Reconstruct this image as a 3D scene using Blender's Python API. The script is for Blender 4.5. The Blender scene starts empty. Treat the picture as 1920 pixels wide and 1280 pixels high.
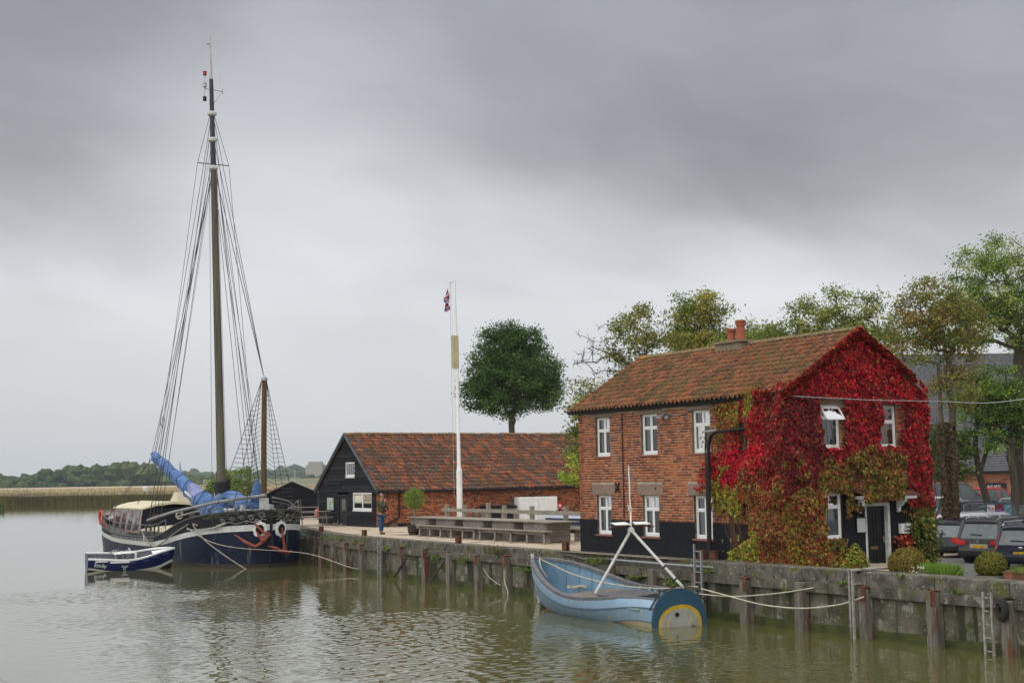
import bpy, bmesh, math, random
import numpy as np
from mathutils import Vector, Matrix
R = random.Random(7)
rad = math.radians
SC = bpy.context.scene
COL = SC.collection

# ---------------------------------------------------------------- camera, sky, sun, exposure
HC = 3.92
G = 1.52                                   # level of the quay top
PITCH, ROLL, TH = rad(5.416), rad(-0.905), rad(30.34)
cam = bpy.data.cameras.new('camera'); cam.lens = 50; cam.sensor_width = 36; cam.clip_start = .5; cam.clip_end = 6000
camo = bpy.data.objects.new('camera', cam); COL.objects.link(camo); SC.camera = camo
_c, _s = math.cos(ROLL), math.sin(ROLL)
FWD = Vector((0, math.cos(PITCH), math.sin(PITCH))); _u = Vector((0, -math.sin(PITCH), math.cos(PITCH))); _r = Vector((1, 0, 0))
RT = _c * _r + _s * _u; UP = -_s * _r + _c * _u
m = Matrix((RT, UP, -FWD)).transposed().to_4x4(); m.translation = (0, 0, HC); camo.matrix_world = m

SUN_EL, SUN_ROT = rad(52), rad(215)
world = bpy.data.worlds.new('World'); SC.world = world; world.use_nodes = True
def build_world():
    nt = world.node_tree; nt.nodes.clear(); N = nt.nodes.new; L = nt.links.new
    out = N('ShaderNodeOutputWorld'); bg = N('ShaderNodeBackground'); L(bg.outputs[0], out.inputs[0])
    sky = N('ShaderNodeTexSky'); sky.sky_type = 'NISHITA'; sky.sun_disc = False
    sky.sun_elevation = SUN_EL; sky.sun_rotation = SUN_ROT
    tc = N('ShaderNodeTexCoord'); sep = N('ShaderNodeSeparateXYZ'); L(tc.outputs['Generated'], sep.inputs[0])
    def MA(op, a, b=None, c=None, clamp=False):
        n = N('ShaderNodeMath'); n.operation = op; n.use_clamp = clamp
        for i, v in enumerate((a, b, c)):
            if v is None: continue
            if isinstance(v, (int, float)): n.inputs[i].default_value = v
            else: L(v, n.inputs[i])
        return n.outputs[0]
    z = sep.outputs[2]; zc = MA('MAXIMUM', z, 0.0)
    az = MA('ARCTAN2', sep.outputs[0], sep.outputs[1])
    # the even overcast: pale at the horizon, darker grey above it
    cr = N('ShaderNodeValToRGB'); L(zc, cr.inputs[0]); e = cr.color_ramp.elements
    e[0].position = 0; e[0].color = (.375, .388, .405, 1); e[1].position = 1; e[1].color = (.66, .665, .675, 1)
    for p, c in ((.05, (.385, .395, .410, 1)), (.12, (.40, .407, .416, 1)), (.17, (.34, .346, .355, 1)), (.24, (.245, .25, .26, 1)), (.33, (.215, .221, .232, 1)), (.46, (.40, .405, .415, 1)), (.7, (.55, .555, .565, 1))):
        q = e.new(p); q.color = c
    base = cr.outputs[0]
    # soft drifting cloud structure
    cv = N('ShaderNodeCombineXYZ'); L(az, cv.inputs[0]); L(MA('MULTIPLY', MA('ADD', zc, MA('MULTIPLY', az, .16)), 2.3), cv.inputs[1])
    n1 = N('ShaderNodeTexNoise'); n1.inputs['Scale'].default_value = 3.0; n1.inputs['Detail'].default_value = 5; n1.inputs['Roughness'].default_value = .45; n1.inputs['Distortion'].default_value = .25
    mp = N('ShaderNodeMapping'); mp.inputs['Location'].default_value = (3.3, 1.7, 0.4); L(cv.outputs[0], mp.inputs[0]); L(mp.outputs[0], n1.inputs[0])
    n2 = N('ShaderNodeTexNoise'); n2.inputs['Scale'].default_value = 8.0; n2.inputs['Detail'].default_value = 6; n2.inputs['Distortion'].default_value = .5; L(cv.outputs[0], n2.inputs[0])
    mod = MA('ADD', MA('MULTIPLY', MA('SUBTRACT', n1.outputs[0], .5), .95), MA('MULTIPLY', MA('SUBTRACT', n2.outputs[0], .5), .34))
    up = MA('MULTIPLY', zc, 7.0, clamp=True)
    mod = MA('MULTIPLY', mod, up)
    # cloud banks standing in the sky: (azimuth, height, half widths, strength)
    for a0, z0, wa, wz, k in ((.22, .225, .24, .055, -.20), (-.36, .255, .13, .07, -.26), (-.17, .215, .11, .09, .40), (-.19, .29, .07, .05, .15), (.02, .345, .16, .03, .10),
                              (-.30, .12, .14, .05, .05), (.16, .105, .26, .05, .10), (.36, .33, .12, .05, -.12), (-.05, .17, .10, .03, .12), (1.2, .3, .5, .2, -.2), (-1.3, .35, .5, .2, .1), (2.6, .4, .6, .25, .15)):
        d1 = MA('DIVIDE', MA('SUBTRACT', az, a0), wa); d2 = MA('DIVIDE', MA('SUBTRACT', zc, MA('ADD', z0, MA('MULTIPLY', MA('SUBTRACT', n1.outputs[0], .5), .20)) ), wz)
        r2 = MA('ADD', MA('MULTIPLY', d1, d1), MA('MULTIPLY', d2, d2))
        mod = MA('ADD', mod, MA('MULTIPLY', MA('EXPONENT', MA('MULTIPLY', r2, -1.0)), k))
    mul = MA('ADD', 1.0, mod)
    mul = MA('MAXIMUM', mul, .45)
    vm = N('ShaderNodeVectorMath'); vm.operation = 'SCALE'; L(base, vm.inputs[0]); L(mul, vm.inputs['Scale'])
    sc_ = N('ShaderNodeVectorMath'); sc_.operation = 'SCALE'; L(sky.outputs[0], sc_.inputs[0]); sc_.inputs['Scale'].default_value = .1
    mx = N('ShaderNodeMix'); mx.data_type = 'RGBA'; mx.inputs[0].default_value = .94
    L(sc_.outputs[0], mx.inputs[6]); L(vm.outputs[0], mx.inputs[7]); L(mx.outputs[2], bg.inputs[0]); bg.inputs[1].default_value = 1.0
build_world()
sl = bpy.data.lights.new('sun', 'SUN'); sl.energy = 1.5; sl.angle = rad(110); sl.color = (1, .975, .94)
so = bpy.data.objects.new('sun', sl); COL.objects.link(so)
_d = Vector((math.cos(SUN_EL) * math.sin(SUN_ROT), math.cos(SUN_EL) * math.cos(SUN_ROT), math.sin(SUN_EL)))   # towards the sun
so.rotation_euler = _d.to_track_quat('Z', 'Y').to_euler(); so.location = _d * 60
SC.view_settings.view_transform = 'Standard'; SC.view_settings.look = 'None'; SC.view_settings.exposure = .72; SC.view_settings.gamma = 1
SC.render.engine = 'CYCLES'
cy = SC.cycles; cy.max_bounces = 7; cy.diffuse_bounces = 3; cy.glossy_bounces = 4; cy.transmission_bounces = 6; cy.transparent_max_bounces = 12; cy.volume_bounces = 0
cy.use_denoising = True; cy.caustics_reflective = False; cy.caustics_refractive = False; cy.sample_clamp_indirect = 6

# ---------------------------------------------------------------- frames and helpers
# The quay frame: x runs inland from the quay edge, y runs along the edge away from the camera.
QO = Vector((5.85, 38.05, 0))
def q2w(b, a, z=0): return Vector((QO.x + b * math.cos(TH) - a * math.sin(TH), QO.y + b * math.sin(TH) + a * math.cos(TH), z))
def at(px, py, Y):                         # world point on the sight line of a photo pixel at world depth Y
    px, py, Y = float(px), float(py), float(Y)
    d = FWD + (px - 960) / 2666.7 * RT + (640 - py) / 2666.7 * UP
    return Vector((0, 0, HC)) + d * (Y / d.y)
def w2q(p):
    d = Vector(p) - QO; return Vector((d.x * math.cos(TH) + d.y * math.sin(TH), -d.x * math.sin(TH) + d.y * math.cos(TH), p[2]))
OFF = {}
def tag(o, label=None, cat=None, group=None, kind=None):
    if label: o['label'] = label
    if cat: o['category'] = cat
    if group: o['group'] = group
    if kind: o['kind'] = kind
    return o
def root(name, label, cat, b, a, z, rz=0, group=None, absq=False):
    """Empty at the thing's base. absq: its parts are modelled in quay-frame coordinates."""
    o = bpy.data.objects.new(name, None); COL.objects.link(o); o.empty_display_size = .3
    o.location = q2w(b, a, z); o.rotation_euler = (0, 0, TH + rz)
    OFF[o.name] = (b, a, z) if absq else (0, 0, 0)
    return tag(o, label, cat, group)
def wroot(name, label, cat, p, rz=0, group=None):
    o = bpy.data.objects.new(name, None); COL.objects.link(o); o.location = p; o.rotation_euler = (0, 0, rz)
    OFF[o.name] = (0, 0, 0); return tag(o, label, cat, group)
def link(name, me, parent=None, mats=None):
    o = bpy.data.objects.new(name, me); COL.objects.link(o)
    if parent is not None: o.parent = parent
    if mats is not None:
        for mm in (mats if isinstance(mats, (list, tuple)) else [mats]): me.materials.append(mm)
    return o
class MB:
    def __init__(s): s.v = []; s.f = []; s.m = []; s.t = []
    def add(s, vs, fs, mi=0, t=0.):
        n = len(s.v); s.v += [tuple(p) for p in vs]; s.f += [tuple(i + n for i in f) for f in fs]; s.m += [mi] * len(fs); s.t += [t] * len(fs); return s
    def box(s, x0, x1, y0, y1, z0, z1, mi=0, t=0.):
        x0, x1 = min(x0, x1), max(x0, x1); y0, y1 = min(y0, y1), max(y0, y1); z0, z1 = min(z0, z1), max(z0, z1)
        return s.add([(x0, y0, z0), (x1, y0, z0), (x1, y1, z0), (x0, y1, z0), (x0, y0, z1), (x1, y0, z1), (x1, y1, z1), (x0, y1, z1)],
                     [(3, 2, 1, 0), (4, 5, 6, 7), (0, 1, 5, 4), (1, 2, 6, 5), (2, 3, 7, 6), (3, 0, 4, 7)], mi, t)
    def tbox(s, T, u0, u1, v0, v1, w0, w1, mi=0, t=0.):
        return s.add([T(u0, v0, w0), T(u1, v0, w0), T(u1, v0, w1), T(u0, v0, w1), T(u0, v1, w0), T(u1, v1, w0), T(u1, v1, w1), T(u0, v1, w1)],
                     [(3, 2, 1, 0), (4, 5, 6, 7), (0, 1, 5, 4), (1, 2, 6, 5), (2, 3, 7, 6), (3, 0, 4, 7)], mi, t)
    def beam(s, p, q, w, h, up=(0, 0, 1), mi=0, t=0., taper=1.):
        p = Vector(p); q = Vector(q); d = (q - p).normalized(); up = Vector(up)
        sd = d.cross(up)
        if sd.length < 1e-4: sd = d.cross(Vector((1, 0, 0)))
        sd.normalize(); u = sd.cross(d).normalized(); vs = []
        for c, k in ((p, 1), (q, taper)):
            for a, b in ((-1, -1), (1, -1), (1, 1), (-1, 1)): vs.append(c + sd * (a * w / 2 * k) + u * (b * h / 2 * k))
        return s.add(vs, [(0, 1, 2, 3), (7, 6, 5, 4), (0, 4, 5, 1), (1, 5, 6, 2), (2, 6, 7, 3), (3, 7, 4, 0)], mi, t)
    def tube(s, pts, r, n=6, mi=0, t=0., caps=True):
        pts = [Vector(p) for p in pts]; k = len(pts); rr = r if isinstance(r, (list, tuple)) else [r] * k
        vs = []; prev = None
        for i, p in enumerate(pts):
            d = (pts[min(i + 1, k - 1)] - pts[max(i - 1, 0)])
            d = d.normalized() if d.length > 1e-9 else Vector((0, 0, 1))
            if prev is None:
                a = d.cross(Vector((0, 0, 1)))
                if a.length < 1e-3: a = d.cross(Vector((1, 0, 0)))
            else: a = prev - d * prev.dot(d)
            a.normalize(); prev = a; b = d.cross(a)
            for j in range(n):
                th = 2 * math.pi * j / n; vs.append(p + (a * math.cos(th) + b * math.sin(th)) * rr[i])
        fs = []
        for i in range(k - 1):
            for j in range(n): fs.append((i * n + j, i * n + (j + 1) % n, (i + 1) * n + (j + 1) % n, (i + 1) * n + j))
        if caps: fs += [tuple(range(n))[::-1], tuple(range((k - 1) * n, k * n))]
        return s.add(vs, fs, mi, t)
    def loft(s, rings, closed=True, caps=True, mi=0, t=0.):
        n = len(rings[0]); vs = [p for r_ in rings for p in r_]; fs = []
        for i in range(len(rings) - 1):
            for j in range(n if closed else n - 1):
                fs.append((i * n + j, i * n + (j + 1) % n, (i + 1) * n + (j + 1) % n, (i + 1) * n + j))
        if caps and closed: fs += [tuple(range(n))[::-1], tuple(range((len(rings) - 1) * n, len(rings) * n))]
        return s.add(vs, fs, mi, t)
    def prism(s, poly, fn, d0, d1, mi=0, t=0.):
        n = len(poly); vs = [fn(u, v, d0) for u, v in poly] + [fn(u, v, d1) for u, v in poly]
        fs = [tuple(range(n)), tuple(range(n, 2 * n))[::-1]] + [(i, i + n, (i + 1) % n + n, (i + 1) % n) for i in range(n)]
        return s.add(vs, fs, mi, t)
    def sphere(s, c, r, n=10, k=6, mi=0, t=0., sq=(1, 1, 1)):
        rings = []
        for i in range(k + 1):
            ph = math.pi * i / k; rr = max(math.sin(ph), .02)
            rings.append([(c[0] + r * sq[0] * rr * math.cos(2 * math.pi * j / n), c[1] + r * sq[1] * rr * math.sin(2 * math.pi * j / n), c[2] - r * sq[2] * math.cos(ph)) for j in range(n)])
        return s.loft(rings, True, True, mi, t)
    def lathe(s, c, prof, n=14, mi=0, t=0.):
        return s.loft([[(c[0] + r * math.cos(2 * math.pi * j / n), c[1] + r * math.sin(2 * math.pi * j / n), c[2] + z) for j in range(n)] for r, z in prof], True, True, mi, t)
    def build(s, name, mats, parent=None, smooth=False, bevel=0, kind=None, label=None):
        me = bpy.data.meshes.new(name); off = OFF.get(parent.name, (0, 0, 0)) if parent is not None else (0, 0, 0)
    
        vs = np.array(s.v, dtype=float) - np.array(off)
        me.from_pydata(vs.tolist(), [], s.f)
        me.polygons.foreach_set('material_index', s.m)
        if any(s.t):
            at_ = me.attributes.new('tint', 'FLOAT', 'FACE'); at_.data.foreach_set('value', np.array(s.t, dtype=np.float32))
        if smooth: me.polygons.foreach_set('use_smooth', [True] * len(s.f))
        if len(s.f) < 60000:
            bm = bmesh.new(); bm.from_mesh(me); bmesh.ops.recalc_face_normals(bm, faces=bm.faces); bm.to_mesh(me); bm.free()
        me.update(); o = link(name, me, parent, mats)
        if parent is not None: OFF[o.name] = off
        if smooth:
            try: me.set_sharp_from_angle(angle=rad(38))
            except Exception: pass
        if bevel:
            md = o.modifiers.new('bevel', 'BEVEL'); md.width = bevel; md.segments = 2; md.limit_method = 'ANGLE'
        if kind: o['kind'] = kind
        if label: o['label'] = label
        return o
def solo(mb, name, label, cat, mats, b, a, z, rz=0, group=None, **k):
    """a thing that is one mesh, modelled round its own base, in the quay frame"""
    o = mb.build(name, mats, None, **k); o.location = q2w(b, a, z); o.rotation_euler = (0, 0, TH + rz); return tag(o, label, cat, group)
def soloq(mb, name, label, cat, mats, group=None, kind=None, **k):
    """one mesh modelled in quay-frame coordinates"""
    v = np.array(mb.v); c = (float(v[:, 0].mean()), float(v[:, 1].mean()), float(v[:, 2].min()))
    mb.v = [tuple(p) for p in (v - np.array(c))]
    o = mb.build(name, mats, None, **k); o.location = q2w(*c); o.rotation_euler = (0, 0, TH); return tag(o, label, cat, group, kind)
def stamp(name, tv, tf, X, tints, mats, parent, cols=None, kind='stuff', smooth=False):
    """many copies of one small shape in one mesh. X: (N,3,4) transforms, in the parent's modelling coordinates"""
    tv = np.asarray(tv, float); X = np.asarray(X, float); N = len(X); n = len(tv)
    P = np.einsum('nij,kj->nki', X[:, :, :3], tv) + X[:, None, :, 3]
    off = OFF.get(parent.name, (0, 0, 0)) if parent is not None else (0, 0, 0)
    P = P.reshape(-1, 3) - np.array(off)
    me = bpy.data.meshes.new(name); nf = len(tf)
    ls = np.array([len(f) for f in tf]); li = np.concatenate([np.array(f) for f in tf]); nl = len(li)
    me.vertices.add(N * n); me.vertices.foreach_set('co', P.astype(np.float32).ravel())
    me.loops.add(N * nl); me.loops.foreach_set('vertex_index', (li[None, :] + (np.arange(N) * n)[:, None]).astype(np.int32).ravel())
    me.polygons.add(N * nf); st = np.concatenate([[0], np.cumsum(ls)[:-1]])
    me.polygons.foreach_set('loop_start', (st[None, :] + (np.arange(N) * nl)[:, None]).astype(np.int32).ravel())
    if smooth: me.polygons.foreach_set('use_smooth', np.ones(N * nf, bool))
    me.update(calc_edges=True); me.validate()
    if tints is not None:
        a_ = me.attributes.new('tint', 'FLOAT', 'FACE'); a_.data.foreach_set('value', np.repeat(np.asarray(tints, np.float32), nf))
    if cols is not None:
        c_ = np.ones((N, 4), np.float32); c_[:, :3] = cols
        a_ = me.attributes.new('col', 'FLOAT_COLOR', 'FACE') if False else me.color_attributes.new('col', 'FLOAT_COLOR', 'CORNER')
        a_.data.foreach_set('color', np.repeat(c_, nl, axis=0).ravel())
    o = link(name, me, parent, mats)
    if parent is not None: OFF[o.name] = off
    if kind: o['kind'] = kind
    return o
def frames(pos, nrm, up, scale, spin=None):
    """(N,3,4) with local z on the normal, local y on 'up'"""
    nrm = nrm / np.linalg.norm(nrm, axis=1, keepdims=True); x = np.cross(up, nrm); x /= np.maximum(np.linalg.norm(x, axis=1, keepdims=True), 1e-6); y = np.cross(nrm, x)
    if spin is not None:
        c, s_ = np.cos(spin)[:, None], np.sin(spin)[:, None]; x, y = x * c + y * s_, -x * s_ + y * c
    sc_ = np.asarray(scale).reshape(-1, 1) if np.ndim(scale) else scale
    return np.stack([x * sc_, y * sc_, nrm * sc_, pos], axis=2)
RN = np.random.RandomState(11)

# ---------------------------------------------------------------- materials
MATS = {}
def mat(name, c1, c2=None, rough=.75, metal=0., scale=4., bump=.15, bscale=40., spots=None, spec=.28, stretch=(1, 1, 1), contrast=(.35, .65), drips=None, coat=0):
    """base colour drifting between c1 and c2, fine bump, optional spots (colour, scale, threshold) of lichen or rust, drips stretched down"""
    if name in MATS: return MATS[name]
    m_ = bpy.data.materials.new(name); m_.use_nodes = True; nt = m_.node_tree; N = nt.nodes.new; L = nt.links.new
    b = nt.nodes['Principled BSDF']; b.inputs['Roughness'].default_value = rough; b.inputs['Metallic'].default_value = metal
    b.inputs['Specular IOR Level'].default_value = spec; b.inputs['Coat Weight'].default_value = coat
    tc = N('ShaderNodeTexCoord'); oi = N('ShaderNodeObjectInfo'); mp = N('ShaderNodeMapping'); mp.inputs['Scale'].default_value = stretch
    L(tc.outputs['Object'], mp.inputs[0])
    sh = N('ShaderNodeVectorMath'); sh.operation = 'ADD'; L(mp.outputs[0], sh.inputs[0])
    sc_ = N('ShaderNodeMath'); sc_.operation = 'MULTIPLY'; L(oi.outputs['Random'], sc_.inputs[0]); sc_.inputs[1].default_value = 37.; L(sc_.outputs[0], sh.inputs[1])
    n = N('ShaderNodeTexNoise'); n.inputs['Scale'].default_value = scale; n.inputs['Detail'].default_value = 6; n.inputs['Roughness'].default_value = .6; L(sh.outputs[0], n.inputs[0])
    r_ = N('ShaderNodeMapRange'); r_.inputs[1].default_value, r_.inputs[2].default_value = contrast; L(n.outputs[0], r_.inputs[0])
    c2 = c2 or tuple(x * .72 for x in c1)
    mx = N('ShaderNodeMix'); mx.data_type = 'RGBA'; L(r_.outputs[0], mx.inputs[0]); mx.inputs[6].default_value = (*c1, 1); mx.inputs[7].default_value = (*c2, 1); colr = mx.outputs[2]
    for col, scl, th, st in ([(*spots, (1, 1, 1))] if isinstance(spots, tuple) else ([(a, b_, c_, (1, 1, 1)) for a, b_, c_ in spots] if spots else [])) + ([(drips[0], drips[1], drips[2], (1, 1, .12))] if drips else []):
        mq = N('ShaderNodeMapping'); mq.inputs['Scale'].default_value = st; L(sh.outputs[0], mq.inputs[0])
        n3 = N('ShaderNodeTexNoise'); n3.inputs['Scale'].default_value = scl; n3.inputs['Detail'].default_value = 4; L(mq.outputs[0], n3.inputs[0])
        r3 = N('ShaderNodeMapRange'); r3.inputs[1].default_value = th; r3.inputs[2].default_value = th + .07; L(n3.outputs[0], r3.inputs[0])
        m3 = N('ShaderNodeMix'); m3.data_type = 'RGBA'; L(r3.outputs[0], m3.inputs[0]); L(colr, m3.inputs[6]); m3.inputs[7].default_value = (*col, 1); colr = m3.outputs[2]
    L(colr, b.inputs['Base Color'])
    if bump:
        n4 = N('ShaderNodeTexNoise'); n4.inputs['Scale'].default_value = bscale; n4.inputs['Detail'].default_value = 4; L(mp.outputs[0], n4.inputs[0])
        bp = N('ShaderNodeBump'); bp.inputs['Strength'].default_value = bump; bp.inputs['Distance'].default_value = .02; L(n4.outputs[0], bp.inputs['Height']); L(bp.outputs[0], b.inputs['Normal'])
    MATS[name] = m_; return m_
def ramp(name, cols, rough=.85, bump=.25, bscale=60, dirt=None, dscale=.6, dth=.5, dw=.15):
    """one colour per piece, picked by its tint attribute or object random, with dirt patches over them"""
    m_ = bpy.data.materials.new(name); m_.use_nodes = True; nt = m_.node_tree; N = nt.nodes.new; L = nt.links.new
    b = nt.nodes['Principled BSDF']; b.inputs['Roughness'].default_value = rough; b.inputs['Specular IOR Level'].default_value = .12
    at_ = N('ShaderNodeAttribute'); at_.attribute_name = 'tint'; oi = N('ShaderNodeObjectInfo')
    ad = N('ShaderNodeMath'); ad.operation = 'ADD'; L(at_.outputs['Fac'], ad.inputs[0]); L(oi.outputs['Random'], ad.inputs[1])
    fr = N('ShaderNodeMath'); fr.operation = 'FRACT'; L(ad.outputs[0], fr.inputs[0])
    cr = N('ShaderNodeValToRGB'); L(fr.outputs[0], cr.inputs[0]); cr.color_ramp.interpolation = 'CONSTANT'
    e = cr.color_ramp.elements; e[0].color = (*cols[0], 1); e[0].position = 0; e[1].color = (*cols[1], 1); e[1].position = 1 / len(cols)
    for i, c in enumerate(cols[2:]): q = e.new((i + 2) / len(cols)); q.color = (*c, 1)
    ge = N('ShaderNodeNewGeometry'); n = N('ShaderNodeTexNoise'); n.inputs['Scale'].default_value = 14; n.inputs['Detail'].default_value = 5; L(ge.outputs['Position'], n.inputs[0])
    r_ = N('ShaderNodeMapRange'); r_.inputs[1].default_value = .3; r_.inputs[2].default_value = .7; r_.inputs[3].default_value = .78; r_.inputs[4].default_value = 1.2; L(n.outputs[0], r_.inputs[0])
    sc_ = N('ShaderNodeVectorMath'); sc_.operation = 'SCALE'; L(cr.outputs[0], sc_.inputs[0]); L(r_.outputs[0], sc_.inputs['Scale']); colr = sc_.outputs[0]
    for dc, ds, dt, dww in ([(dirt, dscale, dth, dw)] if dirt and not isinstance(dirt, list) else (dirt or [])):
        n2 = N('ShaderNodeTexNoise'); n2.inputs['Scale'].default_value = ds; n2.inputs['Detail'].default_value = 7; n2.inputs['Roughness'].default_value = .65; L(ge.outputs['Position'], n2.inputs[0])
        r2 = N('ShaderNodeMapRange'); r2.inputs[1].default_value = dt; r2.inputs[2].default_value = dt + dww; r2.inputs[4].default_value = .85; L(n2.outputs[0], r2.inputs[0])
        mx = N('ShaderNodeMix'); mx.data_type = 'RGBA'; L(r2.outputs[0], mx.inputs[0]); L(colr, mx.inputs[6]); mx.inputs[7].default_value = (*dc, 1); colr = mx.outputs[2]
    L(colr, b.inputs['Base Color'])
    n4 = N('ShaderNodeTexNoise'); n4.inputs['Scale'].default_value = bscale; L(ge.outputs['Position'], n4.inputs[0])
    bp = N('ShaderNodeBump'); bp.inputs['Strength'].default_value = bump; bp.inputs['Distance'].default_value = .01; L(n4.outputs[0], bp.inputs['Height']); L(bp.outputs[0], b.inputs['Normal'])
    return m_
def leafmat(name, trans=.3, rough=.6, gloss=.05):
    m_ = bpy.data.materials.new(name); m_.use_nodes = True; nt = m_.node_tree; nt.nodes.clear(); N = nt.nodes.new; L = nt.links.new
    out = N('ShaderNodeOutputMaterial'); a = N('ShaderNodeAttribute'); a.attribute_name = 'col'
    d = N('ShaderNodeBsdfDiffuse'); t = N('ShaderNodeBsdfTranslucent'); g = N('ShaderNodeBsdfGlossy'); g.inputs['Roughness'].default_value = .45; g.inputs['Color'].default_value = (.8, .85, .9, 1)
    L(a.outputs['Color'], d.inputs[0]); L(a.outputs['Color'], t.inputs[0])
    x = N('ShaderNodeMixShader'); x.inputs[0].default_value = trans; L(d.outputs[0], x.inputs[1]); L(t.outputs[0], x.inputs[2])
    y = N('ShaderNodeMixShader'); y.inputs[0].default_value = gloss; L(x.outputs[0], y.inputs[1]); L(g.outputs[0], y.inputs[2]); L(y.outputs[0], out.inputs[0])
    return m_
def glassmat(name, tint=(.8, .85, .88), gl=.12):
    m_ = bpy.data.materials.new(name); m_.use_nodes = True; nt = m_.node_tree; nt.nodes.clear(); N = nt.nodes.new; L = nt.links.new
    out = N('ShaderNodeOutputMaterial'); t = N('ShaderNodeBsdfTransparent'); t.inputs[0].default_value = (*tint, 1); g = N('ShaderNodeBsdfGlossy'); g.inputs['Roughness'].default_value = .03
    fr = N('ShaderNodeFresnel'); fr.inputs[0].default_value = 1.5; ad = N('ShaderNodeMath'); ad.operation = 'ADD'; ad.use_clamp = True; L(fr.outputs[0], ad.inputs[0]); ad.inputs[1].default_value = gl
    x = N('ShaderNodeMixShader'); L(ad.outputs[0], x.inputs[0]); L(t.outputs[0], x.inputs[1]); L(g.outputs[0], x.inputs[2]); L(x.outputs[0], out.inputs[0]); return m_

white = mat('white_paint', (.80, .80, .79), (.70, .70, .68), rough=.5, bump=.05)
oldwhite = mat('worn_white_paint', (.66, .66, .64), (.45, .45, .43), rough=.55, bump=.1, scale=7)
black = mat('black_paint', (.009, .0095, .012), (.014, .0145, .017), rough=.65, bump=.1, spec=.22)
blackm = mat('black_metal', (.010, .010, .012), spec=.3, rough=.5, bump=.05)
dark = mat('dark_inside', (.006, .006, .007), rough=.9, bump=0)
steel = mat('galvanised_steel', (.42, .43, .44), (.30, .31, .32), rough=.45, metal=.6, bump=.05, scale=9)
rust = mat('rusty_iron', (.16, .055, .03), (.07, .03, .02), rough=.85, bump=.4, scale=8)
wood = mat('weathered_wood', (.30, .27, .22), (.19, .17, .14), rough=.85, bump=.4, scale=5, bscale=30, stretch=(3, .6, 3), spots=((.15, .17, .07), 3., .60))
woodp = mat('grey_wood_panel', (.27, .23, .20), (.15, .13, .12), rough=.85, bump=.4, scale=4, stretch=(1, 1, 6))
rope = mat('pale_rope', (.52, .48, .38), (.38, .35, .27), rough=.9, bump=.3, bscale=200)
darkrope = mat('dark_rope', (.06, .055, .05), rough=.9, bump=0)
concrete = mat('weathered_concrete', (.23, .22, .19), (.10, .098, .085), rough=.9, bump=.7, scale=2.2, bscale=18, spots=[((.11, .12, .05), 1.3, .56), ((.55, .54, .50), 7.5, .70)])
capmat = mat('cap_concrete', (.17, .155, .13), (.055, .052, .045), rough=.92, bump=.9, spec=.2, scale=3, bscale=22, spots=[((.10, .10, .035), 2.1, .56), ((.42, .40, .36), 16., .635), ((.035, .033, .028), 5., .63)])
lgl = glassmat('window_glass', (.72, .76, .78), .10)
curtain = mat('net_curtain', (.42, .43, .42), (.30, .31, .31), rough=.9, bump=0, scale=6, stretch=(6, 6, .5))
leaf = leafmat('leaf', gloss=.006)
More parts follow.
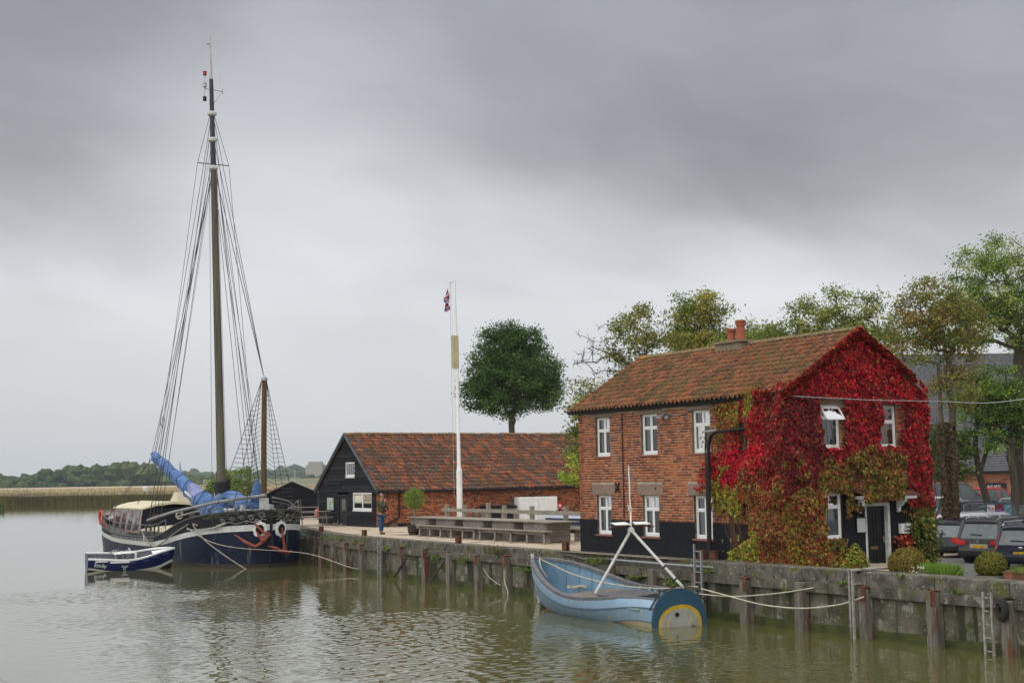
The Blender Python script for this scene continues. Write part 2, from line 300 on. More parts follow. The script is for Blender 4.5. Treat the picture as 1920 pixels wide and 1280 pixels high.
# ---------------------------------------------------------------- water
def watermat():
    m_ = bpy.data.materials.new('river_water'); m_.use_nodes = True; nt = m_.node_tree; N = nt.nodes.new; L = nt.links.new
    b = nt.nodes['Principled BSDF']; b.inputs['Roughness'].default_value = .02; b.inputs['IOR'].default_value = 2.2
    ge = N('ShaderNodeNewGeometry')
    n0 = N('ShaderNodeTexNoise'); n0.inputs['Scale'].default_value = .05; L(ge.outputs['Position'], n0.inputs[0])
    mx = N('ShaderNodeMix'); mx.data_type = 'RGBA'; L(n0.outputs[0], mx.inputs[0]); mx.inputs[6].default_value = (.100, .096, .026, 1); mx.inputs[7].default_value = (.080, .080, .030, 1); L(mx.outputs[2], b.inputs['Base Color'])
    def noise(sc, st, det=3, dist=0.):
        mp = N('ShaderNodeMapping'); mp.inputs['Scale'].default_value = st; mp.inputs['Rotation'].default_value = (0, 0, rad(12)); L(ge.outputs['Position'], mp.inputs[0])
        n = N('ShaderNodeTexNoise'); n.inputs['Scale'].default_value = sc; n.inputs['Detail'].default_value = det; n.inputs['Distortion'].default_value = dist; L(mp.outputs[0], n.inputs[0]); return n.outputs[0]
    # breeze patches in open water; the strip under the quay lies calm
    pa = noise(.055, (1, .45, 1), 3, .4)
    mr = N('ShaderNodeMapRange'); mr.inputs[1].default_value = .42; mr.inputs[2].default_value = .58; mr.inputs[3].default_value = .06; mr.inputs[4].default_value = 1.0; L(pa, mr.inputs[0])
    dq = N('ShaderNodeVectorMath'); dq.operation = 'DOT_PRODUCT'; sb = N('ShaderNodeVectorMath'); sb.operation = 'SUBTRACT'; L(ge.outputs['Position'], sb.inputs[0]); sb.inputs[1].default_value = tuple(QO)
    L(sb.outputs[0], dq.inputs[0]); dq.inputs[1].default_value = (math.cos(TH), math.sin(TH), 0)
    dm = N('ShaderNodeMapRange'); dm.interpolation_type = 'SMOOTHSTEP'; dm.inputs[1].default_value = -1.5; dm.inputs[2].default_value = -9.; dm.inputs[3].default_value = .12; dm.inputs[4].default_value = 1.; L(dq.outputs['Value'], dm.inputs[0])
    df = N('ShaderNodeMapRange'); df.interpolation_type = 'SMOOTHSTEP'; df.inputs[1].default_value = -14; df.inputs[2].default_value = -20.; df.inputs[3].default_value = 1.; df.inputs[4].default_value = .05; L(dq.outputs['Value'], df.inputs[0])
    m2 = N('ShaderNodeMapRange'); m2.inputs[1].default_value = .40; m2.inputs[2].default_value = .60; m2.inputs[3].default_value = .40; L(noise(.28, (1, .6, 1), 3, .3), m2.inputs[0]); mm = N('ShaderNodeMath'); mm.operation = 'MULTIPLY'; L(mr.outputs[0], mm.inputs[0]); L(m2.outputs[0], mm.inputs[1])
    st = N('ShaderNodeMath'); st.operation = 'MULTIPLY'; L(mm.outputs[0], st.inputs[0]); L(dm.outputs[0], st.inputs[1])
    da = N('ShaderNodeVectorMath'); da.operation = 'DOT_PRODUCT'; L(sb.outputs[0], da.inputs[0]); da.inputs[1].default_value = (-math.sin(TH), math.cos(TH), 0)
    dg_ = N('ShaderNodeMapRange'); dg_.interpolation_type = 'SMOOTHSTEP'; dg_.inputs[1].default_value = 20; dg_.inputs[2].default_value = 32; dg_.inputs[3].default_value = 1.; dg_.inputs[4].default_value = .10; L(da.outputs['Value'], dg_.inputs[0])
    s1 = N('ShaderNodeMath'); s1.operation = 'MULTIPLY'; L(st.outputs[0], s1.inputs[0]); L(dg_.outputs[0], s1.inputs[1])
    s2 = N('ShaderNodeMath'); s2.operation = 'MULTIPLY'; L(s1.outputs[0], s2.inputs[0]); L(df.outputs[0], s2.inputs[1])
    b1 = N('ShaderNodeBump'); b1.inputs['Strength'].default_value = .5; b1.inputs['Distance'].default_value = .007; L(noise(.9, (1, 1.5, 1), 2), b1.inputs['Height'])
    b2 = N('ShaderNodeBump'); b2.inputs['Distance'].default_value = .004; L(s2.outputs[0], b2.inputs['Strength']); L(noise(4.2, (1, 1.7, 1), 3, .6), b2.inputs['Height']); L(b1.outputs[0], b2.inputs['Normal'])
    b3 = N('ShaderNodeBump'); b3.inputs['Strength'].default_value = .25; b3.inputs['Distance'].default_value = .0016; L(noise(9, (1, 1.6, 1), 2), b3.inputs['Height']); L(b2.outputs[0], b3.inputs['Normal'])
    L(b3.outputs[0], b.inputs['Normal']); return m_
w_ = MB(); w_.add([(-1500, -60, 0), (1500, -60, 0), (1500, 3000, 0), (-1500, 3000, 0)], [(0, 1, 2, 3)])
tag(w_.build('water', watermat()), 'calm grey green river water', kind='structure')
def ripples():
    """wind ripples as real relief over the open reach in front of the quay, dying out at its edges"""
    st = .052; bx = np.arange(-18.5, -1.6, st); ay = np.arange(-22, 31, st); B2, A2 = np.meshgrid(bx, ay, indexing='ij'); h = np.zeros_like(B2); sl = np.zeros_like(B2)
    rn = np.random.RandomState(5)
    for i in range(34):
        lam = .17 * (4.4 ** rn.rand()); th = -1.2 + rn.randn() * .75; k = 2 * math.pi / lam; ph = rn.rand() * 6.28; am = .023 * lam / (2 * math.pi) * (1.25 if lam < .5 else .9)
        wob = .5 * np.sin(B2 * rn.uniform(.3, .9) + rn.rand() * 6) + .5 * np.sin(A2 * rn.uniform(.2, .7) + rn.rand() * 6)
        env = .65 + .35 * np.sin(B2 * rn.uniform(.4, 1.6) + A2 * rn.uniform(-.9, .9) + rn.rand() * 6)
        h += am * env * np.sin(k * (B2 * math.cos(th) + A2 * math.sin(th)) + ph + wob * 1.6)
    n = np.zeros_like(B2)
    for i in range(12):
        w = rn.uniform(.10, .75); th = rn.uniform(0, 3.14); n += np.sin(w * (B2 * math.cos(th) * 1.3 + A2 * math.sin(th) * .8) + rn.rand() * 6.28 + .8 * np.sin(B2 * .3 + i)) / (1 + w)
    n = n / n.std()
    ss = lambda x, a, b: (lambda t: t * t * (3 - 2 * t))(np.clip((x - a) / (b - a), 0, 1))
    mk = (.30 + .70 * ss(n, -.7, .5)) * ss(B2, -18.4, -12.5) * (1 - ss(B2, -4.6, -2.0)) * ss(A2, -21.9, -14) * (1 - ss(A2, 19, 30)); mk = mk * (1 - .8 * ss(A2, 24, 30))
    z = .004 + mk * (h + .022)
    V = np.stack([B2.ravel(), A2.ravel(), z.ravel()], 1).astype(np.float32); nb, na = B2.shape
    i_ = (np.arange(nb - 1)[:, None] * na + np.arange(na - 1)[None, :]).ravel(); F_ = np.stack([i_, i_ + na, i_ + na + 1, i_ + 1], 1).astype(np.int32)
    me = bpy.data.meshes.new('water'); me.vertices.add(len(V)); me.vertices.foreach_set('co', V.ravel()); me.loops.add(F_.size); me.loops.foreach_set('vertex_index', F_.ravel()); me.polygons.add(len(F_)); me.polygons.foreach_set('loop_start', (np.arange(len(F_)) * 4).astype(np.int32)); me.polygons.foreach_set('use_smooth', np.ones(len(F_), bool)); me.update(calc_edges=True)
    o = link('water', me, None, bpy.data.materials['river_water']); o.location = q2w(0, 0, 0); o.rotation_euler = (0, 0, TH); o['kind'] = 'structure'
ripples()
rb = MB(); rb.add([(-2500, -80, -1.2), (2500, -80, -1.2), (2500, 3500, -1.2), (-2500, 3500, -1.2)], [(0, 1, 2, 3)])
tag(rb.build('river_bed', mat('mud', (.06, .05, .03))), kind='structure')

# ---------------------------------------------------------------- quay ground
EDGE = [(-70, .0), (12, .0), (16.6, .1), (22.8, .3), (26.6, .5), (31.3, 1.25), (36, 2.5), (45, 4.2), (60, 6.), (90, 7.)]
def edge(a):
    for (a0, b0), (a1, b1) in zip(EDGE, EDGE[1:]):
        if a <= a1: return b0 + (b1 - b0) * (a - a0) / (a1 - a0)
    return EDGE[-1][1]
def gz(a, b):                                   # ground level: quay terrace, and the lower car park behind the house
    low = 1.02 - .061 * max(0, min(b, 12) - 1) + .06 * max(0, min(b, 44) - 30)
    if a > 8.2 and b <= 6.2: return G
    if a < -1.25 or b > 6.2:
        k = max(0, min(1, (a - 12.5 - max(0, b - 8)) / 3)) if b > 6.0 else 0
        if b < .55 and a >= -1.3: return G
        return low + (G - low) * k
    return G
gm = MB(); aa = [x * 1.0 for x in range(-40, 60)]; bb = [.18, .6, 1, 2, 3, 4, 5, 6, 6.1, 7, 8, 9, 10, 12, 14, 17, 20, 25, 30, 40, 60, 90, 120]
vs = []; fs = []
for a in aa:
    e_ = edge(a)
    for b in bb: vs.append((e_ + b if a > 12 else b, a, gz(a, b) - .008))
n = len(bb)
for i in range(len(aa) - 1):
    for j in range(n - 1): fs.append((i * n + j, i * n + j + 1, (i + 1) * n + j + 1, (i + 1) * n + j))
gm.add(vs, fs)
gmat = mat('sandy_gravel', (.50, .40, .29), (.38, .31, .235), rough=.95, bump=.5, scale=.8, bscale=25, spots=[((.20, .17, .13), .9, .58), ((.14, .15, .06), 2.4, .70)])
soloq(gm, 'quay_ground', 'pale sandy gravel of the quay', None, gmat, kind='structure')
cp = MB(); ca_ = [-40, -30, -20, -12, -6, -2, 1, 4, 7, 10, 12]; cb_ = [.7, 1, 4, 6.1, 8, 12, 20, 30, 37, 44, 70, 118]
for a0, a1 in zip(ca_, ca_[1:]):
    for b0, b1 in zip(cb_, cb_[1:]):
        if a0 >= -2.1 and b0 < 6.05: continue
        cp.add([(b0, a0, gz(a0, b0) + .004), (b1, a0, gz(a0, b1) + .004), (b1, a1, gz(a1, b1) + .004), (b0, a1, gz(a1, b0) + .004)], [(0, 1, 2, 3)])
soloq(cp, 'car_park', 'worn grey tarmac of the car park', None, mat('worn_tarmac', (.13, .125, .12), (.085, .083, .08), rough=.9, scale=.7, bump=.3, spots=((.2, .19, .17), 1.5, .62)), kind='structure')
md = MB(); md.add([(-8, 120, .7), (2500, 120, .7), (2500, 3000, .7), (-60, 3000, .7)], [(0, 1, 2, 3)])
tag(md.build('meadow', mat('meadow_grass', (.10, .12, .045), (.16, .14, .07), rough=.95, scale=.05)), kind='structure')
lw = MB(); lw.add([(-20, 97, 1.0), (-2, 97, 1.0), (-2, 170, .85), (-26, 170, .85)], [(0, 1, 2, 3)])
tag(lw.build('lawn', mat('lawn_grass', (.12, .24, .035), (.09, .18, .03), rough=.95, scale=.3, bump=.6)), kind='structure')

# ---------------------------------------------------------------- quay wall
QW = root('quay_wall', 'concrete quay wall with timber posts and stained panels, the whole river edge', 'quay wall', 0, 0, 0, absq=True)
SP = [-17.2, -15.1, -13.05, -11.0, -8.95, -6.87, -4.74, -2.5, -.38, 1.65, 3.74, 5.82, 7.9, 10.1, 12.15, 14.25, 16.45, 18.55, 20.7, 22.75, 24.85, 26.7, 28.9, 31.2, 33.4, 35.6, 38, 40.5, 43, 46]
for i in range(len(SP) - 1):
    a0, a1 = SP[i], SP[i + 1]; e0, e1 = edge(a0), edge(a1); p = MB()
    wob = R.uniform(-.02, .02)
    p.add([(e0 + .12 + wob, a0, -1), (e1 + .12 + wob, a1, -1), (e1 + .12 + wob, a1, 1.22), (e0 + .12 + wob, a0, 1.22), (e0 + .5, a0, -1), (e1 + .5, a1, -1), (e1 + .5, a1, 1.22), (e0 + .5, a0, 1.22)],
          [(0, 1, 2, 3), (7, 6, 5, 4), (3, 2, 6, 7), (0, 3, 7, 4), (1, 5, 6, 2)])
    stain = mat('quay_panel_concrete', (.17, .155, .115), (.050, .047, .035), rough=.9, bump=.8, scale=1.4, bscale=10, spots=[((.24, .23, .20), 2.2, .60), ((.46, .44, .40), 15, .64), ((.06, .065, .02), 1.6, .58)], drips=((.035, .038, .022), 2.2, .53))
    p.build('panel', stain, QW)
    al = MB(); al.add([(e0 + .112 + wob, a0, -.2), (e1 + .112 + wob, a1, -.2), (e1 + .112 + wob, a1, .20 + R.uniform(-.05, .06)), (e0 + .112 + wob, a0, .20 + R.uniform(-.05, .06))], [(0, 1, 2, 3)])
    al.build('algae_band', mat('green_algae', (.07, .085, .018), (.03, .035, .012), rough=.6, scale=3, bump=.5), QW)
    q = MB(); g_ = .02
    for (ww, z0, z1) in ((.0, .97 + R.uniform(-.015, .01), 1.22 + R.uniform(-.01, .012)),):
        q.add([(e0 + ww, a0 + .14, z0), (e1 + ww, a1 - .14, z0), (e1 + ww, a1 - .14, z1), (e0 + ww, a0 + .14, z1), (e0 + .14, a0 + .14, z0), (e1 + .14, a1 - .14, z0), (e1 + .14, a1 - .14, z1), (e0 + .14, a0 + .14, z1)],
              [(0, 1, 2, 3), (3, 2, 6, 7), (1, 0, 4, 5), (0, 3, 7, 4), (1, 5, 6, 2)])
    q.build('wale_beam', mat('mossy_beam', (.14, .125, .10), (.05, .046, .036), rough=.9, bump=.8, scale=3, bscale=16, spots=[((.24, .23, .20), 3.2, .62), ((.10, .11, .03), 2.5, .60), ((.36, .34, .30), 17, .65)]), QW, bevel=.012)
    # coping: near stretch is a proud wall, far stretch sits back from the ledge
    c_ = MB(); zt = 1.52 + (.03 if a0 < 1 else 0); f0, f1 = (.02, .02) if a1 < 1.8 else (((.34 if 3 < a0 < 9.5 else .10)), ((.34 if 1 < a1 < 9.5 else .10)))
    c_.add([(e0 + f0, a0 + g_ / 2, 1.2), (e1 + f1, a1 - g_ / 2, 1.2), (e1 + f1, a1 - g_ / 2, zt), (e0 + f0, a0 + g_ / 2, zt), (e0 + .62, a0 + g_ / 2, 1.0), (e1 + .62, a1 - g_ / 2, 1.0), (e1 + .62, a1 - g_ / 2, zt), (e0 + .62, a0 + g_ / 2, zt)],
           [(0, 1, 2, 3), (3, 2, 6, 7), (7, 6, 5, 4), (1, 0, 4, 5), (0, 3, 7, 4), (1, 5, 6, 2)])
    c_.build('coping', capmat, QW, bevel=.03)
pm = mat('tidal_timber', (.20, .18, .145), (.09, .08, .065), rough=.9, bump=.9, scale=3, bscale=22, stretch=(3, 3, .5), spots=[((.13, .055, .035), 1.5, .56), ((.34, .32, .28), 4, .64)])
for i, a in enumerate(SP):
    e_ = edge(a); p = MB(); ht = 1.19 + R.uniform(-.04, .05); w2 = R.uniform(.12, .16); ln = R.uniform(-.02, .02)
    rings = []
    for z, k in ((-1, 1), (.25, 1), (.6, .97), (ht - .05, .96), (ht, .8)):
        rings.append([(e_ - .13 + .0 * z, a - w2 * k + ln * z, z), (e_ - .13, a + w2 * k + ln * z, z), (e_ + .13, a + w2 * k + ln * z, z), (e_ + .13, a - w2 * k + ln * z, z)])
    p.loft(rings); po = p.build('post', pm, QW, bevel=.02)
    if i % 3 != 1:
        c_ = MB(); c_.box(e_ - .15, e_ + .14, a - w2 - .012, a - w2 + (.13 if i % 2 else .3), ht + .005, ht + .035); c_.box(e_ - .155, e_ - .132, a - w2 - .012, a - w2 + .13, ht - .32, ht + .035)
        c_.build('iron_cap', rust, po, bevel=.01)
# plants growing from the ledge
def tuft(mb_pts, n, spread, h, cols, leafsz, up=.3):
    pos = []; nr = []; cl = []
    for (x, y, z) in mb_pts:
        for _ in range(n):
            pos.append((x + R.gauss(0, spread), y + R.gauss(0, spread * 1.6), z + abs(R.gauss(0, h)))); nr.append((R.uniform(-1, .3), R.uniform(-1, 1), R.uniform(-.2, 1)))
            c = R.choice(cols); k = R.uniform(.7, 1.3); cl.append([c[0] * k, c[1] * k, c[2] * k])
    pos = np.array(pos); nr = np.array(nr); up_ = np.tile([0.05, .02, 1.], (len(pos), 1)) + RN.randn(len(pos), 3) * up
    return frames(pos, nr, up_, RN.uniform(.7, 1.3, len(pos)) * leafsz), np.array(cl)
LV = [(0, -.5, 0), (.34, -.1, .05), (0, .5, 0), (-.34, -.1, .05)]; LF = [(0, 1, 2), (0, 2, 3)]
BL = [(-.06, 0, 0), (.06, 0, 0), (0, 1, .12)]; BF = [(0, 1, 2)]
greens = [(.10, .17, .03), (.16, .22, .04), (.07, .11, .03), (.20, .22, .06)]
for (a, z, n_, sp, lab) in ((25.8, 1.24, 50, .10, 'fern tuft on the quay ledge beyond the small ladder'), (22.1, 1.1, 110, .12, 'leafy weed sprouting beside the small quay ladder'), (20.3, 1.4, 40, .1, 'thin yellow weed on the coping under the first mooring stub'),
                            (17.6, 1.06, 130, .14, 'dark fern hanging under the beam right of the willow tub'), (15.3, 1.04, 110, .14, 'dark fern hanging below the beam under the middle benches'), (12.7, 1.3, 330, .22, 'large brown green bush growing out of the quay wall'),
                            (11.0, .92, 150, .18, 'long hart tongue fern hanging left of the roped post'), (9.0, .95, 120, .18, 'bright fern in the shade by the blue boat bow'), (6.6, 1.26, 160, .16, 'pale flowering plant on the ledge behind the blue boat'),
                            (4.6, 1.0, 110, .13, 'fern under the grey pipe, left one'), (2.7, .98, 170, .16, 'broad fern under the grey pipe beside the aluminium ladder'), (1.1, 1.25, 70, .1, 'small weed where the coping steps up'), (-4.0, 1.22, 40, .06, 'pink flowering weed on the ledge left of the white ladder'),
                            (-1.9, .93, 30, .05, 'tiny fern under the beam above the mooring rope'), (-7.6, 1.24, 50, .06, 'thin weed tuft on the coping below the box hedge ball'), (28.0, 1.3, 60, .1, 'weed tuft near the barge bow'), (30.3, 1.28, 60, .1, 'bright weed closest to the barge bow'), (-5.9, 1.5, 22, .05, 'weed on top of the coping right of the white ladder')):
    e_ = edge(a); X, cl = tuft([(e_ - .04, a, z)], n_, sp * .8, sp * .55, greens if n_ < 300 else [(.12, .11, .05), (.09, .10, .04), (.14, .10, .05)], .075)
    if 'hang' in lab or 'under' in lab: X[:, 2, 3] = z - np.abs(X[:, 2, 3] - z)
    o = root('wall_plant', lab, 'plant', e_, a, z, 0, 'plants growing from the quay wall', absq=True); stamp('foliage', LV, LF, X, None, leaf, o, cl)

# ---------------------------------------------------------------- bricks, tiles and windows
BRICK = [(.40, .125, .05), (.30, .085, .038), (.46, .16, .065), (.34, .11, .05), (.20, .065, .04), (.38, .14, .07), (.26, .09, .05), (.43, .14, .05), (.15, .06, .045), (.36, .12, .055)]
brickm = ramp('house_brick', BRICK, dirt=[((.30, .21, .16), .9, .55, .2), ((.15, .10, .08), 1.7, .60, .15)])
brickb = ramp('barn_brick', [(.44, .125, .045), (.34, .085, .035), (.50, .17, .06), (.30, .085, .04), (.20, .06, .035), (.46, .15, .055), (.12, .05, .035), (.40, .12, .05), (.36, .20, .13), (.26, .09, .05)], dirt=[((.42, .33, .24), .8, .66, .05), ((.16, .09, .06), 1.3, .58, .15)])
mortar = mat('mortar', (.46, .38, .29), (.30, .245, .19), rough=.95, scale=3, bump=.5)
mortarb = mat('dark_mortar', (.20, .15, .11), (.11, .08, .06), rough=.95, scale=3, bump=.5)
BV = [(0, 0, 0), (1, 0, 0), (1, 0, 1), (0, 0, 1), (0, 1, 0), (1, 1, 0), (1, 1, 1), (0, 1, 1)]     # unit brick, front face at y=0, body to +y
BFC = [(0, 1, 2, 3), (1, 5, 6, 2), (4, 0, 3, 7), (3, 2, 6, 7), (0, 4, 5, 1)]
def bricks(u0, u1, v0, v1, skip, pitch=.078, jit=.003):
    """Flemish bond; returns (u, v, length) of every brick whose middle is not skipped"""
    out = []; k = 0; v = v0
    while v + .066 < v1:
        u = u0 - R.uniform(0, .1) - (.17 if k % 2 else 0); s = 0
        while u < u1:
            l = .215 if s % 2 == 0 else .102; a, b_ = max(u, u0), min(u + l, u1)
            if b_ - a > .04:
                segs = [(a, b_)]
                for (p, q, r_, t) in skip:
                    if v + .066 > r_ + .01 and v < t - .01:
                        ns = []
                        for (x, y) in segs:
                            if y <= p or x >= q: ns.append((x, y))
                            else:
                                if x < p - .03: ns.append((x, p - .004))
                                if y > q + .03: ns.append((q + .004, y))
                        segs = ns
                for (x, y) in segs:
                    if y - x > .03: out.append((x, v + R.uniform(-1, 1) * jit, y - x))
            u += l + .012; s += 1
        v += pitch; k += 1
    return out
def lay(blist, T3, parent, material, near, hgt=.0595, proud=.009):
    """T3: matrix taking brick axes (u right, inward, up) to the modelling frame. near: ranking key for the ones built singly"""
    blist = sorted(blist, key=near); one = blist[:300]; rest = blist[300:]
    me = bpy.data.meshes.new('brick'); me.from_pydata([(x * .215, y * .03, z * hgt) for x, y, z in BV], [], BFC); me.materials.append(material)
    me2 = bpy.data.meshes.new('brick'); me2.from_pydata([(x * .102, y * .03, z * hgt) for x, y, z in BV], [], BFC); me2.materials.append(material)
    off = Vector(OFF.get(parent.name, (0, 0, 0)))
    for (u, v, l) in one:
        o = bpy.data.objects.new('brick', me if l > .16 else me2); COL.objects.link(o); o.parent = parent
        M_ = T3 @ Matrix.Translation((u, -proud + R.uniform(-.003, .003), v)) @ Matrix.Diagonal((l / (.215 if l > .16 else .102), 1, 1, 1)); M_.translation -= off
        o.matrix_local = M_
    X = []; T = np.array(T3)
    for (u, v, l) in rest:
        S_ = np.array(Matrix.Translation((u, -proud + R.uniform(-.003, .003), v)) @ Matrix.Diagonal((l, .03, hgt, 1))); X.append((T @ S_)[:3])
    if X: stamp('brickwork', BV, BFC, np.array(X), RN.rand(len(X)), material, parent)
# frames of the two house faces: front (towards the river) and gable (towards the road)
def basis(o, u, w, v):                          # columns: u, inward, up
    return Matrix(((u[0], w[0], v[0], o[0]), (u[1], w[1], v[1], o[1]), (u[2], w[2], v[2], o[2]), (0, 0, 0, 1)))
FX, GY = .75, -1.25
TF = basis((FX, 0, 0), (0, -1, 0), (1, 0, 0), (0, 0, 1))      # u = -a
TG = basis((0, GY, 0), (1, 0, 0), (0, 1, 0), (0, 0, 1))       # u = b
def mapper(T3): return lambda u, v, w: tuple(T3 @ Vector((u, -w, v)))      # w counts outwards
def window(T3, u0, u1, v0, v1, parent, rec=.09, lights=2, transom=.34, sill=True, lintel=None, fr=white, openl=False, sillm=None, cur=curtain, curt=.5, bars=0):
    T = mapper(T3); f = MB(); t_ = .055; d0, d1 = -rec - .05, -rec
    f.tbox(T, u0, u1, v0, v0 + t_ * 1.7, d0, d1 + .012); f.tbox(T, u0, u1, v1 - t_, v1, d0, d1 + .01)
    f.tbox(T, u0, u0 + t_, v0 + t_ * 1.7, v1 - t_, d0, d1 + .008); f.tbox(T, u1 - t_, u1, v0 + t_ * 1.7, v1 - t_, d0, d1 + .008)
    vt = v1 - (v1 - v0) * transom; cols = [u0 + t_ + (u1 - u0 - 2 * t_) * i / lights for i in range(lights + 1)]
    for c in cols[1:-1]: f.tbox(T, c - .03, c + .03, v0 + t_ * 1.7, v1 - t_, d0, d1)
    if transom: f.tbox(T, u0 + t_, u1 - t_, vt - .028, vt + .028, d0 + .002, d1 - .003)
    for i in range(1, bars + 1):
        c = u0 + (u1 - u0) * i / (bars + 1); f.tbox(T, c - .014, c + .014, v0 + .06, v1 - .05, d1 - .02, d1 - .006)
    win = f.build('window', fr, parent, bevel=.004)
    for i in range(lights):
        for (a, b_) in (((v0 + t_ * 1.7, vt - .028), (vt + .028, v1 - t_)) if transom else ((v0 + t_ * 1.7, v1 - t_),)):
            p = MB(); x0, x1 = cols[i] + (.03 if i else 0), cols[i + 1] - (.03 if i < lights - 1 else 0)
            p.add([T(x0, a, d1 - .026), T(x1, a, d1 - .026), T(x1, b_, d1 - .026), T(x0, b_, d1 - .026)], [(0, 1, 2, 3)]); p.build('pane', lgl, win)
            s_ = MB(); k = .022                                    # the sash round the pane
            for r_ in ((x0, x1, a, a + k), (x0, x1, b_ - k, b_), (x0, x0 + k, a + k, b_ - k), (x1 - k, x1, a + k, b_ - k)): s_.tbox(T, *r_, d1 - .022, d1 - .008)
            s_.build('sash', fr, win)
    if cur:
        c = MB(); e_ = u0 + .03; n_ = 14; w_ = (u1 - u0 - .06) * curt
        for i in range(n_): c.tbox(T, e_ + w_ * i / n_, e_ + w_ * (i + 1) / n_, v0 + .05, v1 - .04, d1 - .058 - .012 * (i % 2), d1 - .045 - .012 * (i % 2))
        c.build('curtain', cur, win)
    b_ = MB(); b_.tbox(T, u0 + .01, u1 - .01, v0 + .02, v1 - .02, -rec - .27, -rec - .25); b_.build('room_backdrop', mat('dim_room', (.20, .20, .20), (.12, .12, .12), bump=0, scale=1), win)
    rv = MB()                                                        # brick reveals
    for r_ in ((u0 - .02, u0, v0, v1), (u1, u1 + .02, v0, v1), (u0, u1, v1, v1 + .02), (u0, u1, v0 - .02, v0)): rv.tbox(T, *r_, -rec - .3, -.002)
    rv.build('reveal', mat('reveal_brick', (.20, .085, .05)) if sillm is not False else black, win)
    if sill: s_ = MB(); s_.tbox(T, u0 - .06, u1 + .05, v0 - .055, v0 - .005, -rec - .02, .045); s_.build('sill', sillm or mat('red_sill', (.30, .10, .08), (.22, .08, .06), rough=.7), win, bevel=.008)
    if lintel: s_ = MB(); s_.tbox(T, u0 - lintel[0], u1 + lintel[0], v1 + .005, v1 + lintel[1], -.04, .022); s_.build('lintel', mat('stone_lintel', (.27, .19, .15), (.20, .145, .115), rough=.9, bump=.4), win, bevel=.008)
    return win
def wallpanel(T3, outline, holes, thick, name, material, parent):
    """a wall sheet with real openings: grid cut at the hole edges, inside a polygon given by height function"""
    T = mapper(T3); us = sorted({outline[0], outline[1], *[h[0] for h in holes], *[h[1] for h in holes], *outline[4]}); vs_ = sorted({outline[2], outline[3], *[h[2] for h in holes], *[h[3] for h in holes]})
    mb = MB()
    for u0, u1 in zip(us, us[1:]):
        for v0, v1 in zip(vs_, vs_[1:]):
            if u1 - u0 < 1e-6 or v1 - v0 < 1e-6: continue
            uc, vc = (u0 + u1) / 2, (v0 + v1) / 2
            if any(h[0] < uc < h[1] and h[2] < vc < h[3] for h in holes): continue
            mb.tbox(T, u0, u1, v0, v1, -thick, 0)
    return mb.build(name, material, parent)

# ---------------------------------------------------------------- brick house
HB, HA, HR, ZE, ZR = 5.74, 8.7, 3.34, 5.94, 7.70
H = root('brick_house', 'two storey brick house with pantile roof, red creeper and black plinth on the quay', 'house', FX, GY, G, absq=True)
FW = [(-7.73, -6.92), (-5.26, -4.42), (-2.75, -1.90), (-.40, .40)]           # window spans in u = -a
up_ = [(u0, u1, 4.50, 5.72) for u0, u1 in FW]; lo_ = [(u0, u1, 2.08, 3.30) for u0, u1 in FW]
holes = up_ + lo_
wallpanel(TF, (-HA, -GY, .9, ZE, ()), holes, .24, 'wall', mortar, H)
plz = 2.53
pl = MB(); Tf = mapper(TF); Tg = mapper(TG)
xs = sorted([-HA] + [x for h in FW for x in h] + [-GY])
for u0, u1 in zip(xs, xs[1:]):
    inw = any(abs(u0 - h[0]) < 1e-6 for h in FW); pl.tbox(Tf, u0, u1, .85, 2.075 if inw else plz, -.05, .014)
pl.build('plinth', mat('black_tarred_plinth', (.008, .009, .012), (.013, .014, .017), rough=.8, spec=.18, bump=.3, bscale=14, spots=((.10, .10, .10), 7., .74)), H)
lint = [(u0 - .25, u1 + .20, 3.305, 3.64) for u0, u1 in FW] + [(u0 - .26, u1 + .1, 5.725, 5.85) for u0, u1 in FW]
bl = bricks(-HA, -GY, plz + .005, ZE - .08, holes + lint)
lay(bl, TF, H, brickm, lambda b_: abs(b_[0] + 2.6) * .8 + abs(b_[1] - 3.9))
for i, (u0, u1, v0, v1) in enumerate(up_): window(TF, u0, u1, v0, v1, H, lintel=(.24, .12), curt=(.5, .48, .45, .6)[i], cur=curtain)
for i, (u0, u1, v0, v1) in enumerate(lo_): window(TF, u0, u1, v0, v1, H, lintel=(.23, .33), curt=(.52, .5, .9, .6)[i])
# gable wall, stepped to the slope and closed by a triangle
GW = [(2.0, 2.66, 4.52, 5.70), (4.10, 4.74, 4.53, 5.70), (1.95, 2.62, 2.12, 3.35)]; DR = (3.44, 4.34, .98, 3.05)
wallpanel(TG, (FX, HB, .6, ZE, ()), GW + [DR], .24, 'wall', mortar, H)
tri = MB(); tri.prism([(FX, ZE), (HB, ZE), (HR, ZR - .12)], lambda u, v, d: Tg(u, v, -d), 0, .24)
tri.prism([(FX, ZE), (HB, ZE), (HR, ZR - .12)], lambda u, v, d: (u, HA - d, v), 0, .24); tri.box(FX, HB, HA - .24, HA, .9, ZE); tri.box(HB - .24, HB, GY + .3, HA - .24, .6, ZE)
tri.build('gable_wall', mortar, H)
gb = bricks(FX, HB, plz, ZR - .15, GW + [DR] + [(1.8, 2.9, 5.70, 5.82), (3.95, 4.95, 5.70, 5.82)])
gb = [b_ for b_ in gb if b_[1] < ZE - .05 or (b_[1] + .07 - ZE) / (ZR - .12 - ZE) < 1 - max(abs(b_[0] - HR), abs(b_[0] + b_[2] - HR)) / (HR - FX)]
X = [(np.array(TG) @ np.array(Matrix.Translation((u, -.008, v)) @ Matrix.Diagonal((l, .03, .066, 1))))[:3] for u, v, l in gb]
stamp('gable_brickwork', BV, BFC, np.array(X), RN.rand(len(X)), brickm, H)
gp = MB()
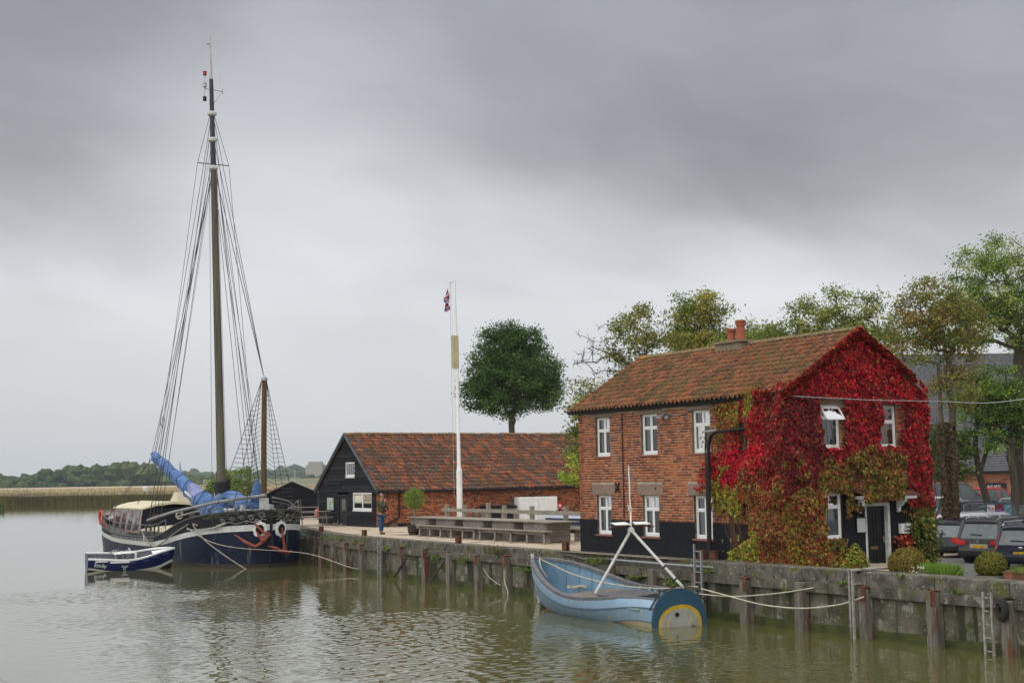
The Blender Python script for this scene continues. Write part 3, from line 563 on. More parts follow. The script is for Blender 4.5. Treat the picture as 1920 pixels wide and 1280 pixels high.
for (u0, u1, v0, v1) in ((FX, 1.95, .6, plz), (1.95, 2.62, .6, 2.115), (2.62, 3.44, .6, 3.3), (4.34, HB, .6, 3.1)): gp.tbox(Tg, u0, u1, v0, v1, -.05, .014)
gp.build('plinth', MATS['black_tarred_plinth'], H)
for i, (u0, u1, v0, v1) in enumerate(GW):
    w_ = window(TG, u0, u1, v0, v1, H, rec=.05, lights=1, transom=.30 if i != 1 else .38, sill=True, lintel=(.18, .1) if i < 2 else None, curt=.97 if i != 1 else .92, sillm=oldwhite, cur=mat('grey_blind', (.34, .35, .35), (.24, .25, .25), bump=0, scale=3, stretch=(6, 6, .4)) if i != 1 else mat('ochre_curtain', (.42, .20, .06), (.26, .12, .04), bump=0, scale=6, stretch=(8, 8, .3)))
    if i == 0:
        s_ = MB(); t0 = v1 - .06; z1 = v1 - (v1 - v0) * .30 + .03; 
        for (a, b_, c_, d_) in ((u0, u1, 0, .05), (u0, u1, .33, .38), (u0, u0 + .05, 0, .38), (u1 - .05, u1, 0, .38)):
            pts = []
            for uu in (a, b_):
                for r_ in (c_, d_):
                    for k in (0, .03): pts.append(Tg(uu, t0 - r_ * .90 , -.03 + r_ * .62 + k))
            s_.add(pts, [(0, 1, 3, 2), (4, 6, 7, 5), (0, 4, 5, 1), (2, 3, 7, 6), (0, 2, 6, 4), (1, 5, 7, 3)])
        so_ = s_.build('open_fanlight', white, w_)
        p_ = MB(); q = [Tg(uu, t0 - r_ * .9, -.015 + r_ * .62) for uu, r_ in ((u0 + .04, .04), (u1 - .04, .04), (u1 - .04, .34), (u0 + .04, .34))]; p_.add(q, [(0, 1, 2, 3)]); p_.build('open_pane', lgl, w_)
# door
D = MB(); D.tbox(Tg, DR[0] + .07, DR[1] - .07, DR[2], DR[3] - .08, -.16, -.11); door = D.build('door', mat('black_gloss_door', (.010, .010, .011), rough=.35, bump=0), H)
D = MB()
for (u0, u1, v0, v1) in ((3.58, 3.86, 1.12, 1.72), (3.94, 4.2, 1.12, 1.72), (3.58, 3.86, 1.98, 2.85), (3.94, 4.2, 1.98, 2.85)):
    for k, (p, q, r_, t) in enumerate(((u0, u1, v0, v0 + .025), (u0, u1, v1 - .025, v1), (u0, u0 + .025, v0, v1), (u1 - .025, u1, v0, v1))): D.tbox(Tg, p, q, r_, t, -.108, -.095)
D.build('door_moulding', MATS['black_gloss_door'], door)
D = MB(); D.tbox(Tg, 3.72, 3.98, 1.80, 1.88, -.108, -.098); D.build('letter_plate', mat('dull_brass', (.25, .16, .06), rough=.4, metal=.6, bump=0), door)
D = MB(); D.tbox(Tg, 4.20, 4.23, 1.98, 2.14, -.108, -.09); D.tube([Tg(4.215, 2.1, -.09), Tg(4.215, 2.1, -.05), Tg(4.12, 2.1, -.05)], .009); D.build('handle', steel, door)
D = MB(); D.tbox(Tg, DR[0], DR[0] + .07, DR[2], DR[3], -.12, .02); D.tbox(Tg, DR[1] - .07, DR[1] + .01, DR[2], DR[3], -.12, .03); D.tbox(Tg, DR[0] + .07, DR[1] - .07, DR[3] - .08, DR[3], -.12, .025); D.build('door_frame', oldwhite, H, bevel=.005)
# canopy over the door, on two scrolled brackets
D = MB(); D.tbox(Tg, 3.1, 5.0, 3.16, 3.25, .0, .42); cn = D.build('canopy', white, H, bevel=.008)
D = MB(); D.add([Tg(3.0, 3.43, .015), Tg(5.07, 3.43, .015), Tg(5.07, 3.28, .48), Tg(3.0, 3.28, .48), Tg(3.0, 3.39, .015), Tg(5.07, 3.39, .015), Tg(5.07, 3.252, .48), Tg(3.0, 3.252, .48)], [(0, 1, 2, 3), (7, 6, 5, 4), (3, 2, 6, 7), (0, 3, 7, 4), (1, 5, 6, 2)])
D.build('canopy_roof', rust, cn)
for u in (3.2, 4.62):
    D = MB(); D.prism([(.02, 3.155), (.36, 3.155), (.35, 3.08), (.28, 3.06), (.22, 2.98), (.12, 2.93), (.10, 2.80), (.02, 2.78)], lambda p, q, d: Tg(u + d, q, p), 0, .07); D.build('bracket', white, cn)
# rainwater gutter, cable, wall tie
D = MB(); D.tube([(.60, 9.05, 5.93), (.60, -1.3, 5.93)], .062, 8); D.box(.66, .73, -1.2, 9.0, 5.86, 6.02); D.build('gutter', blackm, H)
D = MB(); D.tube([(.725, 6.21, 5.80), (.72, 6.2, 4.5), (.725, 6.2, 3.0), (.725, 6.22, 2.6)], .022, 5); D.build('cable', darkrope, H)
D = MB()
for s_ in (-1, 1): D.beam((.72, 6.53 - .12 * s_, 3.38), (.72, 6.53 + .12 * s_, 3.68), .03, .035, up=(1, 0, 0))
D.build('wall_tie', blackm, H)
for u in (-4.55, -2.65): D = MB(); D.tube([(FX - .03, -u, 3.5), (FX + .02, -u, 3.5)], .035, 8); D.build('vent_hole', dark, H)
D = MB(); D.add([Tf(-4.12, 5.70, .02), Tf(-3.92, 5.72, .02), Tf(-3.88, 5.60, .26), Tf(-4.16, 5.58, .26), Tf(-4.12, 5.62, .02), Tf(-3.92, 5.62, .02), Tf(-3.88, 5.57, .26), Tf(-4.16, 5.55, .26)], [(0, 1, 2, 3), (7, 6, 5, 4), (2, 6, 7, 3), (0, 3, 7, 4), (1, 5, 6, 2)])
D.tbox(Tf, -3.88, -3.74, 5.52, 5.62, .0, .12); D.build('flood_lamp', steel, H)
D = MB(); D.tube([Tf(-4.8, 5.86, .03), Tf(-4.4, 5.76, .06), Tf(-4.0, 5.72, .03), Tf(-3.4, 5.60, .03), Tf(-2.95, 5.66, .02), Tf(-2.4, 5.84, .03), Tf(-1.95, 5.83, .04), Tf(-1.7, 5.66, .05), Tf(-1.2, 5.34, .07), Tf(-.7, 5.21, .08), Tf(-.3, 5.2, .08), Tf(.6, 5.3, .1)], .011, 5); D.build('wall_cable', steel, H)

def roof_plane(name_parent, p_eave0, along, upslope, ncol, nrow, pitch, gauge, material, jit, singles, wave=.052, order=None, skipf=None, sag=None):
    """pantiles as real tiles. along/upslope unit vectors in the parent's modelling frame"""
    al = Vector(along); us = Vector(upslope); nr = al.cross(us)
    if nr.z < 0: nr = -nr
    k = 6; s_ = wave / .028; prof = [(0, -.012 * s_), (.02, .030 * s_), (.16, .040 * s_), (.34, .024 * s_), (.54, .002), (.80, -.004), (1.0, .004)]; tv = []; tl = gauge * 1.22; th_ = .030
    for y, dz in ((0, .0), (tl, 0)):
        for x, z in prof: tv.append((x * pitch * 1.02, y, z + dz))
    for x, z in prof: tv.append((x * pitch * 1.02, 0, z - th_))
    n_ = k + 1; tf = [(i, i + 1, n_ + i + 1, n_ + i) for i in range(k)] + [(2 * n_ + i, 2 * n_ + i + 1, i + 1, i) for i in range(k)]
    inst = []
    for r_ in range(nrow):
        for c in range(ncol):
            if skipf and skipf(c, r_): continue
            p = Vector(p_eave0) + al * (c * pitch + R.gauss(0, jit * .3)) + us * (r_ * gauge + R.gauss(0, jit)) + nr * (.045 + abs(R.gauss(0, jit * .5)))
            if sag: p = p + Vector((0, 0, sag(c / ncol, r_ / nrow)))
            tilt = -math.atan2(.040, gauge) + R.gauss(0, jit * 1.2); rot = R.gauss(0, jit * 2.2)
            B_ = Matrix((al, us, nr)).transposed() @ Matrix.Rotation(tilt, 3, 'X') @ Matrix.Rotation(rot, 3, 'Z')
            M_ = B_.to_4x4(); M_.translation = p; inst.append((order(c, r_) if order else r_ * ncol + c, M_))
    inst.sort(key=lambda q: q[0]); off = Vector(OFF.get(name_parent.name, (0, 0, 0)))
    me = bpy.data.meshes.new('tile'); me.from_pydata(tv, [], tf); me.materials.append(material); me.polygons.foreach_set('use_smooth', [True] * k + [False] * k)
    for _, M_ in inst[:singles]:
        o = bpy.data.objects.new('tile', me); COL.objects.link(o); o.parent = name_parent; M2 = M_.copy(); M2.translation -= off; o.matrix_local = M2
    X = np.array([np.array(M_)[:3] for _, M_ in inst[singles:]])
    stamp('tiling', tv, tf, X, RN.rand(len(X)), material, name_parent)
TILES = [(.23, .090, .045), (.29, .112, .052), (.18, .078, .042), (.15, .070, .042), (.25, .12, .066), (.12, .066, .042), (.21, .092, .050), (.095, .058, .038), (.26, .102, .05)]
tilem = ramp('house_pantile', TILES, bump=.4, dirt=[((.15, .105, .045), .9, .46, .2), ((.10, .09, .035), 2.6, .53, .12), ((.07, .05, .035), 6.5, .56, .08)])
tileb = ramp('barn_pantile', [(.24, .09, .05), (.17, .075, .05), (.33, .12, .06), (.13, .065, .05), (.22, .105, .07), (.10, .065, .055), (.28, .105, .055), (.18, .09, .06), (.22, .08, .045), (.17, .07, .045), (.14, .07, .045), (.30, .11, .055), (.10, .095, .09), (.15, .075, .05)], bump=.4, dirt=[((.10, .075, .055), .7, .50, .18), ((.12, .105, .08), 2.2, .55, .12), ((.09, .08, .035), 3.4, .57, .12)])
RF = MB(); sl_ = math.atan2(ZR - ZE, HR - .62)
RF.add([(.58, 8.95, ZE + .02), (.58, -1.38, ZE + .02), (HR, -1.38, ZR + .03), (HR, 8.95, ZR + .03), (HB + .12, -1.38, ZE + .02), (HB + .12, 8.95, ZE + .02)], [(0, 1, 2, 3), (3, 2, 4, 5)])
RF.add([(.58, 8.95, ZE - .04), (.58, -1.38, ZE - .04), (HR, -1.38, ZR - .05), (HR, 8.95, ZR - .05), (HB + .12, -1.38, ZE - .04), (HB + .12, 8.95, ZE - .04)], [(3, 2, 1, 0), (5, 4, 2, 3)])
RF.add([(.58, 8.95, ZE - .04), (HR, 8.95, ZR - .05), (HR, 8.95, ZR + .03), (.58, 8.95, ZE + .02)], [(0, 1, 2, 3)]); RF.add([(HB + .12, -1.38, ZE - .04), (HR, -1.38, ZR - .05), (HR, -1.38, ZR + .03), (HB + .12, -1.38, ZE + .02)], [(0, 1, 2, 3)])
rfo = RF.build('roof', mat('roof_underlay', (.12, .07, .05)), H)
for nm_, me_ in (('verge', None),):
    v_ = MB(); v_.beam((.58, -1.40, ZE + .04), (HR, -1.40, ZR + .06), .10, .06); v_.beam((HB + .1, -1.40, ZE + .04), (HR, -1.40, ZR + .06), .10, .06); v_.build('verge', mat('verge_mortar', (.22, .16, .10), (.13, .10, .06), rough=.9, scale=6), rfo)
us_ = Vector((HR - .50, 0, ZR - ZE + .02)).normalized()
OFF[rfo.name] = OFF[H.name]
roof_plane(rfo, (.50, -1.40, ZE + .0), (0, 1, 0), us_, 52, 13, .20, .268, tilem, .006, 300, order=lambda c, r_: c + r_ * 1.2)
for i in range(34):                              # ridge tiles
    r_ = MB(); a0 = -1.40 + i * .3045; jz = R.uniform(-.008, .008); rings = []
    for y in (a0, a0 + .298): rings.append([(HR + .135 * math.cos(t), y, ZR + .035 + jz + .105 * math.sin(t)) for t in [math.pi * q / 7 for q in range(8)]])
    r_.loft(rings, closed=False, caps=False); r_.build('ridge_tile', mat('lichened_ridge', (.20, .14, .065), (.13, .11, .06), rough=.95, scale=2.2, bump=.5, bscale=30, spots=[((.36, .18, .03), 1.4, .60), ((.15, .15, .06), 3.1, .55)]), rfo, smooth=True)
ch = MB(); ch.box(HR - .32, HR + .38, 3.2, 4.42, ZR - .35, ZR + .13); ch.box(HR - .40, HR + .46, 3.12, 4.5, ZR + .13, ZR + .19); cho = ch.build('chimney', mat('chimney_stack', (.25, .20, .14), (.18, .15, .10), bump=.4), rfo)
for y, h_, r0 in ((3.58, .62, .145), (4.02, .40, .135)):
    p = MB(); p.lathe((HR, y, ZR + .19), [(r0 * .96, 0), (r0 * .9, h_ * .25), (r0 * .88, h_ * .72), (r0 * 1.05, h_ * .76), (r0 * .95, h_ * .82), (r0 * 1.12, h_ * .88), (r0 * 1.12, h_), (r0 * .8, h_), (r0 * .8, h_ - .1)], 16)
    p.build('chimney_pot', mat('terracotta', (.36, .10, .05), (.26, .075, .045), rough=.8, scale=5, drips=((.12, .05, .035), 4, .6)), cho, smooth=True)

# ---------------------------------------------------------------- notice box and gallery sign by the door
def text(body, size, parent, loc, rot, material, name='lettering', align='CENTER', ext=.004, bold=False):
    cu = bpy.data.curves.new(name, 'FONT'); cu.body = body; cu.size = size; cu.align_x = align; cu.align_y = 'CENTER'; cu.extrude = ext; cu.offset = .006 * size * (1.6 if bold else 0); cu.space_line = .95
    cu.resolution_u = 3; t_ = bpy.data.objects.new(name, cu); COL.objects.link(t_); dg = bpy.context.evaluated_depsgraph_get(); me = bpy.data.meshes.new_from_object(t_.evaluated_get(dg)); bpy.data.objects.remove(t_); me.name = name; me.materials.clear(); o = link(name, me, None, material)
    if parent: o.parent = parent
    o.location = loc; o.rotation_euler = rot; return o
D = root('noticeboard', 'pale blank notice case on the black wall left of the door', 'notice case', 3.24, GY - .02, 2.26, 0)
q = MB(); q.box(-.17, .17, -.05, 0, 0, .42); q.build('case', blackm, D); q = MB(); q.box(-.15, .15, -.058, -.051, .025, .395); q.build('paper', mat('notice_paper', (.50, .50, .50), (.42, .42, .42), bump=0, scale=3), D)
D = root('gallery_sign', 'white box sign reading Quay Gallery right of the black door', 'sign', 4.88, GY - .02, 2.20, 0)
q = MB(); q.box(-.22, .22, -.12, 0, 0, .27); q.build('sign_box', white, D, bevel=.006); text('Quay\nGallery', .115, D, (0.01, -.1235, .135), (rad(90), 0, 0), blackm, bold=True)
# ---------------------------------------------------------------- barn
BX, BA0, BA1, BXR, BZE, BZR = 5.73, 34.97, 42.3, 20.5, 3.45, 6.22
BA = root('pantiled_barn', 'long low brick barn with tarred weatherboard gable and mottled pantile roof', 'barn', BX, BA0, G, absq=True)
TB = basis((0, BA0, 0), (1, 0, 0), (0, 1, 0), (0, 0, 1)); Tb = mapper(TB)      # long wall, u = b
TW = basis((BX, 0, 0), (0, -1, 0), (1, 0, 0), (0, 0, 1)); Tw = mapper(TW)      # gable, u = -a
mb = MB(); mb.tbox(Tb, BX, BXR, G - .1, BZE + .05, -.25, 0); mb.build('wall', mortarb, BA)
bl = bricks(BX + .02, BXR, G + .16, BZE - .02, [(13.4, 16.0, G, 2.75)], jit=.006)
lay(bl, TB, BA, brickb, lambda b_: abs(b_[0] - 8.5) + abs(b_[1] - 2.6) * .7)
mb = MB(); mb.tbox(Tb, 6.9, BXR, G - .05, G + .15, -.1, .03); mb.build('plinth', blackm, BA)
# weatherboarded gable with door and two windows
wu = [(-38.67, -37.42, 4.03, 4.78), (-37.70, -35.15, 2.34, 3.24)]
W1 = (-38.66, -37.76 + .0, 4.03, 4.78)
ux0, ux1 = -38.66, -37.52
WG = [(ux0, ux1, 4.03, 4.80), (-37.75, -35.45, 2.33, 3.22)]
core = MB(); core.prism([(-BA1, G), (-BA0 - .0, G), (-BA0, BZE), (-(BA0 + BA1) / 2, BZR - .1), (-BA1, BZE)], lambda u, v, d: Tw(u, v, -d - .62), 0, .1); core.build('gable_wall', dark, BA)
bm_ = ramp('tarred_board', [(.014, .015, .017), (.021, .022, .024), (.010, .011, .012), (.017, .018, .020), (.026, .027, .029)], rough=.75, bump=.5, bscale=30, dirt=[((.075, .075, .075), 2.2, .62, .1)])
z = G + .03; mid = -(BA0 + BA1) / 2; k = 0
while z < BZR - .25:
    hgt = R.uniform(.17, .225); zt = z + hgt
    lim = BZR - .12 - (BZR - BZE) * 0
    hw = lambda zz: (BA1 - BA0) / 2 if zz < BZE else (BA1 - BA0) / 2 * max(0, (BZR - .08 - zz) / (BZR - .08 - BZE))
    spans = [(mid - hw(zt - .02), mid + hw(zt - .02))]
    for (p, q, r_, t) in WG + [(-39.72, -38.35, G, 3.2)]:
        if zt > r_ + .04 and z < t - .02:
            ns = []
            for (x, y) in spans:
                if y <= p or x >= q: ns.append((x, y))
                else:
                    if x < p: ns.append((x, p))
                    if y > q: ns.append((q, y))
            spans = ns
    cuts = []
    for (x, y) in spans:
        if y - x > 3.2: c = x + (y - x) * R.uniform(.35, .65); cuts += [(x, c - .006), (c + .006, y)]
        elif y - x > .08: cuts.append((x, y))
    for (x, y) in cuts:
        b_ = MB(); j0, j1 = R.uniform(-.012, .012), R.uniform(-.012, .012); w0, w1 = .055, .018
        b_.add([Tw(x, z + j0, w0), Tw(y, z + j1, w0), Tw(y, zt + .03, w1), Tw(x, zt + .03, w1), Tw(x, z + j0, 0), Tw(y, z + j1, 0), Tw(y, zt + .03, 0), Tw(x, zt + .03, 0)], [(0, 1, 2, 3), (0, 4, 5, 1), (3, 2, 6, 7), (0, 3, 7, 4), (1, 5, 6, 2)])
        b_.build('weatherboard', bm_, BA)
    z = zt
window(TW, WG[0][0], WG[0][1], 4.03, 4.78, BA, rec=-.02, lights=1, transom=0, bars=3, sill=True, sillm=white, curt=.8, cur=mat('pale_curtain', (.55, .55, .54), (.4, .4, .4), bump=0, stretch=(5, 5, .4)))
window(TW, WG[1][0], WG[1][1], 2.33, 3.22, BA, rec=-.02, lights=2, transom=0, sill=True, sillm=white, curt=.3, cur=mat('cream_curtain', (.42, .40, .30), (.3, .27, .2), bump=0, stretch=(5, 5, .4)))
for (u0, u1, z0, z1, c) in ((-36.5, -36.3, 2.5, 2.75, (.10, .12, .2)), (-36.2, -35.8, 2.7, 3.0, (.3, .06, .04)), (-36.0, -35.6, 2.45, 2.6, (.35, .35, .33)), (-36.9, -36.7, 2.45, 2.9, (.22, .2, .15))):
    q = MB(); q.tbox(Tw, u0, u1, z0, z1, -.32, -.28); q.build('window_display', mat('display_%d' % int(u0 * 10), c, bump=0), BA)
d_ = MB()
for i in range(6): d_.tbox(Tw, -39.5 + i * .17, -39.5 + i * .17 + .163, G + .02, 3.0, -.03, .01)
dr_ = d_.build('door', ramp('door_board', [(.028, .028, .03), (.036, .036, .038), (.022, .022, .024)], rough=.6), BA)
q = MB(); q.tbox(Tw, -39.2, -38.72, 2.3, 2.88, .012, .02); q.build('door_pane', mat('dusty_glass', (.16, .17, .16), (.10, .11, .10), rough=.2, bump=0), dr_)
d_ = MB(); d_.tbox(Tw, -39.66, -39.52, G, 3.12, 0, .05); d_.tbox(Tw, -38.48, -38.36, G, 3.12, 0, .05); d_.tbox(Tw, -39.52, -38.48, 3.02, 3.12, 0, .05); d_.build('door_frame', blackm, BA)
for i in range(4):
    e_ = MB(); z0 = G + .05 + i * .45; e_.box(BX - .01, BX + .05, BA1 - .03, BA1 + .06, z0, z0 + .4); e_.build('corner_brick', brickb, BA)
# barge boards, roof
bb_ = MB(); vc = (BX - .10, -mid, BZR + .04)
bb_.beam((BX - .12, BA0 - .42, BZE - .22), (BX - .12, -mid, BZR + .0), .05, .22, up=(0, 0, 1)); bb_.beam((BX - .12, BA1 + .42, BZE - .22), (BX - .12, -mid, BZR + .0), .05, .22, up=(0, 0, 1)); bb_.build('barge_board', mat('tarred_timber', (.03, .03, .033), (.05, .05, .05), rough=.7), BA)
rb_ = MB(); y0, y1 = BA0 - .28, BA1 + .28; z0 = BZE - .12
rb_.add([(BX - .1, y0, z0), (BXR, y0, z0), (BXR, -mid, BZR), (BX - .1, -mid, BZR), (BX - .1, y1, z0), (BXR, y1, z0)], [(0, 1, 2, 3), (3, 2, 5, 4)])
rb_.add([(BX - .1, y0, z0 - .06), (BXR, y0, z0 - .06), (BXR, -mid, BZR - .08), (BX - .1, -mid, BZR - .08), (BX - .1, y1, z0 - .06), (BXR, y1, z0 - .06)], [(3, 2, 1, 0), (4, 5, 2, 3)])
ro = rb_.build('roof', MATS['roof_underlay'], BA); OFF[ro.name] = OFF[BA.name]
us_ = Vector((0, -mid - y0, BZR - z0)).normalized(); sl_len = Vector((0, -mid - y0, BZR - z0)).length
roof_plane(ro, (BX - .1, y0 - .02, z0 - .01), (1, 0, 0), us_, 61, 16, .24, sl_len / 16.1, tileb, .016, 300, order=lambda c, r_: abs(c - 18) + r_ * 2., wave=.034, sag=lambda x, y: -.07 * math.sin(x * 6) * (1 - y) * .4)
v_ = MB(); v_.beam((BX - .13, y0, z0 + .05), (BX - .13, -mid, BZR + .05), .09, .07); v_.build('verge', mat('grey_lead', (.16, .165, .17), (.10, .10, .10), rough=.7), ro)
for i in range(46):
    r_ = MB(); x0 = BX - .15 + i * .325; jz = R.uniform(-.015, .015); rings = []
    for x in (x0, x0 + .315): rings.append([(x, -mid + .14 * math.cos(t), BZR + .01 + jz + .11 * math.sin(t)) for t in [math.pi * q_ / 6 for q_ in range(7)]])
    r_.loft(rings, closed=False, caps=False); r_.build('ridge_tile', mat('brown_ridge', (.24, .13, .075), (.15, .10, .055), rough=.95, scale=2.5, bump=.5, spots=((.28, .17, .05), 2, .6)), ro)
g_ = MB(); g_.tube([(BX - .1, BA0 - .30, 3.26), (BXR, BA0 - .30, 3.30)], .065, 8); g_.box(BX, BXR, BA0 - .22, BA0 - .02, 3.26, 3.34)
g_.build('gutter', blackm, BA)
for i in range(9): q = MB(); x = BX + .9 + i * 1.55; q.box(x, x + .04, BA0 - .375, BA0 - .23, 3.30, 3.34); q.build('gutter_bracket', steel, BA)
g_ = MB(); g_.tube([(6.95, BA0 - .3, 3.24), (6.95, BA0 - .09, 3.12), (6.95, BA0 - .09, 2.02), (6.85, BA0 - .10, 1.93), (5.9, BA0 - .35, G + .08)], .045, 8); g_.build('downpipe', blackm, BA)
g_ = MB(); g_.tube([(9.05, BA0 - .03, 1.80), (9.05, BA0 - .16, 1.80)], .14, 10); g_.build('vent_cover', mat('pale_vent', (.5, .48, .42)), BA)

# things standing against the barn
c_ = root('metal_cabinet', 'long white metal cabinet against the barn wall', 'cabinet', 13.6, BA0 - .62, G + .10)
q = MB(); q.box(0, 2.35, 0, .5, 0, 1.22); q.build('case', white, c_, bevel=.01)
for i in range(4): q = MB(); q.box(.03 + i * .58, .03 + i * .58 + .555, -.022, -.002, .04, 1.16); dd = q.build('door', white, c_, bevel=.005); q = MB(); q.box(.5 + i * .58, .53 + i * .58, -.04, -.024, .3, .5); q.build('handle', blackm, dd)
c_ = root('first_aid_cabinet', 'bright red box with a white emblem on the barn wall', 'first aid box', 16.4, BA0 - .012, 2.14)
q = MB(); q.box(-.2, .2, -.14, 0, 0, .36); q.build('case', mat('signal_red', (.62, .025, .02), rough=.45, bump=0), c_, bevel=.03); q = MB(); q.tube([(0, -.142, .2), (0, -.152, .2)], .08, 10); q.build('emblem', white, c_)
for s_ in (-1, 1): q = MB(); q.box(s_ * .13 - .05, s_ * .13 + .05, -.152, -.142, .02, .07); q.build('label_plate', white, c_)
c_ = root('fuel_bunker', 'grey timber bunker with a black lid behind the fence by the barn', 'bunker', 11.55, BA0 - .95, G)
q = MB(); q.box(0, 1.65, 0, .75, 0, .78); q.build('body', wood, c_); q = MB(); q.box(-.06, 1.71, -.06, .8, .78, .92); q.build('lid', black, c_, bevel=.01)
for x in (.18, .92): q = MB(); q.box(x, x + .58, -.02, -.002, .2, .62); q.build('grille', black, c_)
c_ = root('site_map', 'framed green and white map on the boarded gable', 'map board', BX - .07, 40.98, 2.30, rad(-90))
q = MB(); q.box(0, .86, -.03, 0, 0, .66); q.build('frame', steel, c_)
q = MB(); q.box(.03, .83, -.036, -.031, .03, .63); q.build('map_sheet', mat('map_print', (.50, .53, .52), (.42, .46, .50), bump=0, scale=5, spots=((.16, .32, .06), 3.2, .56)), c_)
q = MB(); q.add([(.30, -.038, .08), (.42, -.038, .1), (.50, -.038, .3), (.62, -.038, .45), (.5, -.038, .58), (.42, -.038, .4), (.30, -.038, .25)], [(0, 1, 2, 3, 4, 5, 6)]); q.build('map_river', mat('map_green', (.22, .38, .08), bump=0), c_)
# fishing gear at the door foot
c_ = MB()
for i in range(9): x, y = R.uniform(-.1, .35), R.uniform(-.7, .7); c_.beam((x, y, .03), (x + R.uniform(-.3, .3), y + R.uniform(-.3, .3), R.uniform(.05, .25)), .08, .03)
solo(c_, 'driftwood_pile', 'low heap of grey driftwood at the foot of the barn door', 'driftwood', woodp, 5.3, 39.1, G)

# ---------------------------------------------------------------- far black hut
hb, ha = w2q(at(549, 903, 96))[:2]
HT = wroot('black_hut', 'small black weatherboarded hut with pale green felt roof beyond the barge', 'hut', (at(549, 960, 96).x, 96, 1.3), rad(6))
q = MB(); q.prism([(-2.0, 0), (1.62, 0), (1.62, 1.72), (-.05, 2.42), (-2.0, 1.55)], lambda u, v, d: (u, d, v), .06, 5.0); q.build('wall', black, HT)
hm = ramp('hut_board', [(.009, .0095, .012), (.013, .0135, .016), (.007, .0075, .009)], rough=.7)
for i in range(22):
    z0 = i * .11; x1 = 1.64 if z0 < 1.62 else 1.64 - (z0 + .1 - 1.72) / .70 * 1.67; x0 = -2.02 if z0 < 1.45 else -2.02 + (z0 + .1 - 1.55) / .87 * 1.95
    if x1 - x0 < .15: break
    b_ = MB(); b_.add([(x0, -.035, z0), (x1, -.035, z0), (x1, .0, z0 + .115), (x0, .0, z0 + .115), (x0, .055, z0), (x1, .055, z0), (x1, .055, z0 + .115), (x0, .055, z0 + .115)], [(0, 1, 2, 3), (0, 4, 5, 1), (1, 5, 6, 2), (0, 3, 7, 4)]); b_.build('weatherboard', hm, HT)
q = MB(); q.beam((1.72, -.1, 1.70), (-.05, -.1, 2.46), .04, .12); q.beam((-2.1, -.1, 1.52), (-.05, -.1, 2.46), .04, .12); q.build('barge_board', black, HT)
q = MB(); q.add([(1.74, -.16, 1.73), (-.05, -.16, 2.50), (-.05, 5.2, 2.50), (1.74, 5.2, 1.73), (-2.12, -.16, 1.56), (-2.12, 5.2, 1.56)], [(0, 1, 2, 3), (1, 4, 5, 2)]); q.build('roof', mat('felt_roof', (.22, .25, .20), (.16, .18, .15), rough=.9), HT)
# picnic tables
def picnic(label, p, rz, s=1.):
    t = wroot('picnic_table', label, 'picnic table', p, rz, 'picnic tables on the far quay')
    q = MB()
    for i in range(5): q.box(-.9 * s, .9 * s, -.36 + i * .15, -.36 + i * .15 + .135, .72, .76)
    q.build('tabletop', woodp, t)
    for y in (-.75, .75): q = MB(); q.box(-.9 * s, .9 * s, y - .13, y + .13, .42, .46); q.build('seat', woodp, t)
    for x in (-.65 * s, .65 * s):
        for y in (-1, 1): q = MB(); q.beam((x, y * .2, .72), (x, y * .62, 0), .09, .04, up=(1, 0, 0)); q.build('leg', woodp, t)
        q = MB(); q.box(x - .02, x + .02, -.8, .8, .36, .42); q.build('crossbar', woodp, t)
    return t
p = w2q(at(588, 985, 76)); q_ = q2w(p[0], p[1], G); picnic('grey picnic table between the barge bow and the boarded gable', (at(586, 985, 75).x, 75, G), rad(20))
picnic('grey picnic table further back beside the black hut', (at(572, 975, 87).x, 87, G), rad(10), 1.15)
picnic('distant picnic table on the lawn edge right of the hut', (at(603, 960, 106).x, 106, 1.0), rad(4), .8)
t = wroot('green_skip', 'dark green metal container on the far lawn', 'container', (at(599, 940, 150).x - .25, 150, .95), 0)
q = MB(); q.prism([(-.62, .1), (.55, .0), (.58, .85), (-.62, .9)], lambda u, v, d: (u, d, v), 0, 1.); q.build('body', mat('dark_green', (.015, .09, .06), rough=.6), t); q = MB(); q.box(-.66, .62, -.04, 1.04, .85, .91); q.build('rim', blackm, t)
q = MB(); q.box(-.5, -.32, -.02, -.006, .35, .6); q.build('label_plate', mat('label_blue', (.1, .16, .4)), t)
q = MB(); q.box(-.07, .07, -.07, .07, 0, 1.); q.box(-.09, .09, -.09, .09, 1, 1.04); o = q.build('white_post', white); o.location = (at(608.5, 940, 146).x, 146, .95); tag(o, 'short white post beside the green container on the lawn', 'post')
t = MB(); t.sphere((0, 0, .3), .28, 12, 8, sq=(1, 1, 1.1)); t.tube([(0, 0, .58), (0, 0, .68)], .05); o = t.build('mooring_buoy', mat('faded_pink', (.62, .17, .15), (.5, .13, .12), rough=.6), smooth=True); o.location = (at(597, 975, 93).x, 93, G - .06); tag(o, 'faded pink round buoy lying right of the black hut', 'buoy')
t = wroot('beached_boat', 'old boat with cabin and rigging debris drawn up behind the black hut', 'boat', (at(575, 920, 112).x, 112, 1.3), rad(12))
q = MB(); q.loft([[(x, -w, z1), (x, -w * .6, 0), (x, w * .6, 0), (x, w, z1)] for x, w, z1 in ((-1.8, .5, 1.7), (-.6, .9, 1.5), (1, .8, 1.45), (2.0, .1, 1.7))], closed=False, caps=False); q.build('hull', oldwhite, t)
q = MB(); q.box(-1.4, -.3, -.5, .5, 1.5, 2.3); q.build('cabin', oldwhite, t); q = MB(); q.tube([(-.9, 0, 2.3), (-.9, 0, 3.4)], .05); q.build('mast', steel, t)
q = MB(); [q.beam((-.6 + i * .3, -.6, 2.2 - i * .1), (.2 + i * .33, .4, 1.75 - i * .03), .06, .05) for i in range(6)]; q.build('debris', wood, t)

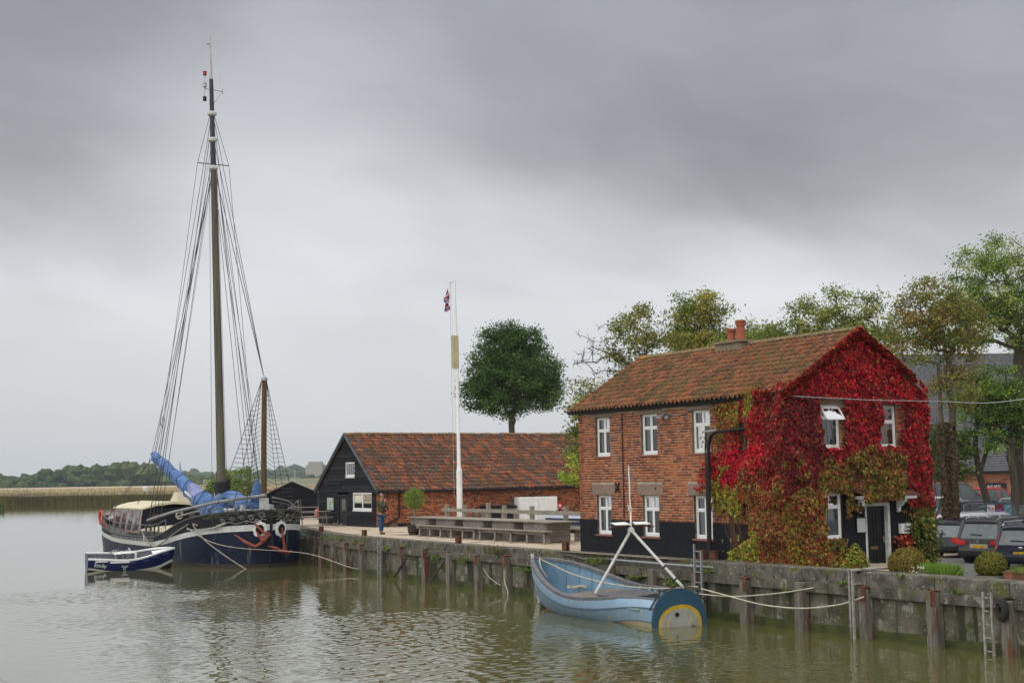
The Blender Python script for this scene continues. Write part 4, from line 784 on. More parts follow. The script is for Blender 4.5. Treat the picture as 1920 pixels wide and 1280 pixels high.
# ---------------------------------------------------------------- long table and benches on the quay
LT = root('long_table', 'very long grey plank table on solid board trestles', 'table', 3.25, 13.9, G)
for i in range(4): q = MB(); q.box(-.62 + i * .31, -.62 + i * .31 + .30, -.35, 11.3, .72 + R.uniform(-.003, .003), .765); q.build('top_plank', wood, LT, bevel=.006)
for i in range(5):
    y = .1 + i * 2.35
    for j in range(3): q = MB(); q.box(-.5, .5, y, y + .05, .02 + j * .235, .02 + j * .235 + .225); q.build('end_board', woodp, LT, bevel=.005)
    q = MB(); q.box(-.52, -.49, y + .051, y + .85, .02, .71); q.build('side_board', woodp, LT); q = MB(); q.box(-.485, -.45, y + .9, y + 1.7, .28, .71); q.build('shelf_board', woodp, LT)
    q = MB(); q.box(.45, .5, y + .051, y + 1.9, .02, .5); q.build('back_board', woodp, LT)
def bench(label, b, a, L_, n_):
    t = root('plank_bench', label, 'bench', b, a, G, 0, 'benches along the long quay table')
    q = MB(); q.box(-.15, .15, 0, L_, .41, .455); q.build('seat', wood, t, bevel=.006)
    for i in range(n_):
        y = .12 + i * (L_ - .5) / (n_ - 1)
        q = MB(); q.beam((-.19, y - .10, 0), (-.02, y + .14, .41), .045, .035, up=(1, 0, 0)); q.build('strut', wood, t)
        q = MB(); q.prism([(-.15, 0), (.17, 0), (.13, .40), (-.04, .40)], lambda u, v, d: (u, y + .1 + d + (v - .2) * .35, v), 0, .035); q.build('leg', woodp, t)
        q = MB(); q.beam((.12, y + .1, .05), (.0, y + .42, .38), .03, .03, up=(1, 0, 0)); q.build('brace', wood, t)
    q = MB(); q.box(-.03, .0, .2, L_ - .2, .30, .40); q.build('rail', woodp, t)
bench('grey plank bench at the near right end of the long table', 2.42, 13.35, 5.2, 5)
bench('grey plank bench at the far left end of the long table', 2.52, 18.7, 5.2, 6)
bench('grey plank bench on the barn side of the long table', 4.3, 14.2, 5.2, 5)
# post and rail fence behind the table
F_ = root('rail_fence', 'mossy grey post and rail fence behind the long table', 'fence', 6.35, 15.0, G)
for i, y in enumerate((1.2, 3.4, 6.0, 8.3, 9.7, 11.9, 13.6)): q = MB(); q.box(-.08, .08, y - .08, y + .08, 0, 1.17 + (.1 if i == 4 else 0)); q.build('post', wood, F_, bevel=.012)
for i, (y0, y1) in enumerate(((.0, 3.4), (3.4, 6.0), (6.0, 8.3), (8.3, 11.9), (11.9, 13.9))): 
    q = MB(); q.box(-.135, -.085, y0, y1 - .01, .84 + R.uniform(-.015, .015), 1.0); q.build('rail', wood, F_, bevel=.008)
    q = MB(); q.box(-.13, -.085, y0, y1 - .01, .30, .44); q.build('rail', wood, F_, bevel=.008)
# potted willow
W_ = root('potted_willow', 'clipped standard willow in a dark wooden tub left of the benches', 'potted tree', 2.85, 24.9, G)
q = MB(); q.lathe((0, 0, 0), [(.24, 0), (.29, .2), (.33, .42), (.34, .44), (.31, .44), (.30, .38)], 18); tub = q.build('tub', mat('dark_barrel', (.075, .05, .035), (.045, .032, .025), stretch=(6, 6, .6), bump=.5), W_)
for z in (.1, .32): q = MB(); r0 = .272 + z * .11; q.lathe((0, 0, z), [(r0, 0), (r0 + .008, .01), (r0 + .013, .04), (r0 + .006, .05)], 18); q.build('hoop', blackm, tub)
q = MB(); q.tube([(0, 0, .35), (.02, .01, .8), (-.02, 0, 1.15)], [.045, .04, .05], 8)
for i in range(3): q.tube([(.05 * math.cos(i * 2), .05 * math.sin(i * 2), .35), (.02 * math.cos(i * 2 + 2), .02 * math.sin(i * 2 + 2), .8), (.03 * math.cos(i * 2 + 4), .03 * math.sin(i * 2 + 4), 1.2)], .022, 6)
q.build('trunk', wood, W_)
n_ = 2600; v = RN.randn(n_, 3); v /= np.linalg.norm(v, axis=1, keepdims=True); r_ = RN.rand(n_) ** .45; pos = v * r_[:, None] * np.array([.40, .40, .40]) + np.array([0, 0, 1.50]) + np.array([0, 0, .05]) * (v[:, 2:3] > 0)
wil = stamp('crown', BL, BF, frames(pos, RN.randn(n_, 3), v + RN.randn(n_, 3) * .35 + np.array([0, 0, .25]), RN.uniform(.10, .2, n_)), None, leaf, W_, np.array([(.26, .34, .07), (.17, .27, .05), (.34, .38, .10), (.12, .20, .04)])[RN.randint(0, 4, n_)] * RN.uniform(.7, 1.2, (n_, 1)))
# mooring stubs
for lab, b, a, s_ in (('rusty mooring stub nearest the barge bow', 1.6, 32.0, 1.), ('rusty mooring stub at the standing man feet', .95, 25.75, 1.05), ('rusty mooring stub in front of the long benches', .42, 16.3, 1.1), ('rusty mooring stub beside the left of the black house wall', .45, 9.05, 1.25)):
    t = root('mooring_stub', lab, 'bollard', b, a, G, R.uniform(-.1, .1), 'mooring stubs on the quay edge'); q = MB(); q.box(-.02, .02, -.13, .13, 0, .24 * s_); q.box(-.12, -.08, -.13, .13, 0, .24 * s_); q.build('flange', rust, t); q = MB(); q.box(-.079, -.021, -.02, .02, 0, .23 * s_); q.build('web', rust, t)

# ---------------------------------------------------------------- flagpole with flag
FP = root('flagpole', 'tall white flagpole with a cream box halfway up', 'flagpole', 6.8, 28.2, G, absq=True)
q = MB(); q.tube([(6.8, 28.2, G), (6.8, 28.2, 4.25)], .135, 12); q.build('base_sleeve', white, FP, smooth=True)
q = MB(); q.tube([(6.8, 28.2, 4.2), (6.8, 28.22, 4.45), (6.8, 28.3, 9.0), (6.8, 28.45, 13.1)], [.13, .085, .075, .05], 12); q.build('pole', white, FP, smooth=True)
q = MB(); q.beam((6.72, 28.3, 8.95), (6.72, 28.32, 10.48), .30, .16, up=(0, 1, 0)); q.build('cream_box', mat('cream_panel', (.50, .45, .28), (.40, .36, .22), rough=.7, drips=((.25, .2, .1), 3, .6)), FP)
q = MB(); q.tube([(6.78, 28.45, 13.02), (6.7, 28.75, 13.02)], .02); q.build('truck_arm', steel, FP)
q = MB(); q.tube([(6.72, 28.74, 13.0), (6.74, 28.72, 8), (6.74, 28.6, 3.0)], .008, 4); q.tube([(6.74, 28.7, 13.0), (6.76, 28.5, 8), (6.76, 28.3, 3.0)], .006, 4); q.build('halyard', rope, FP)
def flag_col(u, v):                              # u along the fly, v up, both 0..1
    x, y = (u - .5) * 2, (v - .5)
    if abs(x) < .10 * 2 / 2 or abs(y) < .10: return 1
    if abs(x) < .17 or abs(y) < .165: return 2
    d = abs(abs(x) * .5 - abs(y)) 
    if d < .035: return 1
    if d < .095: return 2
    return 0
fb = MB(); nu, nv = 30, 30; vs = []
for i in range(nu + 1):
    for j in range(nv + 1):
        u, v = i / nu, j / nv; dr = u * 1.0
        vs.append((6.70 - .16 * math.sin(dr * 7 + v) * (.3 + u) - .05 * u, 28.78 + .30 * math.sin(u * 3.0) * .9 + .07 * math.sin(v * 9 + u * 6), 12.78 - (1 - v) * .62 - u * .55 + .05 * math.sin(v * 6 + u * 3)))
fs = []; mi = []
for i in range(nu):
    for j in range(nv): fb.add([vs[i * (nv + 1) + j], vs[(i + 1) * (nv + 1) + j], vs[(i + 1) * (nv + 1) + j + 1], vs[i * (nv + 1) + j + 1]], [(0, 1, 2, 3)], flag_col((i + .5) / nu, (j + .5) / nv))
soloq(fb, 'union_flag', 'limp red white and blue flag at the top of the white flagpole', 'flag', [mat('flag_blue', (.03, .04, .25), bump=0), mat('flag_red', (.5, .02, .03), bump=0), mat('flag_white', (.65, .65, .65), bump=0)])
# ---------------------------------------------------------------- black davit post with pipe arm in front of the house
DV = root('davit_post', 'black pipe post with a long curved arm in front of the creeper', 'davit', .48, 1.7, G, absq=True)
q = MB(); q.tube([(.48, 1.72, G), (.48, 1.70, 3.5), (.48, 1.66, 4.7), (.48, 1.55, 4.95), (.48, 1.35, 5.04), (.48, .9, 5.07), (.48, .1, 5.10), (.48, -.35, 5.16)], [.05, .05, .05, .05, .045, .04, .04, .03], 8); q.build('pipe', blackm, DV, smooth=True)
q = MB(); q.tube([(.5, 1.84, G), (.5, 1.83, 4.6), (.5, 1.78, 5.06)], .025, 6); q.build('stay', mat('brown_iron', (.05, .035, .03)), DV); q = MB(); q.tube([(.48, 1.80, 5.08), (.48, 1.3, 5.10)], .03, 6); q.build('head_plate', steel, DV)
q = MB(); q.tube([(.48, -.3, 5.15), (.46, -.7, 5.22), (.45, -1.2, 5.38), (.5, -1.6, 5.5)], .018, 5); q.build('cable', darkrope, DV)
for s_, lab in ((-.28, 'rusty iron box left of the davit foot'), (.22, 'rusty iron box right of the davit foot')):
    q = MB(); q.box(-.06, .06, -.12, .12, 0, .26); q.box(-.08, .08, -.14, .14, .26, .28); solo(q, 'iron_stub', lab, 'bollard', rust, .42, 1.72 - s_, G, group='iron stubs at the davit foot')
# ---------------------------------------------------------------- ladders and pipe on the quay face
paleg = mat('pale_grey_metal', (.36, .35, .33), (.22, .21, .19), rough=.7, scale=8, drips=((.14, .11, .06), 5, .55))
def ladder(label, a, z0, z1, w_, material, b=-.18, rungs=.28, top=False, short=0.):
    t = root('quay_ladder', label, 'ladder', b, a, z0)
    for k, y in enumerate((w_ / 2, -w_ / 2)): q = MB(); q.box(-.025, .025, y - .022, y + .022, 0, z1 - z0 - (short if k else 0)); q.build('stile', material, t)
    z = .1; hh = z1 - z0 - short
    while z < hh: q = MB(); q.tube([(0, -w_ / 2, z), (0, w_ / 2, z)], .014, 6); q.build('rung', material, t); z += rungs
    q = MB(); q.box(-.01, -b + .05, w_ / 2 - .02, w_ / 2 + .02, hh - .32, hh - .28); q.box(-.01, -b + .05, -w_ / 2 - .02, -w_ / 2 + .02, hh - .32, hh - .28); q.build('wall_bracket', material, t)
    if top: q = MB(); q.box(-.02, 1.15, -.12, .12, z1 - z0, z1 - z0 + .04); q.build('top_plate', material, t)
ladder('aluminium ladder standing proud of the coping beside the davit', 1.40, -.25, 2.0, .30, steel, -.2, short=.17)
ladder('pale grey ladder with a flat top bracket in front of the gable', -4.52, -.3, 1.57, .10, paleg, -.24, .5, top=True)
ladder('narrow pale ladder at the right edge by the grass tubs', -8.55, -.3, 1.32, .22, paleg, -.2)
ladder('small grey ladder on the far quay under the tarred gable', 22.55, -.2, 1.48, .26, steel, .1)
q = MB(); q.tube([(.02, 1.0, 1.38), (.0, 3.2, 1.38), (.02, 5.9, 1.39)], .035, 8); soloq(q, 'grey_pipe', 'grey steel pipe lying along the ledge behind the blue boat', 'pipe', steel)
q = MB(); q.tube([(.02, 5.9, 1.40), (.1, 6.6, 1.36), (.0, 7.4, 1.34), (.2, 8.4, 1.40), (.25, 9.6, 1.42)], [.045, .05, .05, .03, .02], 7); soloq(q, 'black_hose', 'dark bent hose lying on the ledge left of the grey pipe', 'hose', mat('hose', (.06, .055, .05), (.15, .13, .10)))
# tyre fender at the right edge
q = MB(); R_, r_ = .15, .11; rg = []
for i in range(20):
    th = 2 * math.pi * i / 20; rg.append([((R_ + r_ * math.cos(p_)) * 0 + r_ * math.sin(p_) * .9 - .26, -8.98 + (R_ + r_ * math.cos(p_)) * math.cos(th) * .55, .98 + (R_ + r_ * math.cos(p_)) * math.sin(th)) for p_ in [2 * math.pi * j / 8 for j in range(8)]])
q.loft(rg + [rg[0]], caps=False); soloq(q, 'tyre_fender', 'black tyre hung on the post beside the rightmost ladder', 'fender', mat('rubber', (.015, .015, .015), (.03, .03, .025), rough=.8), smooth=True)
# ---------------------------------------------------------------- creeper on the house
def smooth(x, a, b):
    t = max(0., min(1., (x - a) / (b - a))); return t * t * (3 - 2 * t)
from mathutils import noise as mnoise
def nz(x, y, s=1., o=0.): return mnoise.noise(Vector((x * s + o, y * s - o, o * .7)))
CRIM = [(.42, .010, .022), (.52, .015, .032), (.28, .008, .018), (.52, .06, .04), (.17, .006, .014), (.36, .05, .02)]
SCAR = [(.64, .012, .036), (.54, .010, .026), (.66, .045, .05), (.42, .01, .026)]
MAR = [(.15, .022, .028), (.20, .02, .028), (.11, .02, .024), (.25, .05, .04), (.13, .035, .035)]
RUS = [(.34, .10, .035), (.25, .09, .03), (.38, .14, .045), (.17, .045, .025), (.28, .14, .035)]
OLV = [(.25, .21, .04), (.17, .17, .035), (.32, .23, .05), (.12, .14, .03), (.28, .14, .035)]
GRN = [(.26, .31, .03), (.34, .35, .04), (.15, .21, .03), (.38, .36, .06)]
DGR = [(.06, .10, .025), (.09, .12, .03), (.05, .075, .02), (.13, .13, .03)]
def pick(ws):
    t = R.random() * sum(w for w, _ in ws)
    for w, p in ws:
        t -= w
        if t <= 0: break
    c = R.choice(p); k = R.choice((.40, .75, 1., 1.15, 1.3)) * R.uniform(.85, 1.15); return (c[0] * k, c[1] * k, c[2] * k)
pos, nr, upv, sz, cols = [], [], [], [], []
def add_leaf(p, n, c, s, dn=(0, 0, -1)):
    pos.append(p); nr.append((n[0] + R.gauss(0, .38), n[1] + R.gauss(0, .38), n[2] + abs(R.gauss(.25, .3)))); upv.append((dn[0] + R.gauss(0, .35), dn[1] + R.gauss(0, .35), dn[2])); sz.append(s * R.uniform(.75, 1.25)); cols.append(c)
# river face
for _ in range(30000):
    a = R.uniform(-1.45, 2.75); z = R.uniform(1.5, 6.1); n1 = nz(a, z, 1.6, 3.1); n2 = nz(a, z, 4.5, 9.)
    e_ = a + n1 * .45 + n2 * .22
    d = 1.
    if z > 2.6:
        lim = .35 + (1.75 if z < 5.9 else 0) * smooth(z, 2.55, 3.5) * (1 - .35 * smooth(z, 4.9, 5.2))
        if 4.2 < z < 5.05: lim -= .55 * (1 - abs(z - 4.6) / .45)
        d = 1 - smooth(e_, lim - .6, lim + .5)
        if a > .75 and 4.5 < z < 5.3: d *= .30
        if a > 1.3: d *= .62
        if a < 2.75 and 2.75 < z < 4.4 and e_ < 2.35 - abs(z - 3.6) * .5 and n2 > .0: d = max(d, .34)
    else:
        d = 1 - smooth(e_, -.1, .12)
        if z < 2.15 - max(0, a) * .35: d = max(d, .9 if e_ < 1.25 else 0)
        elif a < 1.7 and abs((a * 2.6) % 1 - .5) < .05 and z < 2.5 - .25 * a and n2 > -.1: d = max(d, .12)
    if -.10 < a < .44 and 4.52 < z < 5.3 and n2 < .25 and a > .05: continue
    if .16 < a < .44 and 2.08 < z < 3.1: continue
    if z > 5.86 and a > .35 + n1: continue
    if R.random() > d: continue
    band = 1 - min(1, abs((z - 4.15) + (a - .6) * .42 - n1 * .5) / .85)
    if z < 2.35 and a > -.35: ws = [(4, GRN), (3, OLV), (1.3 * (a < .4), RUS)]
    elif z < 3.6 + n1 * .9 + n2 * .5: 
        if a > .55: ws = [(3.5, GRN), (2, OLV), (.8 + 2 * smooth(z, 3.1, 3.6), RUS)]
        else: ws = [(3 - z * .3, RUS), (2.3, OLV), (1.2 + n1 * 2, MAR), (.5, CRIM)]
    elif band > 0 and a > -.7: ws = [(5.5 * band, SCAR), (1.2, CRIM), (.7, MAR), (1.6 * (1 - band), RUS)]
    elif z > 4.6 and a > .35: ws = [(3, OLV), (2, RUS), (1.2, GRN), (1.2, CRIM)]
    elif abs(a + .15) < .3 and z > 5: ws = [(3, OLV), (2, GRN), (1, RUS)]
    else: ws = [(2, MAR), (2.2 + n1 * 3, CRIM), (1., RUS)]
    th = (.06 + .17 * smooth(-a, -1.4, .6)) * (1 + n1 * .8) + R.uniform(0, .05)
    add_leaf((.75 - .02 - th, a, z), (-1, 0, 0), pick(ws), .082 if a < 1 else .07, (0, R.uniform(-.5, .9) if a > .5 else 0, -1))
# gable
for _ in range(46000):
    b = R.uniform(.45, 5.84); z = R.uniform(1.02, 7.95); n1 = nz(b, z, 1.4, 7.7); n2 = nz(b, z, 4.2, 1.3)
    top = ZE + .10 + (ZR + .02 - ZE) * (1 - abs(b - HR) / (HR - .55))
    if z > top + n2 * .09: continue
    if 1.86 + .08 * n2 < b < 2.66 and 4.52 < z < 5.86: continue
    if 2.60 < b < 2.74 and 4.75 < z < 5.8: continue
    if 3.98 + .06 * n2 < b < 4.78 and 4.54 + max(0, n2) * .2 < z < 5.74: continue
    if 4.76 < b < 5.02 and 4.98 < z < 5.72 and R.random() < .85: continue
    if 5.02 < b < 5.3 and 5.1 < z < 5.6 and R.random() < .5: continue
    if 1.92 + .1 * n2 < b < 2.66 and 2.14 < z < 3.36: continue
    if 2.6 < b < 4.95 and z < 3.14 + n1 * .3:
        if not (2.66 < b < 3.25 and z > 2.72 + n2 * .35) and not (4.5 < b < 4.95 and 2.45 < z < 2.82 and n2 > 0) : 
            continue
    if 3.2 < b < 4.5 and z < 3.14 and R.random() < .99: continue
    if 4.88 < b < 5.25 and z < 2.95 and not (z < 1.9) and R.random() < .8: continue
    if 4.35 < b < 5.2 and 3.10 < z < 3.45 and R.random() < .97: continue
    if z > 5.9 and n2 > .12 and R.random() < .62: continue
    if z > 4.4 and nz(b, z, 7., 4.4) > .28 and R.random() < .6: continue
    gn = n1 * .9 + n2 * .35
    if z > 5.95: ws = [(4, CRIM), (1.2 + max(0, n2) * 4, SCAR), (1.2 + n1 * 2, MAR), (.5, RUS)]
    elif b < 1.95 + n1 * .5 and z > 3.7 + gn: ws = [(6, MAR), (1 + max(0, n1) * 4, CRIM), (.8, RUS)]
    elif z > 4.5 + gn: ws = [(3.6, CRIM), (.5 + max(0, n2) * 3, SCAR), (1.8, MAR), (.4, RUS)]
    elif b > 4.9 and z > 2.9: ws = [(3.2, CRIM), (.8, SCAR), (1.4, MAR), (.9, DGR)]
    elif z > 4.15 + gn * .8: ws = [(2, MAR), (2, RUS), (1.5, OLV)]
    elif b < 2.0 and z < 3.6 + gn: ws = [(3, RUS), (2.2 if z > 2 else 1, OLV), (1.2 + n1 * 2, MAR), (.9 - n1 * 1.5, GRN), (.7 + n2 * 2, CRIM)]
    elif b > 4.9: ws = [(3, DGR), (1.4, OLV), (2.6 if b < 5.3 and z < 2. else .4, CRIM)]
    else: ws = [(3, OLV), (1.6, RUS), (1.2 + n1 * 2, DGR), (.7, MAR)]
    th = .04 + .11 * (1 + n1) * (.6 if z > 5.9 else 1) * (1 + .4 * (b > 5.2)) + R.uniform(0, .05) + .16 * max(0, nz(b, z, 2.6, 5.5))
    if b < .9: th *= .8
    if 2.9 < b < 4.4 and 3.05 < z < 3.9: th += .42
    add_leaf((b, GY - th, z), (0, -1, 0), pick(ws), .094)
# right-hand corner overhang and roof edge creep
for _ in range(1500):
    z = R.uniform(1.2, 5.95); w = R.uniform(0, .35); add_leaf((5.74 + abs(R.gauss(0, .05)) + .02, GY + w - .15, z), (1, -.5, 0), pick([(3, CRIM), (1.5, MAR)] if z > 3 else [(3, DGR), (1, OLV)]), .11)
for _ in range(5200):
    side = R.random() < .6; t = R.random() * (1 if side else .72); x = HR + (-1 if side else 1) * t * (HR - .55); z = ZR + .04 - (ZR - ZE) * t; add_leaf((x, GY - .10 - R.uniform(.04, .16), z + R.uniform(-.16, .08)), (0, -.5, .8), pick([(3, CRIM), (1, RUS), (1, MAR)]), .095)
for _ in range(700):
    a = R.uniform(-1.35, .3); k = R.uniform(0, .5 if a < -.9 or abs(a + .1) < .22 else .1); add_leaf((.45 + k * .8, a, ZE + .08 + k * .5), (-.5, 0, .8), pick([(3, CRIM), (1, RUS), (1, MAR)] if a < -.4 else [(2, OLV), (2, RUS)]), .095)
# bright bush by the lower gable window, spraying to the right, and the red tangle right of the door
for _ in range(2600):
    t = R.random() ** .8; ang = R.uniform(-.25, .95); L_ = 1.35 * t; b = 1.95 + L_ * math.cos(ang) * 1.05; z = 1.15 + L_ * math.sin(ang) * .75; add_leaf((b, GY - .12 - R.uniform(0, .35) * (1 - t * .5), z + R.gauss(0, .03)), (0, -1, .3), pick([(4 * t + .6, GRN), (1.3, OLV), (1.6 * (1 - t), RUS)]), .07, (R.uniform(.2, 1), 0, -.3))
for _ in range(900):
    b = R.gauss(4.78, .17); z = R.uniform(1.05, 2.15); add_leaf((b, GY - R.uniform(.05, .3), z), (0, -1, .3), pick([(3, CRIM), (2, RUS), (1, [(.7, .12, .08)]), (1, DGR)]), .10)
for _ in range(1500):
    b = min(5.84, R.gauss(5.35, .22)); z = R.uniform(1.0, 2.6); add_leaf((b, GY - R.uniform(.1, .55), z), (0, -1, .3), pick([(3, DGR), (1, OLV)]), .10)
IV = root('wall_creeper', 'dense crimson, maroon and olive creeper covering the gable end of the brick house', 'creeper', FX, GY, G, absq=True)
LV2 = [(0, -.42, .0), (.22, -.34, .05), (.46, .06, .0), (.18, .14, .08), (0, .62, .0), (-.18, .14, .08), (-.46, .06, .0), (-.22, -.34, .05)]
LV2 = [(x, -y, z) for x, y, z in LV2]; LF2 = [(0, 1, 2, 3), (0, 3, 4, 5), (0, 5, 6, 7)]
Xi = frames(np.array(pos), np.array(nr), -np.array(upv), np.array(sz)); stamp('foliage', LV2, LF2, Xi, None, leaf, IV, np.array(cols))
q = MB()
for i in range(46):
    a = R.uniform(-1.2, 1.2); z = 1.55; pts = []
    for k in range(9): pts.append((.73, a, z)); a += R.gauss(.05, .12); z += R.uniform(.25, .6)
    q.tube([p for p in pts if p[2] < 5.9], .008, 3)
for i in range(40):
    b = R.uniform(.9, 2.0) if i % 2 else R.uniform(5, 5.9); z = 1.05; pts = []
    for k in range(9): pts.append((b, GY - .03, z)); b += R.gauss(0, .1); z += R.uniform(.3, .7)
    q.tube([p for p in pts if p[2] < 5.8], .01, 3)
for i in range(26):                              # bare reddish runners combing left over the brick
    a0, z0 = R.uniform(.9, 1.7), R.uniform(3.1, 4.3); a1, z1 = a0 + R.uniform(.3, .75), z0 - R.uniform(.25, .7); q.tube([(.725, a0, z0), (.72, (a0 + a1) / 2, (z0 + z1) / 2 + .04), (.73, a1, z1)], .007, 3)
q.build('stem', mat('creeper_stem', (.16, .06, .035), (.09, .05, .03)), IV, kind='stuff')

# ---------------------------------------------------------------- trees
def tree(name, label, cat, base, crowns, trunk_r, nclump, nleaf, cols, lsz=.17, clump=.55, fork=None, bare=0., group=None, seed=1, stems=1, barkc=None, lean=(0, 0), hollow=.5, density=1., ivy=None, flat=0., zup=0.):
    """branches grown towards leaf clumps; crowns: list of (cx,cy,cz,rx,ry,rz,weight) relative to the base"""
    rr = random.Random(seed); rn = np.random.RandomState(seed)
    T_ = wroot(name, label, cat, base, 0, group); crowns = [(c[0], c[1], c[2] + zup, *c[3:]) for c in crowns]
    bark = barkc or mat('bark', (.075, .062, .045), (.045, .038, .028), rough=.95, bump=.8, scale=3, bscale=14, stretch=(3, 3, .6), spots=((.10, .11, .06), 2, .6))
    nodes = []; par = []
    fk = fork or .35
    zlow = min(c[2] - c[5] for c in crowns)
    for s_ in range(stems):
        ox = (s_ - (stems - 1) / 2) * trunk_r * 1.9; prev = -1; h0 = zlow + fk * (max(c[2] + c[5] for c in crowns) - zlow)
        for i in range(9):
            t = i / 8; nodes.append(Vector((ox * (1 + t * .8) + lean[0] * t * h0 + rr.gauss(0, .05) * (i > 1), lean[1] * t * h0 + rr.gauss(0, .05) * (i > 1), h0 * t))); par.append(prev); prev = len(nodes) - 1
    ntr = len(nodes); tg = []
    w = [c[6] for c in crowns]
    for _ in range(nclump):
        c = rr.choices(crowns, w)[0]
        while True:
            v = Vector((rr.uniform(-1, 1), rr.uniform(-1, 1), rr.uniform(-1, 1)))
            l = v.length
            if l < 1 and (l > hollow or rr.random() < .35): break
        tg.append(Vector((c[0] + v.x * c[3], c[1] + v.y * c[4], c[2] + v.z * c[5])))
    tg.sort(key=lambda p: (p - nodes[ntr // 1 - 1]).length)
    ends = []
    arr = [tuple(p) for p in nodes]
    for p in tg:
        A_ = np.array(arr); P_ = np.array(p); dd = np.linalg.norm(A_ - P_, axis=1) + np.maximum(0, A_[:, 2] - P_[2]) * 1.4; dd[:3] += 50
        k = int(dd.argmin()); st = Vector(arr[k]); d = p - st; n_ = max(2, int(d.length / .55)); pi = k
        bend = Vector((rr.gauss(0, .12), rr.gauss(0, .12), .16)) * d.length
        for i in range(1, n_ + 1):
            t = i / n_; q_ = st + d * t + bend * math.sin(math.pi * t) * .5 + Vector((rr.gauss(0, .04), rr.gauss(0, .04), rr.gauss(0, .04))); nodes.append(q_); arr.append(tuple(q_)); par.append(pi); pi = len(nodes) - 1
        ends.append((p, pi))
    cnt = [0.] * len(nodes)
    ch_ = [0] * len(nodes)
    for i in range(len(nodes) - 1, -1, -1):
        if ch_[i] == 0: cnt[i] = 1
        if par[i] >= 0: cnt[par[i]] += cnt[i]; ch_[par[i]] += 1
    mx_ = max(cnt); rad_ = [max(.009, trunk_r * (c / mx_) ** .5 * (1 if i >= ntr or True else 1)) for i, c in enumerate(cnt)]
    for i in range(ntr): rad_[i] = max(rad_[i], trunk_r * (1 - .045 * (i % 9)) * .8)
    rad_[0] = trunk_r * 1.35
    tr, br = MB(), MB()
    for i in range(1, len(nodes)):
        if par[i] < 0: continue
        a, b_ = nodes[par[i]], nodes[i]; r0, r1 = min(rad_[par[i]], rad_[i] * 1.3), rad_[i]
        if i < ntr: tr.tube([a, b_ + (b_ - a) * .03], [rad_[par[i]], r1], 9, caps=False)
        else: br.tube([a, b_ + (b_ - a) * .04], [r0, r1], 5 if r1 > .05 else 3, caps=False)
    trk = tr.build('trunk', bark, T_, smooth=True)
    for p, pi in ends:                            # twigs
        for _ in range(3):
            q_ = nodes[pi] + Vector((rr.gauss(0, 1), rr.gauss(0, 1), rr.gauss(.3, 1))).normalized() * clump * rr.uniform(.5, 1.1); br.tube([nodes[pi], (nodes[pi] + q_) / 2 + Vector((0, 0, .05)), q_], [.014, .010, .005], 3, caps=False)
    br.build('branches', bark, T_, kind='stuff')
    P, C = [], []
    for p, pi in ends:
        if bare and callable(bare):
            if bare(p): continue
        k = int(1.55 * nleaf * rr.uniform(.4, 1.5)); base_c = np.array(rr.choice(cols)) * rr.uniform(.8, 1.2)
        cl = rn.randn(k, 3) * np.array([clump, clump, clump * (.62 - flat)]) * .62; P.append(cl + np.array(p)); C.append(1.5 * base_c[None, :] * rn.uniform(.65, 1.35, (k, 1)) * (1 + rn.randn(k, 3) * .07))
    P = np.concatenate(P); C = np.clip(np.concatenate(C), .005, 1)
    if ivy:
        k = ivy[0]; zz = rn.uniform(.2, ivy[1], k); th = rn.uniform(0, 6.28, k); s_ = rn.randint(0, stems, k); ox = (s_ - (stems - 1) / 2) * trunk_r * 1.9 + lean[0] * zz; ra = trunk_r * 1.05 + np.abs(rn.randn(k)) * .045
        P2 = np.stack([ox * 1.1 + ra * np.cos(th), lean[1] * zz + ra * np.sin(th), zz], 1); iv = stamp('trunk_ivy', LV, LF, frames(P2, rn.randn(k, 3) + np.stack([np.cos(th), np.sin(th), th * 0], 1), rn.randn(k, 3), rn.uniform(.10, .18, k)), None, leaf, T_, np.array([(.12, .08, .045), (.08, .07, .035), (.16, .10, .06)])[rn.randint(0, 3, k)])
    n_ = len(P); stamp('crown', LV, LF, frames(P, rn.randn(n_, 3) + np.array([0, -.3, .7]), rn.randn(n_, 3), rn.uniform(.6, 1.25, n_) * lsz), None, leaf, T_, C)
    return T_
def wz(x, y):
    l = w2q((x, y, 0)); return gz(l.y, l.x) if l.y < 90 else .9
def tp(px, py, Y): p = at(px, py, Y); return p
TG_ = 'trees behind the quay buildings'
# 1 round maple behind the barn
p = tp(960, 815, 97); s = 97 / 2667
tree('maple_tree', 'round dense dark green tree behind the barn roof', 'tree', (p.x, 97, 1.0), [(.2, 0, 9.2, 3.1, 2.6, 2.3, 1), (-1.3, 0, 9.8, 2.1, 2.1, 2.1, .5), (1.6, 0, 10.1, 1.7, 1.9, 1.9, .4), (-.6, 0, 12.0, 1.7, 1.7, 1.45, .38), (.7, .2, 11.8, 1.4, 1.6, 1.4, .3), (-2.5, 0, 8.6, 1.0, 1.2, 1.1, .16), (2.6, 0, 8.5, .9, 1.1, 1.2, .15)], .21, 480, 80, [(.035, .075, .018), (.05, .10, .022), (.028, .055, .015), (.075, .12, .03), (.04, .085, .02)], lsz=.15, clump=.50, fork=.05, seed=3, group=TG_, hollow=.45)
